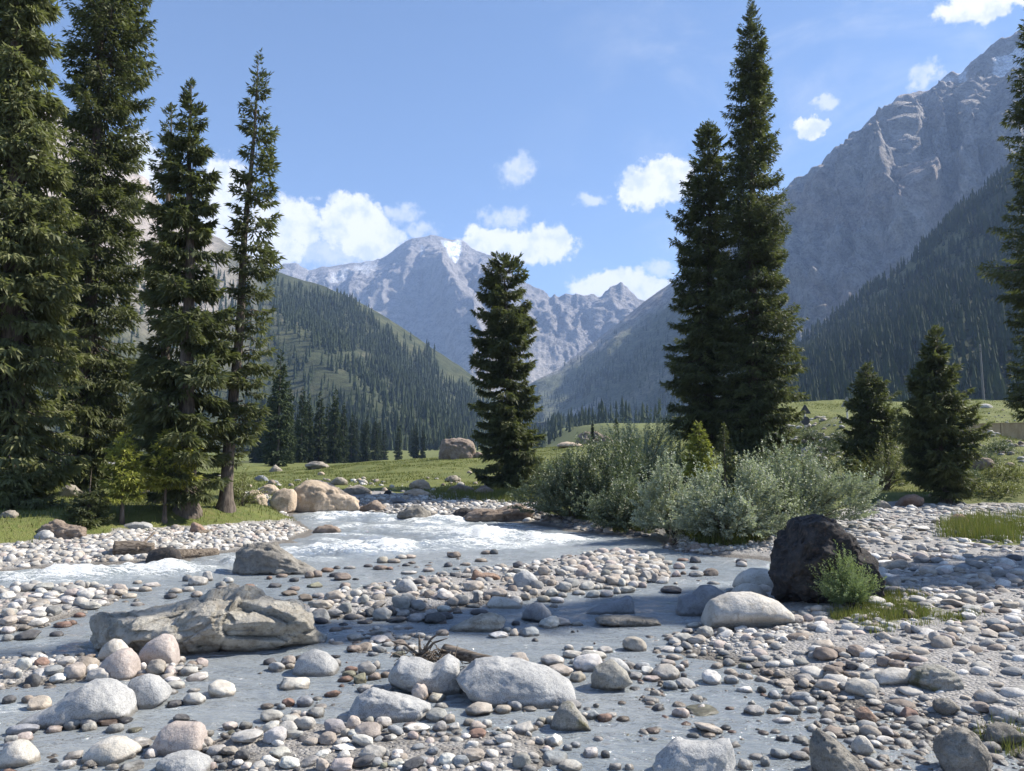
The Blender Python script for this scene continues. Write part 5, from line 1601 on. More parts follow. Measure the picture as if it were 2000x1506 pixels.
boulder('boulder', 'long flat dark slab lying in the water below the grey wedge', M_DARKGRANITE, 1229, 1224, 128, 16, 526, [(-1, 0.7), (-0.8, 1.0), (0, 0.95), (0.5, 0.8), (0.9, 0.6), (1, 0.3)], 0.4, 0.06, 4, 4, group=GB, short='the long flat slab', crev=0.02, box=0.5, crag=0.100)
boulder('boulder', 'layered buff rock with a leaning crest, in midstream between beige rock and wedge', M_BEIGE, 934, 1234, 112, 33, 527, [(-1, 0.05), (-0.5, 0.45), (0.0, 0.85), (0.45, 1.0), (0.8, 0.75), (1, 0.25)], 0.5, 0.07, 5, 4, group=GB, short='the leaning buff rock', crag=0.045)
boulder('boulder', 'dark grey domed boulder in the shaded water left of the wedge', M_BLUEROCK, 1050, 1216, 62, 34, 528, None, 0.8, 0.05, 5, 4, group=GB, short='the dark domed boulder', crev=0.0, crag=0.045)
boulder('boulder', 'white low boulder behind the blue-grey twin hump', M_PALE, 1492, 1150, 92, 36, 529, None, 0.8, 0.05, 6, 4, group=GB, short='the white low boulder', crev=0.0, crag=0.030)
boulder('boulder', 'pale rounded boulder between the white one and the smooth egg-like one', M_PALE, 1472, 1174, 74, 30, 530, None, 0.8, 0.05, 4, 4, group=GB, short='the pale rounded boulder', crev=0.0)
boulder('boulder', 'dark grey creviced rock in the rapids, biggest near the left gravel bank', M_DARKGRANITE, 530, 1122, 168, 62, 531, [(-1, 0.3), (-0.92, 0.68), (-0.7, 0.8), (-0.4, 1.0), (-0.1, 0.92), (0.25, 0.55), (0.7, 0.25), (1, 0.08)], 0.55, 0.12, 8, 5, group=GB, short='the dark rock in the rapids', crev=0.08, fine=0.03, crag=0.100)
boulder('boulder', 'great sandy-brown boulder with an undercut foot above the rapids', M_TANROCK, 618, 1001, 150, 62, 532, [(-1, 0.3), (-0.88, 0.8), (-0.3, 1.0), (0.1, 0.95), (0.5, 0.62), (0.85, 0.45), (1, 0.2)], 0.7, 0.07, 8, 5, group=GB, short='the great sandy boulder', crev=0.03, overhang=0.35, crag=0.100)
boulder('boulder', 'brown boulder split off the left side of the great sandy one', M_TANROCK, 546, 1000, 54, 46, 533, [(-1, 0.4), (-0.5, 0.8), (0.2, 1.0), (0.8, 0.95), (1, 0.6)], 0.9, 0.08, 8, 4, group=GB, short='the split-off brown boulder', crag=0.100)
boulder('boulder', 'grey cleft rock standing in the white water before the cobble bank', M_DARKGRANITE, 808, 1018, 70, 30, 534, None, 0.7, 0.10, 8, 4, group=GB, short='the cleft rock', crev=0.07, crag=0.100)
boulder('boulder', 'dark triangular boulder on the far cobbles right of the great sandy one', M_BROWNROCK, 725, 998, 54, 21, 535, [(-1, 0.2), (-0.3, 0.6), (0.2, 1.0), (0.6, 0.7), (1, 0.2)], 0.7, 0.05, 6, 4, group=GB, short='the dark triangular boulder', crag=0.100)
boulder('boulder', 'flat brown slab pile jutting into the white water before the willows', M_BROWNROCK, 972, 1020, 150, 34, 536, [(-1, 0.2), (-0.75, 0.5), (-0.4, 0.75), (0.0, 0.8), (0.5, 1.0), (0.85, 0.85), (1, 0.4)], 0.5, 0.13, 8, 5, group=GB, short='the brown slab pile', crev=0.10, fine=0.04, crag=0.100)
boulder('boulder', 'black wet rock at the left tip of the brown slab pile', M_BLACK, 905, 1012, 46, 20, 537, None, 0.7, 0.08, 6, 4, group=GB, short='the black wet rock')
boulder('boulder', 'brown rock awash off the tip of the left gravel bank', M_BROWNROCK, 636, 1041, 52, 15, 538, None, 0.7, 0.10, 6, 4, group=GB, short='the brown rock awash', crag=0.100)
boulder('boulder', 'white flat-topped block among the cobbles right of the shallows', M_PALE, 1770, 1338, 96, 26, 539, None, 0.6, 0.05, 7, 4, group=GB, short='the white flat block', crev=0.0, crag=0.030)
boulder('boulder', 'mottled grey block with a broken front, right of the white flat one', M_MOSSROCK, 1842, 1348, 96, 40, 540, [(-1, 0.3), (-0.7, 0.75), (-0.2, 1.0), (0.3, 0.95), (0.8, 0.7), (1, 0.3)], 0.7, 0.08, 8, 5, group=GB, short='the mottled broken block', crag=0.045)
boulder('boulder', 'whitish fractured boulder at the edge of the cobbles, left of the white block', M_PALE, 1692, 1360, 68, 28, 541, None, 0.7, 0.06, 9, 4, group=GB, short='the fractured whitish boulder', crag=0.030)
boulder('boulder', 'dark angular boulder on the wet mud right of the shallows', M_DARKGRANITE, 1857, 1398, 54, 28, 542, None, 0.8, 0.06, 7, 4, group=GB, short='the dark angular boulder', crag=0.100)
boulder('boulder', 'brown angular stone alone in the right shallows', M_RUSTROCK, 1695, 1412, 42, 24, 543, None, 0.8, 0.06, 8, 4, group=GB, short='the brown angular stone', crev=0.0, crag=0.100)
boulder('boulder', 'cream boulder with a flat facet in the right shallows near the bottom', M_PALE, 1693, 1480, 42, 34, 544, None, 0.9, 0.05, 6, 4, group=GB, short='the cream faceted boulder', crev=0.0, crag=0.030)
boulder('boulder', 'big grey block in the midst of the long central stone bar', M_GRANITE, 1026, 1146, 56, 28, 545, None, 0.8, 0.05, 5, 4, group=GB, short='the grey block of the central bar', crev=0.0, crag=0.045)
boulder('boulder', 'pale flat slab at the lower edge of the central stone bar', M_PALE, 984, 1188, 70, 20, 546, [(-1, 0.3), (-0.6, 1.0), (0, 0.9), (0.6, 0.6), (1, 0.1)], 0.6, 0.05, 6, 4, group=GB, short='the pale slab of the central bar', crev=0.0, crag=0.030)
boulder('boulder', 'reddish long boulder like a saddle, behind the central stone bar', M_RUSTROCK, 948, 1134, 56, 19, 547, [(-1, 0.6), (-0.7, 1.0), (-0.3, 0.7), (0.5, 0.6), (1, 0.2)], 0.6, 0.05, 3, 4, group=GB, short='the reddish saddle boulder', crev=0.0, crag=0.100)
boulder('boulder', 'squarish grey boulder standing up at the left end of the central bar', M_GRANITE, 791, 1157, 44, 24, 548, None, 0.8, 0.05, 7, 4, group=GB, short='the squarish grey boulder', crev=0.0, crag=0.045)
# rocks of the banks and the meadow
GMR = 'rocks scattered on the banks and the meadow'
boulder('bank_rock', 'large brown house-shaped boulder on the meadow crest left of the lone spruce', M_BROWNROCK, 892, 896, 74, 42, 601, [(-1, 0.75), (-0.9, 0.95), (-0.3, 1.0), (0.5, 0.92), (0.9, 0.85), (1, 0.55)], 0.8, 0.06, 8, 5, cat='rock', group=GMR, crev=0.04, box=0.6, crag=0.100)
boulder('bank_rock', 'split brown boulder on the meadow rim before the blue valley', M_BROWNROCK, 1165, 864, 76, 27, 602, [(-1, 0.7), (-0.7, 1.0), (0.0, 0.95), (0.5, 0.75), (1, 0.4)], 0.7, 0.08, 8, 5, cat='rock', group=GMR, crev=0.06, crag=0.100)
boulder('bank_rock', 'low tan rock just left of the split boulder on the meadow rim', M_TANROCK, 1113, 874, 58, 12, 603, None, 0.7, 0.08, 6, 4, cat='rock', group=GMR, crag=0.100)
boulder('bank_rock', 'pale flat rock at the foot of the forest stand', M_BANK, 614, 916, 50, 16, 604, None, 0.7, 0.10, 13, 4, cat='rock', group=GMR, crag=0.100)
boulder('bank_rock', 'small pale pointed rock at the left end of the meadow below the stand', M_BANK, 535, 922, 28, 14, 605, [(-1, 0.1), (0, 1.0), (1, 0.2)], 0.7, 0.10, 13, 4, cat='rock', group=GMR, crag=0.100)
boulder('bank_rock', 'small rock in the grass right beside the house-shaped boulder', M_BROWNROCK, 934, 894, 22, 12, 606, None, 0.7, 0.06, 6, 4, cat='rock', group=GMR, crag=0.100)
boulder('bank_rock', 'rounded grey rock in the grass behind the great sandy boulder', M_BANK, 660, 948, 38, 16, 607, None, 0.8, 0.10, 13, 4, cat='rock', group=GMR)
boulder('bank_rock', 'flat pale ledge in the grass right of the great sandy boulder', M_BANK, 694, 966, 60, 17, 608, None, 0.6, 0.10, 13, 4, cat='rock', group=GMR, box=0.6, crag=0.100)
boulder('bank_rock', 'dark grey rock in the grass near the bare-stemmed spruce', M_BLUEROCK, 507, 940, 28, 12, 609, None, 0.7, 0.06, 6, 4, cat='rock', group=GMR, crag=0.045)
boulder('bank_rock', 'tan two-stepped rock in the middle of the meadow foot', M_TANROCK, 818, 956, 48, 20, 610, None, 0.7, 0.10, 8, 4, cat='rock', group=GMR, crag=0.100)
boulder('bank_rock', 'tan slab just below the two-stepped rock of the meadow foot', M_TANROCK, 812, 968, 56, 12, 611, None, 0.6, 0.08, 7, 4, cat='rock', group=GMR, crag=0.100)
boulder('bank_rock', 'pale broken rock between the two-stepped rock and the lone spruce', M_BANK, 884, 942, 36, 13, 612, None, 0.7, 0.10, 13, 4, cat='rock', group=GMR, crag=0.100)
boulder('bank_rock', 'brown rock row end close left of the lone spruce', M_BROWNROCK, 900, 964, 60, 16, 613, None, 0.5, 0.12, 8, 4, cat='rock', group=GMR, crag=0.100)
boulder('bank_rock', 'dark slanting rock at the very foot of the lone spruce', M_BROWNROCK, 946, 968, 44, 18, 614, None, 0.7, 0.10, 8, 4, cat='rock', group=GMR, crag=0.100)
boulder('bank_rock', 'black small rock in the grass between ledge and two-stepped rock', M_BLACK, 757, 966, 16, 9, 615, None, 0.7, 0.06, 6, 3, cat='rock', group=GMR)
boulder('bank_rock', 'grey flat rock where the far cobbles meet the grass', M_BLUEROCK, 775, 983, 36, 11, 616, None, 0.7, 0.08, 6, 4, cat='rock', group=GMR, crag=0.045)
boulder('bank_rock', 'rough dark rock with a pale right end in the left bank grass', M_BROWNROCK, 112, 1052, 92, 33, 617, [(-1, 0.4), (-0.7, 0.95), (-0.3, 1.0), (0.2, 0.75), (0.8, 0.65), (1, 0.3)], 0.6, 0.09, 9, 5, cat='rock', group=GMR, crev=0.05, crag=0.100)
boulder('bank_rock', 'round grey rock against the rough dark one in the left bank grass', M_GRANITE, 80, 1054, 36, 18, 618, None, 0.8, 0.05, 5, 4, cat='rock', group=GMR)
boulder('bank_rock', 'reddish angular rock at the edge of the left gravel', M_RUSTROCK, 384, 1042, 32, 22, 619, [(-1, 0.8), (-0.5, 1.0), (0.2, 0.7), (1, 0.2)], 0.7, 0.07, 8, 4, cat='rock', group=GMR, crag=0.100)
boulder('bank_rock', 'low grey rock sunk in the grass below the young spruces', M_GRANITE, 262, 1034, 62, 14, 620, None, 0.6, 0.06, 5, 4, cat='rock', group=GMR, crag=0.045)
boulder('bank_rock', 'pale yellowish rock at the left edge of the view in the grass', M_BANK, 12, 1012, 34, 15, 621, None, 0.7, 0.10, 13, 4, cat='rock', group=GMR, crag=0.100)
boulder('bank_rock', 'big pale rock in the shade among the tall trunks', M_BANK, 128, 972, 44, 26, 622, None, 0.8, 0.10, 13, 4, cat='rock', group=GMR, crag=0.100)
boulder('bank_rock', 'whitish rock in the shade behind the yellow-green young spruce', M_BANK, 278, 974, 36, 22, 623, None, 0.8, 0.10, 13, 4, cat='rock', group=GMR, crag=0.100)
boulder('bank_rock', 'tan broken rock left of the split-off brown boulder', M_TANROCK, 492, 984, 56, 26, 624, None, 0.7, 0.11, 9, 4, cat='rock', group=GMR, crag=0.100)
boulder('bank_rock', 'tan outcrop in the grass above the split-off brown boulder', M_TANROCK, 522, 966, 44, 20, 625, None, 0.7, 0.12, 9, 4, cat='rock', group=GMR, crag=0.100)
boulder('bank_rock', 'brown rock on the grass left of the broad pointed spruce', M_RUSTROCK, 1790, 990, 56, 24, 626, None, 0.7, 0.08, 7, 4, cat='rock', group=GMR, crag=0.100)
boulder('bank_rock', 'dark rock at the water-worn grass edge below the bush with bare twigs', M_DARKGRANITE, 1728, 994, 30, 16, 627, None, 0.7, 0.08, 7, 4, cat='rock', group=GMR, crag=0.100)
boulder('bank_rock', 'brown rounded boulder on the cobbles before the broad pointed spruce', M_RUSTROCK, 1880, 1026, 36, 22, 628, None, 0.8, 0.07, 6, 4, cat='rock', group=GMR)
boulder('bank_rock', 'brown outcrop in the eroded bank under the concrete wall', M_BROWNROCK, 1930, 915, 46, 22, 629, None, 0.7, 0.10, 8, 4, cat='rock', group=GMR, crag=0.100)
boulder('bank_rock', 'pale stone high on the grass behind the concrete wall', M_PALE, 1930, 796, 26, 8, 630, None, 0.7, 0.08, 6, 4, cat='rock', group=GMR, crag=0.030)
FIELD = []


def re_short(lab):
    w = []
    for x in lab.replace(',', ' ,').split():
        if x in ('on', 'in', 'at', 'just', 'right', 'below', 'where', 'behind', 'before', 'between', 'with', 'of', 'left', 'close', 'against', 'high', 'sunk', 'among', ','):
            break
        w.append(x)
    return w[:4]


r_ = random.Random(91)
for i in range(46):
    u, v = (r_.uniform(480, 1180), r_.uniform(915, 972)) if i < 24 else (r_.uniform(1560, 1990), r_.uniform(832, 985))
    if i < 24 and v < np.interp(u, [480, 560, 860, 1180], [935, 925, 905, 885]):
        continue
    m_ = r_.choice([M_PALE, M_PALE, M_TANROCK, M_BROWNROCK])
    cn = {M_PALE: 'pale', M_TANROCK: 'tan', M_BROWNROCK: 'brown'}[m_]
    hgt_ = r_.uniform(9, 20)
    o_ = boulder('field_stone', 'stone', m_, u, v, hgt_, hgt_ * r_.uniform(0.4, 0.6), 650 + i, None, 0.8, 0.06, 6, 2, cat='stone', group='small stones in the grass of the banks', crev=0.0)
    q = sorted(BANK, key=lambda L: math.hypot(o_.location.x - L[1], o_.location.y - L[2]))[0]
    dx, dy = o_.location.x - q[1], o_.location.y - q[2]
    rel_ = ('right of' if dx > 0 else 'left of') if abs(dx) > abs(dy) * 1.1 else ('behind' if dy > 0 else 'in front of')
    FIELD.append((o_, '%s %s stone in the grass %s the %s' % ('little' if hgt_ < 14 else 'small', cn, rel_, ' '.join(re_short(q[0]))), math.hypot(dx, dy)))
fg = {}
for f_ in FIELD:
    fg.setdefault(f_[1], []).append(f_)
for lab, xs in fg.items():
    xs.sort(key=lambda f_: f_[2])
    for i, f_ in enumerate(xs):
        f_[0]['label'] = ' '.join((lab + ('' if len(xs) == 1 else ', ' + ['nearest', 'second', 'third', 'fourth', 'fifth', 'sixth'][min(i, 5)] + ' from it')).split()[:16])

# ---------------------------------------------------------------- river stones read off the photograph
PAL = {'p': ((0.43, 0.415, 0.385), 'pale grey'), 'w': ((0.57, 0.555, 0.53), 'whitish'), 't': ((0.37, 0.33, 0.285), 'tan'), 'k': ((0.41, 0.355, 0.325), 'pink'), 'b': ((0.235, 0.195, 0.165), 'brown'),
       'r': ((0.25, 0.165, 0.13), 'rusty red'), 'd': ((0.10, 0.10, 0.105), 'dark'), 'g': ((0.285, 0.28, 0.27), 'grey'), 'u': ((0.25, 0.262, 0.275), 'blue-grey'), 'o': ((0.24, 0.235, 0.17), 'olive')}
TILES = {
'A': (0, 1050, 3.302, """135,855,95,85,w 250,825,90,45,r 190,775,135,45,g 45,905,95,65,p 110,910,45,50,u 190,965,95,80,d 350,945,125,65,w 455,920,140,105,t 605,940,160,90,p 540,850,140,80,t 300,890,150,55,u 405,830,110,60,p
545,880,40,25,t 855,875,60,60,g 910,850,50,50,w 985,890,130,100,t 1083,895,60,50,k 905,900,80,45,g 1150,810,75,40,p 1290,830,90,45,k 1210,845,50,30,g 1200,890,120,55,p 1265,850,70,25,g 1255,930,140,40,p 1095,940,110,35,w 1010,950,90,30,g 1120,980,130,45,p
1085,1015,100,30,g 1400,1030,190,90,p 1240,1000,80,25,w 1230,1085,145,75,p 1110,1095,110,40,d 780,1105,140,65,p 735,1115,55,40,w 225,1120,140,90,t 160,1070,75,50,b 35,1075,80,50,d 330,1260,100,35,k 445,1240,95,75,g 560,1250,90,50,p
550,1230,110,60,g 680,1215,140,35,b 720,1265,110,60,g 850,1260,90,25,o 780,1200,105,30,d 1150,1190,110,40,d 1215,1215,100,25,d 100,1285,220,65,u 50,1340,85,70,g 130,1320,110,50,k 115,1345,90,35,t 165,1370,60,25,p 60,1400,160,70,g 880,1360,150,45,p
880,1320,85,25,w 450,1435,120,40,p 405,1495,110,45,w 575,1485,110,40,g 820,1510,160,45,g 820,1430,80,60,p 965,1420,85,50,w 710,1500,85,30,p 1285,1300,85,55,t 1330,1280,80,30,p 1310,1365,100,70,t 1295,1380,80,50,p 1470,1245,110,45,k 1570,1240,90,45,g
1575,1330,200,60,p 1375,1420,130,75,p 1460,1415,110,55,t 1545,1450,95,75,d 1385,1450,90,35,u 1350,1500,80,40,k 1430,1500,60,45,u 1520,1480,80,40,w 1580,1500,60,40,k
260,345,130,50,p 250,375,90,50,p 360,370,95,60,g 450,385,100,55,k 540,380,100,45,p 215,390,80,30,w 310,390,85,40,w 30,395,90,45,w 420,425,90,45,w 310,435,110,40,w 115,440,80,50,w 70,465,65,50,w 240,450,110,45,t 205,475,80,35,k 320,500,95,60,g
560,465,130,55,p 625,395,65,25,g 760,350,95,60,t 705,370,50,40,b 765,375,90,45,t 820,395,100,35,t 40,510,95,55,p 135,515,95,45,w 215,520,115,45,p 30,565,110,55,t 150,555,90,45,t 500,515,75,30,r 210,555,80,30,t 385,580,110,35,r 455,565,60,30,r
30,620,90,45,w 30,675,75,50,g 140,665,180,60,d 350,640,85,35,d 510,330,55,50,g 550,325,45,45,p 590,320,70,35,p 965,320,110,30,p 880,300,60,25,t 925,350,90,35,t 855,345,80,25,p 1200,285,65,50,g 1330,280,70,65,p 1265,310,130,60,p 1460,295,80,40,p
1420,325,70,45,g 1120,360,90,35,t 1205,350,80,35,p 1255,385,75,40,t 1085,395,80,35,d 1600,330,75,30,r 670,440,65,28,g 870,445,75,28,g 640,350,55,30,t 480,345,60,25,b"""),
'B': (500, 1050, 3.302, """315,695,85,70,p 400,470,150,70,t 570,490,85,70,g 205,500,95,55,t 275,485,80,40,t 110,325,90,30,d 235,345,90,35,b 370,325,110,40,o 570,330,75,40,b 210,380,120,35,b 310,410,100,45,b 395,390,80,35,g 505,415,130,70,t 510,420,70,25,p 590,415,60,50,t
640,380,80,45,p 650,430,90,45,p 695,430,60,65,p 550,275,110,45,b 510,255,90,30,d 640,275,45,15,d 340,260,65,45,b 390,255,70,45,b 450,225,90,30,r 240,285,70,30,d 80,270,40,25,r 160,260,80,25,b 520,205,45,25,d 600,205,80,20,g 720,190,60,20,d
795,210,100,35,b 815,165,80,45,t 885,165,90,30,t 930,140,80,30,p 990,135,80,25,t 1000,170,60,20,b 965,185,60,25,d 1110,220,80,25,t 980,235,110,18,w 1235,190,65,40,d 1290,210,55,25,g 1405,210,70,25,g 1275,130,95,50,b 1485,110,75,30,b 1535,110,55,40,d
1450,160,85,25,b 1350,260,70,15,d 1620,265,60,45,p 1065,260,40,15,b 1200,250,60,15,d 780,345,90,35,t 720,330,60,25,d 790,385,90,45,p 870,380,90,50,p 1045,300,80,30,d 1050,335,60,25,b 1205,340,90,50,t 1400,345,140,75,t 1280,345,60,40,t 1540,390,170,60,t
1000,390,120,40,t 1110,390,80,50,b 930,460,125,95,g 970,430,110,70,p 1040,470,105,75,g 1220,400,110,55,p 1320,440,110,80,g 1420,420,50,90,g 1270,440,80,60,t 1215,480,105,40,p 780,455,110,40,t 810,540,130,90,g 865,510,70,70,d 940,515,95,50,g
1030,545,130,55,u 1120,510,90,50,g 1145,555,150,65,d 1200,530,130,45,d 900,550,140,35,d 700,560,95,25,d 730,510,80,50,d 690,510,60,30,d 600,535,90,40,d 500,515,110,50,g 410,545,115,85,g 420,560,100,40,d 340,500,100,40,p 270,530,110,50,d 220,560,60,40,d
270,560,80,35,d 330,610,105,55,d 650,525,60,25,t 560,570,60,20,d 620,450,80,25,p 1300,490,60,20,b 1440,500,120,30,d 1400,450,90,20,g 635,670,110,55,p 785,685,145,45,w 840,660,90,40,p 945,665,110,30,p 1055,650,75,35,w 1200,635,85,40,t 1570,655,150,40,w
1620,610,60,30,p 850,705,90,28,g 790,745,100,50,u 630,740,110,40,b 690,735,120,45,b 750,765,75,25,u 930,725,90,45,b 1000,710,60,35,u 410,685,70,25,g 485,685,40,30,w 520,695,90,20,p 80,825,85,45,d 195,825,100,55,t 120,865,110,55,g 210,850,70,35,t
275,795,65,35,d 505,830,80,45,g 505,775,75,15,d 605,870,90,40,r 710,885,120,80,g 770,850,60,55,p 595,900,95,35,o 665,940,95,65,o 565,930,110,35,r 760,920,85,45,b 830,905,70,40,b 920,770,90,30,o 230,980,200,60,p 730,1000,175,40,p 485,1030,100,40,r
390,1050,65,15,p 200,1095,95,55,r 155,1110,65,35,u 305,1090,115,55,u 60,1105,90,28,t 410,1100,80,18,w 300,1165,70,45,w 380,1170,115,65,g 250,1150,70,30,w 90,1190,150,60,p 210,1200,110,45,p 300,1240,150,80,p 190,1260,130,55,p 80,1260,110,65,p
110,1330,155,90,w 240,1300,110,55,p 495,1270,140,90,g 620,1240,95,80,k 725,1210,70,50,p 815,1225,120,55,p 700,1305,190,85,t 630,1300,90,50,p 575,1290,60,55,t 685,1350,155,60,p 895,1280,115,55,u 860,1310,90,30,p 455,1340,110,70,t 350,1340,110,35,t
560,1330,80,30,w 740,1440,170,85,p 560,1380,160,30,w 150,1430,150,60,p 420,1430,100,45,w 420,1506,90,75,t 540,1510,165,70,k 690,1490,155,60,d 820,1490,50,40,o 900,1480,120,40,p 1005,1500,150,55,d 910,1420,80,45,w 840,1420,45,50,g 330,1480,130,45,g
200,1490,140,60,w 80,1480,110,50,w 965,1060,105,35,w 1050,1055,110,115,k 1090,1010,80,60,t 1155,1000,55,40,p 1165,1060,110,50,t 1160,1190,150,75,g 1185,1255,100,60,g 1240,1200,90,50,t 1280,1250,80,50,p 990,1225,90,25,k 1030,1260,180,40,w 1010,1300,75,45,k
1345,1300,80,30,w 1190,1285,70,25,g 1430,1250,110,55,t 1430,1290,110,40,r 1375,1220,85,45,t 1490,1230,70,50,p 1430,1150,200,70,t 1590,1135,110,50,t 1640,1100,60,40,u 1550,1280,70,25,u 1590,1335,120,55,p 1400,1360,75,45,w 1510,1340,90,25,g
1400,1445,155,70,t 1140,1400,90,45,u 1230,1470,115,65,w 1320,1480,110,60,u 1490,1506,100,45,w 1070,1460,80,40,u 1195,1100,90,28,w 1360,890,80,60,t"""),
'C': (1000, 1050, 3.302, """60,240,120,40,p 210,245,85,65,t 205,300,85,55,t 40,195,65,45,d 120,215,90,35,d 370,175,110,35,t 320,245,90,45,p 250,310,80,45,t 340,345,100,60,p 395,320,85,50,g 490,340,110,65,p 430,215,95,30,b 560,160,90,30,b 610,165,60,45,p 660,115,90,25,t
760,105,100,25,t 690,145,100,30,t 790,170,110,45,t 745,190,60,35,k 850,155,90,35,p 660,235,130,60,t 530,275,100,55,t 610,255,70,50,g 650,305,90,55,t 710,315,60,55,p 760,265,80,65,g 865,285,85,90,g 785,325,70,50,p 840,290,70,40,p 845,325,60,40,k
925,295,50,75,g 970,300,110,40,p 830,215,80,50,t 890,190,70,50,g 680,365,50,50,g 745,360,120,45,p 610,385,95,45,p 525,390,105,50,p 430,375,90,35,g 320,390,80,45,g 255,385,90,55,p 290,420,100,35,w 205,415,90,40,t 85,405,70,60,t 140,370,60,45,t
100,350,60,40,t 30,435,90,40,w 560,335,60,40,g 1000,175,90,30,p 975,225,85,50,t 1085,205,80,45,k 1065,255,65,45,k 1105,240,50,30,b 1180,210,60,25,d 1200,255,95,45,g 1290,250,100,50,b 1190,165,75,45,d 1110,155,80,20,r 1485,165,75,30,d 1485,190,75,40,p
920,125,40,20,g 1190,90,80,50,b 1240,70,70,35,t 1290,65,60,30,p 1330,90,80,30,b 1400,85,70,30,t 1035,360,140,45,d 245,585,145,75,w 320,570,120,50,p 110,640,130,60,u 15,640,60,55,t 25,570,60,30,d 420,570,90,25,g 620,520,100,20,p 1180,585,95,35,p
1060,695,95,50,p 1110,680,130,65,p 1205,685,125,50,t 1255,650,110,80,g 1330,605,85,40,k 1370,640,90,60,g 1150,620,90,30,g 1010,640,75,15,w 1325,700,100,35,p 1490,610,90,40,w 1605,690,75,50,g 800,735,160,85,t 965,740,95,45,u 1010,745,120,40,w
1145,745,45,22,g 1375,765,70,35,g 1400,785,65,20,d 1170,775,80,20,w 1540,775,60,25,k 1420,810,75,15,d 1040,790,90,35,t 1015,825,100,30,k 1115,835,60,40,t 265,825,150,65,p 405,785,150,50,p 395,820,65,45,p 525,790,175,60,p 605,750,100,45,p 490,730,90,25,p
510,865,215,95,w 315,895,165,65,t 420,935,115,65,t 45,820,130,70,t 540,915,50,30,p 1005,910,180,80,p 880,885,85,50,w 800,920,90,50,g 910,930,115,35,k 1090,860,60,40,p 1110,905,40,40,d 1300,945,125,75,w 1425,945,95,55,g 1135,975,140,50,g 1030,985,100,55,u
1510,1000,100,35,w 1615,1005,70,50,d 1585,840,100,25,d 1610,925,60,30,d 710,1075,60,15,t 905,1065,110,25,w 895,1080,60,20,t 545,1095,45,25,g 395,1110,115,55,g 280,1115,60,25,t 230,1090,60,25,g 25,1115,80,60,u 115,1115,90,18,p 1095,1165,115,65,k
1230,1115,70,35,w 1550,1080,45,25,p 1410,1115,60,20,r 1575,1150,130,60,g 1240,1145,200,25,o 600,1190,100,50,r 520,1180,90,55,u 465,1165,60,35,p 640,1160,90,25,w 720,1190,90,28,b 190,1210,70,50,t 250,1210,70,55,t 175,1230,60,45,g 65,1270,150,60,p
130,1250,90,30,t 15,1210,40,30,w 275,1350,120,80,w 180,1340,60,45,u 230,1390,70,40,k 360,1380,65,40,u 410,1355,70,30,u 510,1420,100,60,w 560,1312,60,25,w 605,1420,60,40,d 910,1265,100,25,b 1290,1270,190,45,t 1380,1240,80,25,d 1270,1290,110,28,t
1175,1295,80,28,u 1425,1265,60,15,r 1270,1220,45,18,g 1310,1330,60,12,t 1630,1275,70,22,b 60,1490,120,90,g 280,1470,170,60,u 380,1506,160,50,p 150,1455,70,20,u 670,1500,90,40,g 760,1500,60,35,w 1590,1440,90,35,g 1520,1500,100,60,g 1640,1480,60,70,g"""),
'D': (1500, 1000, 2.976, """360,865,145,75,b 525,840,120,60,b 640,810,105,35,p 435,835,90,45,b 270,850,80,40,g 690,900,90,55,b 760,915,90,50,b 780,865,110,50,b 825,845,65,40,t 745,845,90,25,p 500,920,80,50,d 400,955,120,60,b 435,920,110,40,b 385,965,95,45,b 510,965,70,35,t
225,995,110,45,g 120,1025,130,45,t 205,890,90,35,g 355,1040,140,60,t 460,1035,80,45,g 595,990,85,60,g 45,1085,70,45,u 195,1105,125,50,u 125,1065,95,35,t 350,1085,85,35,t 285,1090,55,22,u 470,1140,60,30,p 390,1180,85,50,t 265,1165,70,35,p 155,1175,95,40,g
40,1175,75,28,b 185,1130,75,25,g 95,1235,115,28,w 45,1290,70,25,p 350,1240,85,30,u 385,1265,85,35,g 480,1230,90,30,b 575,1250,60,25,w 650,1250,45,25,g 480,1310,105,35,g 370,1335,80,50,p 205,1345,90,35,g 95,1335,75,30,d 610,1340,60,40,g 710,1310,110,50,g
700,1355,110,35,w 840,1320,70,30,w 920,1385,75,50,g 835,1210,105,60,r 885,1255,130,45,g 740,1175,95,50,u 790,1150,80,25,g 1255,1170,105,55,b 1370,1200,110,65,p 785,1110,75,25,d 1060,1365,130,40,p 80,1440,110,50,u 200,1450,110,45,g
1000,770,95,70,p 805,685,70,50,w 820,705,40,50,t 1350,680,100,55,u 1325,730,110,35,t 1440,685,80,35,p 1260,530,70,50,t 1430,560,90,45,t 1340,545,100,30,t 650,550,125,55,p 700,580,70,28,b 1165,500,115,55,p 1095,520,80,45,p 1210,590,110,45,p 1110,555,140,40,t
1185,625,85,40,w 1120,700,60,30,w 170,650,90,50,k 240,640,70,45,k 280,690,85,40,g 800,285,115,45,k 760,340,160,60,t 700,275,70,40,p 910,295,90,45,g 1000,295,90,35,g 950,370,100,45,t 900,110,110,30,w 755,110,70,25,t 905,230,60,50,g 1290,350,85,30,g
1240,440,130,50,g 1450,285,80,40,d 1250,330,140,50,g 740,440,100,60,g"""),
}
STONES = []
for key, (x0, y0, sc, txt) in TILES.items():
    for tok in txt.split():
        cx, vb, w, h, c = tok.split(',')
        STONES.append((x0 + float(cx) / sc, y0 + float(vb) / sc, float(w) / sc, float(h) / sc, c))
r_ = np.random.default_rng(515)
SHAPES = []
for k in range(18):
    v, f = stone_shape(3, 900 + k, [0.0, 0.15, 0.35, 0.0, 0.7, 0.2, 0.1, 0.9, 0.0, 0.3, 0.1, 0.5, 0.0, 0.2, 0.8, 0.1, 0.4, 0.0][k], 0.07)
    SHAPES.append((v, f))
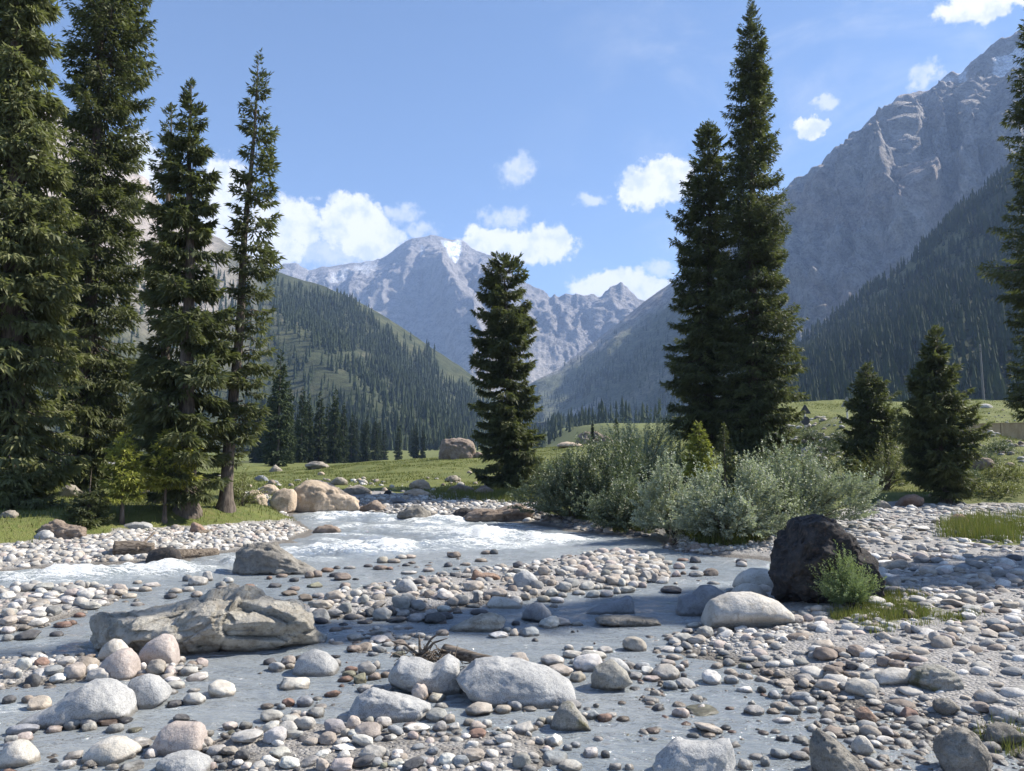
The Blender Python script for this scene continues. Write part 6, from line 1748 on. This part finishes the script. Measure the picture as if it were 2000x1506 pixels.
ANG = [0.0, 0.15, 0.35, 0.0, 0.7, 0.2, 0.1, 0.9, 0.0, 0.3, 0.1, 0.5, 0.0, 0.2, 0.8, 0.1, 0.4, 0.0]
STONE_ME = [make_mesh('river_stone', v, f, M_STONE, True) for v, f in SHAPES]
STONES.sort(key=lambda s: -s[2] * s[3])
placed = []
cob = []          # the remaining stones: (x, y, z, ax, ay, az, yaw, tilt, colour)
rec = []
for n_, (u, vb, w, h, c) in enumerate(STONES):
    b = hit(u, vb)
    D = b[1]
    ax = w / F * D / 2
    Hm = h / F * D * 0.92
    ay = ax * r_.uniform(0.72, 1.0)
    inwater = float(ground_z(b[:1], b[1:2])[0]) < float(zp(D)) + 0.015
    az_ = Hm * (0.72 if inwater else 0.62)
    pos = (b[0], D + ay * 0.75, b[2] + Hm - az_)
    col = np.array(PAL[c][0]) * r_.uniform(0.82, 1.16) * (1 + r_.normal(0, 0.012, 3))
    rec.append((pos, ax, ay, az_, c, col, inwater, w, h))
SIDE = lambda dx, dy: ('right of' if dx > 0 else 'left of') if abs(dx) > abs(dy) * 1.1 else ('behind' if dy > 0 else 'in front of')
ROCKA = np.array([(p[0], p[1], p[2], p[3]) for p in ROCKS])
n_ind = 0
cand = []
for (pos, ax, ay, az_, c, col, inw, w, h) in rec:
    if n_ind >= 300:
        cob.append((*pos, ax, ay, az_, r_.uniform(-0.4, 0.4), 0.0, col))
        continue
    si = int(r_.integers(0, 18))
    o = bpy.data.objects.new('river_stone', STONE_ME[si])
    COL.objects.link(o)
    o.location = pos
    o.scale = (ax, ay, az_)
    o.rotation_euler = (r_.normal(0, 0.12), r_.normal(0, 0.13), (0 if r_.random() < 0.5 else math.pi) + r_.normal(0, 0.3))
    o.color = (*[float(x) for x in col], 1)
    tag(o, None, 'stone', 'loose stones of the stream bed')
    asp = h / w
    shape = 'blocky' if ANG[si] >= 0.5 else ('flat' if asp < 0.36 else ('egg-round' if asp > 0.68 else 'smooth'))
    lm = sorted(LAND, key=lambda L: math.hypot(pos[0] - L[1], pos[1] - L[2]) - 0.6 * L[3])[:2]
    L0 = lm[0]
    dist = math.hypot(pos[0] - L0[1], pos[1] - L0[2]) - L0[3] - ax
    size = 'big' if w > 42 else ('middling' if w > 30 else 'small')
    near_ = 'close ' if dist < 0.35 else ('' if dist < 1.0 else 'well ')
    lab = '%s %s %s stone %s%s %s' % (size, PAL[c][1], shape, near_, SIDE(pos[0] - L0[1], pos[1] - L0[2]), L0[0])
    cand.append([o, lab, lm, pos, dist])
    n_ind += 1
from collections import Counter, defaultdict
cnt = Counter(x[1] for x in cand)
for x in cand:
    if cnt[x[1]] > 1:
        o, lab, lm, pos, dist = x
        L1 = lm[1]
        x[1] = lab + ', %s %s' % (SIDE(pos[0] - L1[1], pos[1] - L1[2]), L1[0])
groups_ = defaultdict(list)
for x in cand:
    groups_[x[1]].append(x)
ORD = ['nearest it', 'second nearest it', 'third nearest it', 'fourth nearest it', 'fifth nearest it', 'sixth nearest it', 'seventh nearest it', 'eighth nearest it']
for lab, xs in groups_.items():
    xs.sort(key=lambda x: x[4])
    for i, x in enumerate(xs):
        l_ = lab if len(xs) == 1 else lab.split(',')[0] + ', ' + (lab.split(', ')[1].replace('in front of', 'before') + ', ' if len(lab.split(', ')) > 1 and len(lab.split()) < 13 else '') + ORD[min(i, 7)]
        wds = l_.split()
        x[0]['label'] = ' '.join(wds[:16])
print('individual stones', n_ind, 'max words', max(len(x[0]['label'].split()) for x in cand), 'dup', len(cand) - len({x[0]['label'] for x in cand}))

# ---- the rest of the stones, one mass: filler cobbles zone by zone
def zone(poly_px, n, lo, hi, seed, cols='ppwwttgggkud', sink=0.3, emb=None, clump=0.0, pw=2.2, land_only=False, water_only=False, flat=1.0, bed=False):
    r_ = np.random.default_rng(seed)
    poly = [gp(*p) for p in poly_px]
    q = np.array(poly)
    a, b = q.min(0), q.max(0)
    # even over the picture rather than the plan, so far ground is not crowded
    x = r_.uniform(a[0], b[0], n * 4)
    y = r_.uniform(a[1], b[1], n * 4)
    ok = sd_poly(x, y, poly) < 0
    x, y = x[ok][:n], y[ok][:n]
    if clump:
        k = fbm(x * clump, y * clump, 0, 3, seed=seed) + r_.normal(0, 0.12, len(x)) > -0.05
        x, y = x[k], y[k]
    g = ground_z(x, y)
    rel = g - zp(y)
    if water_only:
        k = rel < 0.02
        x, y, g, rel = x[k], y[k], g[k], rel[k]
    if land_only:
        k = rel > -0.02
        x, y, g, rel = x[k], y[k], g[k], rel[k]
    ax = (lo + (hi - lo) * r_.random(len(x)) ** pw) / 2
    if len(ROCKA):
        inside = np.zeros(len(x), bool)
        for (rx, ry, ra, rd) in ROCKA:
            inside |= ((x - rx) / (ra * 0.9)) ** 2 + ((y - ry) / (rd * 0.9)) ** 2 < 1
        x, y, g, rel, ax = x[~inside], y[~inside], g[~inside], rel[~inside], ax[~inside]
    ay = ax * r_.uniform(0.65, 1.0, len(x))
    az_ = ax * r_.uniform(0.36, 0.78, len(x)) * flat
    z = np.where(rel > 0, g + az_ * r_.uniform(-0.25, 0.45, len(x)), zp(y) - az_ * r_.uniform(-0.25, 0.75, len(x)))
    if bed:
        z = g + az_ * 0.25
    c = [PAL[k][0] for k in r_.choice(list(cols), len(x))]
    for i in range(len(x)):
        cob.append((x[i], y[i], z[i], ax[i], ay[i], az_[i], r_.uniform(0, 6.28), r_.normal(0, 0.22), np.array(c[i]) * r_.uniform(0.8, 1.2)))


LG = [(-260, 1122), (0, 1116), (100, 1107), (200, 1101), (290, 1096), (420, 1081), (560, 1056), (600, 1038), (560, 1026), (500, 1036), (400, 1046), (300, 1054), (200, 1066), (100, 1078), (0, 1088), (-260, 1100)]
zone(LG, 2600, 0.08, 0.30, 1, 'pppwwttkgg')
zone([(640, 990), (740, 982), (900, 984), (1040, 998), (1045, 1022), (900, 1012), (790, 1004), (700, 1001)], 900, 0.14, 0.42, 2, 'ppwwwttg')
zone([(440, 985), (520, 978), (570, 1002), (560, 1012), (500, 992)], 160, 0.12, 0.4, 21, 'ppwwtt')
zone([(560, 1196), (640, 1165), (760, 1140), (900, 1120), (1040, 1104), (1130, 1086), (1230, 1080), (1300, 1098), (1310, 1132), (1180, 1152), (1060, 1168), (900, 1190), (760, 1210), (600, 1222)], 760, 0.06, 0.28, 3, 'ppptttggbwdk', pw=2.0)
zone([(1100, 1112), (1180, 1088), (1240, 1084), (1295, 1102), (1300, 1130), (1200, 1146), (1120, 1140)], 260, 0.14, 0.36, 31, 'pptttkgw', pw=1.2)
zone([(-200, 1180), (0, 1150), (130, 1140), (250, 1150), (250, 1175), (150, 1210), (60, 1232), (-200, 1262)], 260, 0.08, 0.30, 4, 'pppwwttkg')
zone([(-200, 1290), (0, 1284), (160, 1278), (340, 1288), (405, 1312), (330, 1330), (180, 1335), (60, 1345), (-200, 1370)], 300, 0.03, 0.18, 5, 'pppwwttkgu')
zone([(330, 1480), (400, 1445), (470, 1420), (600, 1400), (720, 1412), (870, 1432), (1000, 1420), (1090, 1445), (1100, 1506), (1000, 1600), (700, 1620), (380, 1600)], 380, 0.02, 0.14, 6, 'pppwwwttkgguud', pw=1.7)
zone([(0, 1440), (300, 1506), (300, 1600), (-100, 1600), (-100, 1440)], 50, 0.04, 0.14, 61, 'pwtkgu')
# scattered over the shallows, tops just breaking the water
zone([(0, 1140), (560, 1120), (900, 1086), (1320, 1095), (1420, 1140), (1300, 1175), (900, 1215), (600, 1240), (0, 1255)], 150, 0.08, 0.28, 7, 'bbttdgrpp', clump=0.5, water_only=True)
zone([(0, 1260), (600, 1230), (1320, 1230), (1500, 1310), (1900, 1430), (1950, 1560), (0, 1560)], 170, 0.03, 0.15, 8, 'bttdgrppouw', clump=0.9, water_only=True)
zone([(-100, 1250), (600, 1225), (1400, 1225), (1600, 1330), (1950, 1430), (1950, 1600), (-100, 1600)], 3600, 0.03, 0.22, 83, 'btttgggpou', water_only=True, bed=True, pw=2.4)
zone([(1180, 1330), (1500, 1310), (1800, 1390), (1950, 1520), (1500, 1540), (1250, 1450)], 190, 0.03, 0.15, 81, 'bttdgrppuwg', water_only=True)
zone([(640, 1225), (820, 1225), (860, 1275), (700, 1280)], 90, 0.08, 0.26, 82, 'bbpptw')
# the cobble flats on the right
zone([(1540, 1098), (1700, 1010), (1860, 1000), (2260, 1012), (2320, 1180), (1760, 1180), (1560, 1195), (1450, 1170)], 4300, 0.06, 0.42, 9, 'pppwwttggku', pw=2.8, land_only=True, flat=0.75)
zone([(1345, 1252), (1420, 1232), (1560, 1190), (1760, 1180), (2500, 1180), (2560, 1420), (2100, 1460), (1990, 1440), (1800, 1395), (1600, 1345), (1440, 1290)], 4300, 0.015, 0.30, 10, 'pppwwttggkub', pw=4.6, flat=0.75)
zone([(1560, 1330), (1700, 1360), (1900, 1400), (2100, 1430), (2100, 1580), (1900, 1560), (1700, 1450)], 900, 0.02, 0.16, 11, 'ppwttggub', pw=3.0, flat=0.75)
zone([(1300, 1066), (1360, 1074), (1540, 1092), (1550, 1084), (1540, 1060), (1330, 1056)], 700, 0.05, 0.22, 12, 'ppwwtgg')
zone([(1290, 1066), (1420, 1072), (1410, 1084), (1320, 1080)], 60, 0.18, 0.36, 13, 'bttpk')
zone([(1340, 1240), (1430, 1215), (1570, 1230), (1560, 1275), (1440, 1290), (1350, 1270)], 500, 0.03, 0.13, 14, 'ppwwgg')
zone([(1030, 1018), (1150, 1040), (1290, 1053), (1290, 1047), (1150, 1032), (1035, 1010)], 150, 0.15, 0.4, 15, 'bbdtg')
def zone_world(poly, n, lo, hi, seed, cols):
    r_ = np.random.default_rng(seed)
    x, y = scatter_poly(poly, n, seed, 0.4)
    g = ground_z(x, y)
    for i in range(len(x)):
        ax = (lo + (hi - lo) * r_.random() ** 2.5) / 2
        cob.append((x[i], y[i], g[i] + ax * 0.1, ax, ax * r_.uniform(0.6, 1), ax * r_.uniform(0.4, 0.7), r_.uniform(0, 6.28), r_.normal(0, 0.2), np.array(PAL[r_.choice(list(cols))][0]) * r_.uniform(0.75, 1.1)))


zone_world([(19, 50), (32, 48), (34, 66), (20, 66)], 700, 0.12, 0.7, 71, 'ptwtp')
zone_world([(30, 42), (46, 42), (44, 59), (32, 58)], 420, 0.12, 0.7, 72, 'ptgtb')
zone_world([(38, 76), (60, 78), (62, 90), (42, 86)], 260, 0.1, 0.5, 73, 'ptgb')
zone_world([(-26, 42), (8, 42), (6, 56), (-20, 58)], 320, 0.1, 0.55, 74, 'ptwtg')
LOW = [[stone_shape(s, 1200 + 40 * s + k, [0, 0.2, 0.5, 0.1, 0.8, 0.0][k % 6], 0.08) for k in range(8)] for s in (0, 1, 2)]
def build_cobbles():
    r_ = np.random.default_rng(88)
    vs, fs, cs, off = [], [], [], 0
    arr = np.array([c[:8] for c in cob])
    cols = np.array([c[8] for c in cob])
    px = 2 * arr[:, 3] * F / np.maximum(arr[:, 1], 1)
    lev = np.where(px > 55, 2, np.where(px > 13, 1, 0))
    pick = r_.integers(0, 8, len(arr))
    for s in (0, 1, 2):
        for k in range(8):
            idx = np.nonzero((lev == s) & (pick == k))[0]
            if not len(idx):
                continue
            v, f = LOW[s][k]
            sx = v[None] * arr[idx][:, None, 3:6]
            ti = arr[idx, 7]
            ct, st_ = np.cos(ti)[:, None], np.sin(ti)[:, None]
            x1, z1 = sx[..., 0] * ct - sx[..., 2] * st_, sx[..., 0] * st_ + sx[..., 2] * ct
            ya = arr[idx, 6]
            cy_, sy_ = np.cos(ya)[:, None], np.sin(ya)[:, None]
            X_ = x1 * cy_ - sx[..., 1] * sy_ + arr[idx, 0][:, None]
            Y_ = x1 * sy_ + sx[..., 1] * cy_ + arr[idx, 1][:, None]
            Z_ = z1 + arr[idx, 2][:, None]
            vs.append(np.stack([X_, Y_, Z_], -1).reshape(-1, 3))
            fs.append((f[None] + (np.arange(len(idx)) * len(v))[:, None, None]).reshape(-1, 3) + off)
            cs.append(np.repeat(cols[idx], len(v), 0))
            off += len(idx) * len(v)
    F_ = np.concatenate(fs)
    print('cobbles', len(arr), 'tris', len(F_), Counter(lev.tolist()))
    link('river_cobbles', make_mesh('river_cobbles', np.concatenate(vs), F_, M_COBBLE, True, {'tint': np.clip(np.concatenate(cs), 0, 1)}), kind='stuff')


build_cobbles()


# ---------------------------------------------------------------- the wall, signs and pole along the road
def box(cx, cy, cz, sx, sy, sz):
    v = np.array([(x, y, z) for z in (-.5, .5) for y in (-.5, .5) for x in (-.5, .5)]) * [sx, sy, sz] + [cx, cy, cz]
    f = np.array([(0, 2, 3, 1), (4, 5, 7, 6), (0, 1, 5, 4), (2, 6, 7, 3), (0, 4, 6, 2), (1, 3, 7, 5)])
    return v, f


def bevel_obj(o, w=0.02):
    md = o.modifiers.new('bevel', 'BEVEL')
    md.width = w
    md.segments = 2
    return o


m, t = material('old_concrete')
pos = t.n('ShaderNodeNewGeometry').outputs['Position']
n1 = t.noise(t.vmath('MULTIPLY', pos, (1.2, 1.2, 0.3)), 2.0, 6, 0.65)
n2 = t.noise(pos, 9.0, 5, 0.7)
c = t.mix(t.ramp(n1, 0.35, 0.65), (0.34, 0.25, 0.145), (0.46, 0.36, 0.23))
c = t.mix(t.ramp(n2, 0.5, 0.7, 0.0, 0.6), c, (0.24, 0.18, 0.11))
finish(t, principled(t, c, 0.9, t.bump(n2, 0.6, 0.02), 0.2))
M_CONC = m
m, t = material('painted_post')
oc = t.n('ShaderNodeTexCoord').outputs['Object']
n2 = t.noise(oc, 12.0, 4, 0.7)
finish(t, principled(t, t.mix(t.ramp(n2, 0.45, 0.7, 0, 0.7), (0.62, 0.60, 0.55), (0.38, 0.34, 0.29)), 0.7))
M_POST = m
m, t = material('sign_back')
n2 = t.noise(t.n('ShaderNodeTexCoord').outputs['Object'], 6.0, 4, 0.7)
finish(t, principled(t, t.mix(t.ramp(n2, 0.4, 0.7), (0.24, 0.24, 0.235), (0.33, 0.325, 0.31)), 0.55, None, 0.4))
M_SIGN = m
m, t = material('dark_sign_back')
finish(t, principled(t, (0.07, 0.068, 0.07), 0.6, None, 0.4))
M_SIGND = m
m, t = material('grey_pole')
n2 = t.noise(t.vmath('MULTIPLY', t.n('ShaderNodeTexCoord').outputs['Object'], (8, 8, 0.6)), 1.0, 4, 0.7)
finish(t, principled(t, t.mix(t.ramp(n2, 0.4, 0.7), (0.17, 0.165, 0.165), (0.25, 0.24, 0.235)), 0.8))
M_POLE = m

Dw = 59.0
xs_ = [P3(u, 850, Dw + k)[0] for u, k in ((1722, 0.5), (1778, 0.3), (1961, -0.2), (2140, -0.8))]
zt = [P3(u, v, Dw)[2] for u, v in ((1722, 833), (1778, 832), (1961, 828), (2140, 824))]
wall = bpy.data.objects.new('concrete_wall', None)
COL.objects.link(wall)
wall.location = (xs_[1], Dw, zt[1] - 1.0)
tag(wall, 'low brownish concrete wall of panels and posts along the road, behind the broad spruce', 'wall')
wl = np.array(wall.location)
for k in range(3):
    a_, b_ = xs_[k] + 0.16, xs_[k + 1] - 0.16
    za, zb = zt[k], zt[k + 1]
    hgt = 1.5
    v = np.array([(x, y, z - d) for (x, z) in ((a_, za), (b_, zb)) for y in (-0.09, 0.09) for d in (hgt, 0)]) - np.array([wl[0], 0, wl[2]])
    f = np.array([(0, 1, 3, 2), (4, 6, 7, 5), (0, 4, 5, 1), (2, 3, 7, 6), (1, 5, 7, 3), (0, 2, 6, 4)])
    bevel_obj(link('panel', make_mesh('panel', v, f, M_CONC, False), wall))
    v2 = np.array([(x, y, z + d) for (x, z) in ((a_, za), (b_, zb)) for y in (-0.13, 0.13) for d in (0.003, 0.07)]) - np.array([wl[0], 0, wl[2]])
    link('coping', make_mesh('coping', v2, f, M_CONC, False), wall)
for k in range(4):
    v, f = box(xs_[k] - wl[0], 0, zt[k] - wl[2] - 0.72, 0.3, 0.32, 1.62)
    bevel_obj(link('post', make_mesh('post', v, f, M_CONC, False), wall))


def sign_post(name, label, u, vb, vt, D, plates, mat_p, mat_plate):
    a, _ = pixdir(u, vb)
    b = P3(u, vb, D)
    g = float(ground_z(b[:1], np.array([D]))[0])
    e = bpy.data.objects.new(name, None)
    COL.objects.link(e)
    e.location = (b[0], D, g)
    tag(e, label, 'road sign', 'road signs seen from behind')
    H = P3(u, vt, D)[2] - g
    v, f = tube([(0, 0, -0.4), (0, 0, H * 0.5), (0, 0, H)], [0.065, 0.065, 0.06], 10)
    link('post', make_mesh('post', v, f, mat_p, True), e)
    v, f = tube([(0, 0, H + 0.002), (0, 0, H + 0.05)], [0.075, 0.06], 10)
    link('post_cap', make_mesh('post_cap', v, f, mat_plate, True), e)
    v, f = tube([(0, 0, H * 0.36), (0, 0, H * 0.36 + 0.09)], [0.07, 0.07], 10)
    link('band', make_mesh('band', v, f, M_SIGND, True), e)
    for kind_, vc, r_px in plates:
        zc = P3(u, vc, D)[2] - g
        r = r_px / F * D
        if kind_ == 'tri':
            pts = [(math.sin(k * 2.0944) * r * 1.05, math.cos(k * 2.0944) * r) for k in range(3)]
            rnd = []
            for k in range(3):
                p, q, w = np.array(pts[k - 1]), np.array(pts[k]), np.array(pts[(k + 1) % 3])
                rnd += [tuple(q + (p - q) * 0.08), tuple(q + (p + w - 2 * q) * 0.025), tuple(q + (w - q) * 0.08)]
            pts = rnd
        else:
            pts = [(math.sin(k * math.pi / 10) * r, math.cos(k * math.pi / 10) * r) for k in range(20)]
        n = len(pts)
        v = np.array([(x, -0.10 + dy, zc + z) for dy in (0, 0.03) for x, z in pts])
        bm_f = [tuple(range(n)), tuple(range(2 * n - 1, n - 1, -1))]
        me = bpy.data.meshes.new('plate')
        me.from_pydata(v.tolist(), [], [f_ for f_ in bm_f] + [(k, n + k, n + (k + 1) % n, (k + 1) % n) for k in range(n)])
        me.materials.append(mat_plate)
        pl = link('plate', me, e)
        v, f = box(0, -0.075, zc - 0.1 * r, 0.6 * r, 0.03, 0.05)
        link('bracket', make_mesh('bracket', v, f, M_POLE, False), pl)
    return e


sign_post('road_sign', 'road sign from behind with dark triangle over round plate, near the tallest spruce', 1573, 838, 799, 60, [('tri', 802, 13), ('disc', 822, 8.5)], M_POST, M_SIGND)
sign_post('road_sign', 'pale triangular road sign seen from behind, above the middle-sized bluish spruce', 1656, 835, 780, 61, [('tri', 788, 14)], M_POST, M_SIGN)
b = P3(1922, 793, 98)
g = float(ground_z(b[:1], np.array([98.0]))[0])
e = bpy.data.objects.new('utility_pole', None)
COL.objects.link(e)
e.location = (b[0], 98, g)
tag(e, 'tall bare grey pole on the grass before the dark wooded slope', 'pole')
H = P3(1922, 674, 98)[2] - g
v, f = tube([(0, 0, -0.5), (0, 0, H * 0.5), (0, 0, H)], [0.15, 0.125, 0.10], 12)
link('shaft', make_mesh('shaft', v, f, M_POLE, True), e)
v, f = tube([(0, 0, H + 0.003), (0, 0, H + 0.12)], [0.11, 0.05], 12)
link('pole_cap', make_mesh('pole_cap', v, f, M_POLE, True), e)
for k in (0.25, 0.8):
    v, f = tube([(0, 0, H - k), (0, 0, H - k - 0.08)], [0.125, 0.125], 12)
    link('clamp_band', make_mesh('clamp_band', v, f, M_SIGND, True), e)


# ---------------------------------------------------------------- driftwood
def log_mesh(name, pts, rad, seed, sides=14, mat=None, rough=0.16):
    pts = np.asarray(pts, float)
    q = np.linspace(0, 1, 14)
    s0 = np.linspace(0, 1, len(pts))
    P_ = np.stack([np.interp(q, s0, pts[:, k]) for k in range(3)], 1)
    R_ = np.interp(q, np.linspace(0, 1, len(rad)), rad)
    v, f = tube(P_, R_, sides)
    ctr = np.repeat(P_, sides, 0)
    th = np.tile(np.linspace(0, 2 * math.pi, sides, endpoint=False), len(q))
    qq = np.repeat(q, sides)
    k = 1 + rough * (vnoise(np.cos(th) * 2.2 + seed, np.sin(th) * 2.2, qq * 2.0, seed) + 0.5 * vnoise(np.cos(th) * 6, np.sin(th) * 6 + seed, qq * 5.0, seed + 1))
    v = ctr + (v - ctr) * k[:, None]
    n = len(v)
    v = np.concatenate([v, P_[:1], P_[-1:]])
    i = np.arange(sides)
    caps = np.stack([np.concatenate([np.full(sides, n), np.full(sides, n + 1)]), np.concatenate([(i + 1) % sides, n - sides + i]), np.concatenate([i, n - sides + (i + 1) % sides])], 1)
    return make_mesh(name, v, [f, caps], mat or M_WOOD, True)


def driftlog(name, label, p0, p1, r0, r1, seed, lift=(0.1, 0.1), twigs=0, bow=0.0):
    a, b = hit(*p0), hit(*p1)
    a[2] += lift[0]; b[2] += lift[1]
    mid = 0.5 * (a + b) + np.array([0, 0, bow])
    o = bpy.data.objects.new(name, None)
    COL.objects.link(o)
    o.location = tuple(a)
    tag(o, label, 'driftwood')
    link('log', log_mesh('log', np.array([a, mid, b]) - a, [r0, (r0 + r1) / 2, r1], seed), o)
    r_ = np.random.default_rng(seed)
    for k in range(twigs):
        q = r_.uniform(0.1, 0.9)
        st = (b - a) * q
        d = unit(np.array([r_.normal(0, 1), r_.normal(0, 0.5) - 0.6, r_.uniform(0.2, 0.9)]))
        v, f = tube([st, st + d * 0.14, st + d * 0.25 + np.array([0.02, 0, 0.0])], [0.018, 0.014, 0.006], 5)
        link('branch_stub', make_mesh('branch_stub', v, f, M_WOOD, True), o)
    return o


driftlog('driftwood_log', 'dark split driftwood log lying on the granite boulders in midstream', (868, 1300), (995, 1322), 0.075, 0.05, 3, (0.17, 0.13), 3)
driftlog('driftwood_log', 'thick bark-brown log lying half buried in the left gravel bank', (222, 1082), (300, 1080), 0.19, 0.16, 5, (0.12, 0.10), 1)
driftlog('driftwood_log', 'pale grey log lying along the water edge of the left gravel bank', (340, 1090), (424, 1083), 0.16, 0.11, 6, (0.06, 0.03), 1)
driftlog('driftwood_log', 'thin bleached pole leaning across the logs of the left bank', (266, 1086), (300, 1064), 0.035, 0.025, 7, (0.15, 0.30), 0)
driftlog('driftwood_log', 'weathered branch lying beside the reddish rock at the left grass edge', (384, 1046), (424, 1038), 0.07, 0.04, 8, (0.06, 0.05), 0)
boulder('boulder', 'dark wet rock with a reddish foot between the logs of the left bank', M_BLACK, 312, 1101, 62, 30, 549, [(-1, 0.2), (-0.8, 0.8), (-0.2, 0.95), (0.4, 1.0), (0.8, 0.8), (1, 0.3)], 0.7, 0.06, 6, 4, group=GB, crev=0.0)
# tangle of roots beside the log
b = hit(838, 1312)
e = bpy.data.objects.new('root_tangle', None)
COL.objects.link(e)
e.location = (b[0], b[1] + 0.1, b[2] + 0.12)
tag(e, 'brown tangle of roots and twigs caught on the hollowed grey boulder', 'driftwood')
r_ = np.random.default_rng(12)
parts = []
for k in range(150):
    p = r_.normal(0, 1, 3) * np.array([0.16, 0.07, 0.055])
    d = unit(r_.normal(0, 1, 3) * np.array([1.0, 0.7, 0.5]))
    l = r_.uniform(0.08, 0.22)
    parts.append(tube([p - d * l / 2, p + r_.normal(0, 0.02, 3), p + d * l / 2], [0.006, 0.007, 0.003], 4))
v, f = merge(parts)
link('roots', make_mesh('roots', v, f, M_WOOD, True), e)
for k, (dx, dz) in enumerate([(-0.34, 0.16), (0.26, 0.28), (0.32, 0.20), (-0.02, 0.24)]):
    p0 = np.array([-0.12, 0, 0.03])
    v, f = tube([p0, p0 + np.array([dx * 0.5, 0.02, dz * 0.6 + 0.03]), p0 + np.array([dx, 0.03, dz])], [0.02, 0.014, 0.005], 6)
    link('twig', make_mesh('twig', v, f, M_WOOD, True), e)
